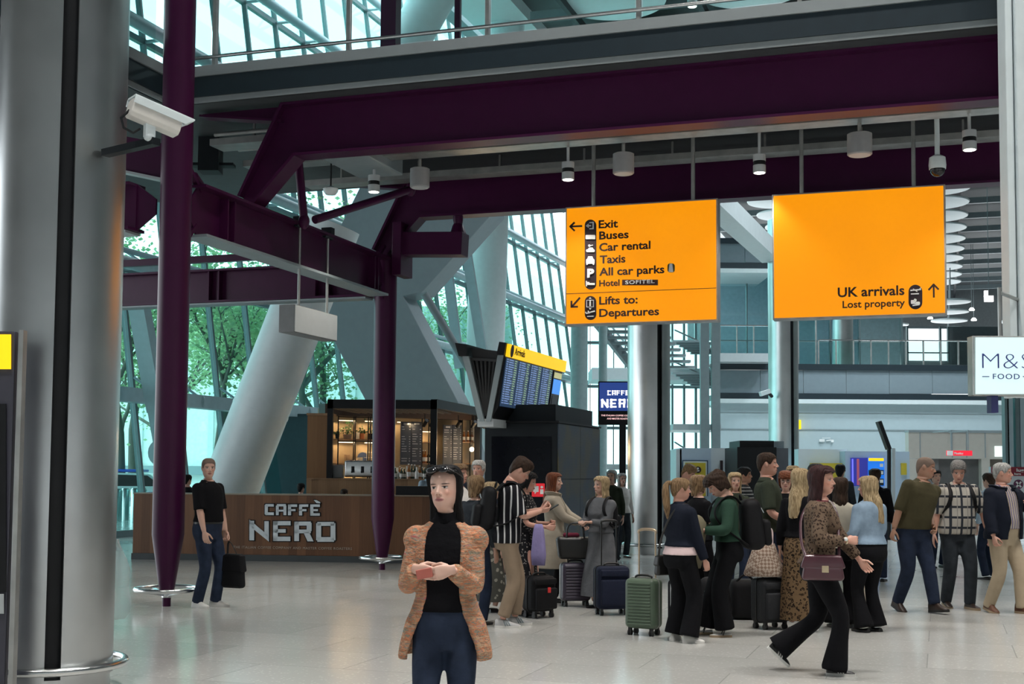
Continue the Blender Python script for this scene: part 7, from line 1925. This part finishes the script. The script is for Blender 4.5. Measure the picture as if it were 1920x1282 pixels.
# ---- leopard jacket, striding right
loc, h = where(1538, 866, fy=1262)
t = person('woman in leopard print jacket and black flared trousers walking right', loc, 76)
Hm = Human(h, 'f', 1.12, lean=3, head=(2, -22, 0), feet=[(-.08, -.33, .20, 0, 42), (.09, .12, .085, -4, 0)], hands=[(-.20, .36, .90), (.19, .22, 1.12)], elbows=[(-.5, -1, -.2), (.6, -1, -.2)], drop=.02)
Hm.body(t, SK['pink'], hands=((25, None, None), (60, (-.25, 1, .05), (-.9, 0, -.2)))); Hm.hair(t, 'shoulder', HR['plum']); Hm.top(t, C_burg, hem=.96, sleeve=.5, d=.010, name='top', sl=.80); Hm.legs_(t, C_black, 'flare', hem=.045)
Hm.coat(t, C_leoj, hem=.93, gap=.36, gap2=.55, d=.030, sleeve=1.84, name='jacket', flare=.012, sl=1.12, cuffr=.046, collar=False); Hm.shoes(t, 'sneaker', L_black, L_white, L_white)
m = MB(); m.prism([(-.05, .078, 1.445), (.05, .078, 1.445), (.012, .158, 1.31), (-.012, .158, 1.31)], (0, .012, 0)); Hm.put(m, 'white_collar', C_white, t)
pouch('handbag', 'maroon leather handbag at the hip of the leopard jacket woman', 'bag', t, Hm, (.275, .03, .90), (.085, .34, .21), L_maroon, [(.24, .16, .98), (.18, .16, 1.12), (0, .15, 1.38), (-.08, .03, 1.49), (-.03, -.15, 1.36), (.17, -.15, 1.10), (.25, -.10, .98)])
g = attach('metal_badge', 'square gold badge on the maroon handbag', 'badge', t); m = MB(); m.rbox((.322, .05, .89), (.008, .055, .055), .003); Hm.put(m, 'plate', mat('gold_plate', (.55, .45, .30), .35, .8), g)
g = attach('bracelet', 'gold watch on the wrist of the leopard jacket woman', 'watch', t); e_ = Hm.arms[1][2]; dr = (e_ - Hm.arms[1][1]).normalized(); m = MB(); m.tube([e_ - dr * .015, e_ + dr * .002], .031, 16); Hm.put(m, 'strap', mat('gold_plate', (.55, .45, .30), .35, .8), g); m = MB(); m.ellip(e_ - dr * .006 + Vector((.03, 0, .012)), (.008, .016, .016), 12, 8); Hm.put(m, 'dial', M_cream, g)

# ---- denim jacket
loc, h = where(1632, 890, fy=1184)
t = person('woman with straight blond hair in pale denim jacket, seen from behind', loc, -152)
Hm = Human(h, 'f', 1.14, head=(6, 30, 0), hands=[(-.16, .22, 1.02), (.14, .26, 1.05)]); Hm.body(t, SK['pink']); Hm.hair(t, 'vlong', HR['blond']); Hm.top(t, C_denimj, hem=.985, sleeve=1.95, d=.026, sl=1.12, name='denim_jacket', collar=C_denimj); Hm.legs_(t, C_black, 'flare', hem=.03); Hm.shoes(t, 'flat', L_black, L_black)

# ---- three men walking in
loc, h = where(1712, 858, fy=1146)
t = person('balding man in olive shirt and jeans leaning towards the man in plaid', loc, 24)
Hm = Human(h * 1.02, 'm', 1.14, belly=.03, lean=11, side=-9, head=(10, 42, -8), feet=[(-.10, .24, .085, 8, -6), (.13, -.10, .11, -8, 18)], hands=[(-.22, .10, .96), (.335, .05, .86)], elbows=[(-.4, -1, 0), (.6, -1, 0)])
Hm.body(t, SK['dark'], hands=((40, None, None), (40, None, None))); Hm.hair(t, 'shaved', HR['shaved']); Hm.top(t, C_olive, hem=.93, sleeve=1.12, d=.022, sl=1.1, collar=C_olive); Hm.legs_(t, C_jeand, 'loose', name='jeans', hem=.10); Hm.shoes(t, 'boot', L_dkbrown, L_black)
loc, h = where(1797, 864, fy=1140)
t = person('man in plaid shirt and grey jeans with backpack straps, looking down', loc, 2)
Hm = Human(h * 1.01, 'm', 1.12, belly=.04, lean=5, head=(22, -14, 0), feet=[(-.10, .10, .085, 12, 0), (.10, -.12, .10, -4, 10)], hands=[(-.33, .10, .90), (.28, .0, .88)], elbows=[(-.9, -.6, 0), (.6, -1, 0)])
Hm.body(t, SK['pink']); Hm.hair(t, 'short', HR['dkgrey']); Hm.top(t, C_plaid, hem=.88, sleeve=1.05, d=.024, sl=1.12, collar=C_plaid); Hm.legs_(t, C_jeang, 'loose', name='jeans'); Hm.shoes(t, 'sneaker', L_dkbrown, L_tan)
backpack(t, Hm, 'black backpack with straps over the plaid shirt', C_nylon)
loc, h = where(1884, 866, fy=1148)
t = person('white haired man in navy jacket and beige trousers at the right edge', loc, 26)
Hm = Human(h, 'm', 1.12, belly=.05, head=(2, 40, 0), feet=[(-.10, .16, .085, 10, 0), (.14, -.10, .10, -12, 10)], hands=[(-.12, .33, 1.26), (.285, .12, .90)], elbows=[(-.9, -.3, -.7), (.6, -1, 0)])
Hm.body(t, SK['pink'], hands=((35, (.8, .3, .3), (0, -.9, 0)), (45, None, None))); Hm.hair(t, 'crew', HR['grey']); Hm.top(t, C_strip2, hem=.98, sleeve=.5, d=.012, collar=C_strip2, sl=.80); Hm.legs_(t, C_beige, 'loose', name='chinos'); Hm.belt(t, L_brown, 1.0)
Hm.coat(t, C_navy, hem=.86, gap=.34, gap2=.36, d=.045, sleeve=1.9, name='jacket', flare=.01, sl=1.22, thick=.02, cuffr=.048); Hm.shoes(t, 'boot', L_brown, L_tan)
extra(1853, 886, 20, -150, 'm', 'short', 'brown', 'fair', C_lblue, C_jeand, 'person in light blue shirt behind the navy jacket man')
t, Hm = extra(1755, 880, 22.5, 10, 'm', 'short', 'black', 'fair', C_black, C_jeand, 'person hidden between the olive and plaid men, only legs showing')
extra(1147, 880, 23, -25, 'f', 'bob', 'grey', 'fair', C_dkgreen, C_jeang, 'grey haired woman in green cardigan standing left of the steel column')
extra(1166, 886, 24.5, 20, 'f', 'shoulder', 'grey', 'fair', C_white, C_jeang, 'woman in white mostly hidden by the steel column')
for px, hy, Y, hc, tp, lb in ((352, 889, 26, 'black', C_black, 'dark haired person beyond the counter, left of the man in the polo'), (565, 905, 25.6, 'black', C_black, 'dark haired person seated behind the counter under the kiosk side'), (646, 916, 25.2, 'brown', C_black, 'crown of a seated person just above the counter beside the cafe column')):
    loc, h = where(px, hy, Y=Y); t = person(lb, loc, 150); Hm = Human(max(1.05, h), 'm', 1.0); Hm.body(t, SK['fair'], voxel=.02); Hm.hair(t, 'short', HR[hc]); Hm.top(t, tp, hem=.93, sleeve=1.8); Hm.legs_(t, C_jeand, 'straight'); Hm.shoes(t, 'flat', L_black, L_black)
extra(800, 868, 25.2, 30, 'm', 'short', 'brown', 'fair', C_lblue, C_black, 'person in pale blue leaning at the cafe counter behind the woman in front', lean=20)
loc, h = where(196, 896, Y=13.2); t = person('person in dark clothes mostly hidden by the big steel column', loc, -60)
Hm = Human(h, 'm', 1.0, hands=[(-.27, .05, .86), (.27, .1, .86)]); Hm.body(t, SK['fair']); Hm.hair(t, 'short', HR['black']); Hm.top(t, C_navy, hem=.90, sleeve=1.9); Hm.legs_(t, C_jeand, 'straight'); Hm.shoes(t, 'sneaker', L_black, L_black)
m = MB(); c = at(215, 1085, 13.0); rs = []
for k in range(13):
    z = c.z - .40 + .80 * k / 12; r = (.10, .14, .155, .16, .16, .155, .15, .14, .125, .10, .075, .05, .03)[k]
    rs.append([Vector((c.x + (r + .02 * sin(a * 3 + k * .9)) * cos(a), c.y + (r * .6 + .015 * sin(a * 4 + k)) * sin(a), z)) for a in [2 * pi * q / 22 for q in range(22)]])
m.rings(rs); m.build('plastic_bag', glass('clear_polythene', (.85, .88, .88), haze=.22), smooth=80, label='large clear plastic bag beside the big steel column', cat='bag')

# ================================================================== LUGGAGE
M_tyre = mat('wheel_rubber', (.015, .015, .016), .6)
def suitcase(label, px, py, yaw, w, hh, d, mt, handle=0.0, hmat=None, ridges=0, soft=False, r=.05, lean=0, name='suitcase'):
    p = onfloor(px, py); t = thing(name, label, 'suitcase', p, radians(180 + yaw))
    L_ = Matrix.Rotation(radians(lean), 3, 'X')
    def add(m, nm, mat_, par=t, ang=60):
        if lean: m.v = [tuple(L_ @ Vector(v)) for v in m.v]
        return m.build(nm, mat_, par, local=True, smooth=ang)
    z0 = .07; zc = z0 + (hh - z0) / 2
    m = MB(); m.rbox((0, 0, zc), (w, d, hh - z0), r, n=6)
    body = add(m, 'shell', mt)
    if ridges:
        m = MB()
        for i in range(ridges):
            z = z0 + r * .9 + (hh - z0 - 1.8 * r) * i / (ridges - 1)
            for s in (-1, 1): m.rbox((0, s * d / 2, z), (w - 1.7 * r, .016, (hh - z0) / ridges * .55), .006, n=2)
        o = add(m, 'ridges', mt, body); o['kind'] = 'stuff'
    m = MB(); a, b = w / 2 + .003, (hh - z0) / 2 + .003; pts = []
    for cx, cz, an in ((a - r, b - r, 0), (-(a - r), b - r, 90), (-(a - r), -(b - r), 180), (a - r, -(b - r), 270)):
        for k in range(7): q = radians(an + 15 * k); pts.append((cx + cos(q) * r, 0, zc + cz + sin(q) * r))
    m.loop(pts, .007, 6, up=Vector((0, 1, 0))); add(m, 'zip', M_galv if not soft else L_black, body)
    if soft:
        m = MB(); m.rbox((0, d / 2 + .012, zc - .05), (w * .86, .05, (hh - z0) * .6), .02, n=3); add(m, 'front_pocket', mt)
        m = MB(); m.rbox((0, d / 2 + .006, zc + hh * .30), (w * .86, .035, hh * .14), .015, n=3); add(m, 'top_pocket', mt)
    for sx in (-1, 1):
        for sy in (-1, 1):
            m = MB(); x, y = sx * (w / 2 - .05), sy * (d / 2 - .045)
            for q in (-.012, .012): m.tube([(x + q - .007, y, .028), (x + q + .007, y, .028)], .028, 14)
            m.box((x, y, .06), (.03, .04, .04)); add(m, 'wheel', M_tyre)
    m = MB(); m.tube(chaikin([(-.09, 0, hh - .01), (-.085, 0, hh + .03), (.085, 0, hh + .03), (.09, 0, hh - .01)]), .011, 8); add(m, 'carry_handle', L_black)
    if handle:
        hm = hmat or M_chrome; m = MB()
        for s in (-1, 1): m.tube([(s * .09, -d / 2 + .03, hh - .1), (s * .09, -d / 2 + .03, hh + handle)], .009, 8)
        h_ = add(m, 'telescopic_handle', hm); m = MB(); m.tube(chaikin([(-.095, -d / 2 + .03, hh + handle - .03), (-.09, -d / 2 + .03, hh + handle + .012), (.09, -d / 2 + .03, hh + handle + .012), (.095, -d / 2 + .03, hh + handle - .03)]), .014, 8); add(m, 'grip', L_black if hm != M_gold else hm, h_)
    return t
M_gold = mat('champagne_metal', (.48, .38, .27), .35, .7)
suitcase('sage green ridged suitcase with tall champagne handle beside the ponytailed woman', 1207, 1190, -30, .33, .56, .23, mat('sage_shell', (.085, .125, .085), .45), .47, M_gold, 14)
suitcase('navy soft suitcase with raised handle in front of the woman in grey', 1146, 1152, 14, .38, .55, .24, mat('navy_fabric', (.012, .016, .035), .8, bump=.3, bscale=30, spec=.2), .50, L_black, 0, True)
suitcase('dark plum ridged suitcase with a black handbag on top', 1078, 1136, 10, .36, .52, .24, mat('plum_shell', (.045, .036, .058), .4), .0, None, 11)
t = suitcase('small black soft wheeled case with a red tag', 1010, 1157, 38, .34, .46, .24, C_nylon, 0, None, 0, True, .06)
p = onfloor(1010, 1157); m = MB(); m.rbox(at(1030, 1106, p.y - .17), (.035, .012, .06), .005); m.build('luggage_tag', emit('red_tag', srgb(190, 40, 40), .15), smooth=60, label='red luggage tag on the small black wheeled case', cat='tag')
suitcase('black suitcase under the checked tote bag', 1444, 1178, 24, .34, .52, .26, mat('black_fabric', (.008, .009, .012), .75, bump=.3, bscale=30), .50, M_chrome, 0, True)
suitcase('slim white suitcase beside the leopard print skirt', 1487, 1160, 78, .36, .50, .2, mat('white_shell', (.62, .62, .62), .35), 0)
suitcase('small black case behind the legs of the ponytailed woman', 1284, 1176, 20, .32, .50, .22, C_black, 0)
suitcase('pale pink suitcase behind the black floor backpack', 1322, 1142, 10, .40, .58, .26, mat('pink_shell', (.52, .34, .30), .4), 0, None, 6)
suitcase('cream suitcase half hidden by the woman in pale denim', 1606, 1172, 60, .30, .50, .2, mat('cream_shell', (.52, .44, .34), .4), 0)
# black handbag on the plum case
p = onfloor(1078, 1136); t = thing('handbag', 'black leather handbag standing on the dark plum suitcase', 'bag', p + Z * .54)
m = MB(); m.rbox(p + Z * .70, (.42, .17, .27), .05, taper=1.12); m.build('bag_body', L_black, t, smooth=60)
m = MB(); m.rbox(p + Z * .85 + Vector((-.05, 0, 0)), (.2, .12, .06), .03); m.build('red_lining', C_burg, t, smooth=60)
for s in (-1, 1):
    m = MB(); m.tube(chaikin([p + Vector((-.11, s * .07, .80)), p + Vector((-.09, s * .05, 1.0)), p + Vector((.09, s * .05, 1.0)), p + Vector((.11, s * .07, .80))]), .010, 8); m.build('handle', L_black, t, smooth=60)
# checked tote on the black suitcase
p = onfloor(1444, 1178) + Vector((-.06, -.04, 0)); t = thing('tote_bag', 'beige checked tote bag slumped on the black suitcase handle', 'bag', p + Z * .53)
m = MB(); rs = []
for z, a, b in ((.545, .20, .13), (.57, .215, .14), (.66, .185, .125), (.78, .14, .10), (.88, .105, .075), (.90, .07, .05)): rs.append([p + Vector((a * cos(q) * (1 + .04 * sin(5 * q)), b * sin(q), z)) for q in [2 * pi * k / 26 for k in range(26)]])
m.rings(rs); m.build('bag_body', pattern('checked_canvas', 'check', [(.46, .37, .30), (.24, .16, .12)], (38,)), t, smooth=70)
for s in (-1, 1): m = MB(); m.tube(chaikin([p + Vector((-.08, s * .05, .87)), p + Vector((.03, s * .03, 1.04)), p + Vector((.08, s * .02, 1.03)), p + Vector((.07, s * .05, .87))]), .010, 8); m.build('handle', C_pink, t, smooth=60)
# black backpack standing on the floor
p = onfloor(1338, 1164); t = thing('backpack', 'black backpack standing on the floor behind the green top woman', 'backpack', p)
m = MB(); m.rbox(p + Z * .24, (.40, .26, .48), .12, taper=.85, n=6); m.build('main_pack', C_nylon, t, smooth=70)
m = MB(); m.rbox(p + Vector((-.02, -.13, .17)), (.28, .1, .26), .045, n=4); m.build('front_pocket', C_nylon, t, smooth=70)
m = MB(); m.tube([p + Vector((-.12, -.125, .33)), p + Vector((0, -.13, .40)), p + Vector((.12, -.125, .33))], .006, 6); m.build('zip', M_grey, t)
p = onfloor(1395, 1160); t = thing('holdall', 'black holdall on the floor left of the black suitcase', 'bag', p)
m = MB(); m.rbox(p + Z * .22, (.34, .3, .44), .09, n=5); m.build('bag_body', C_nylon, t, smooth=70); m = MB(); m.tube(chaikin([p + Vector((-.1, -.1, .42)), p + Vector((0, -.12, .52)), p + Vector((.1, -.1, .42))]), .012, 8); m.build('handle', C_nylon, t, smooth=60)
bpy.data.scenes.remove(_tmp)
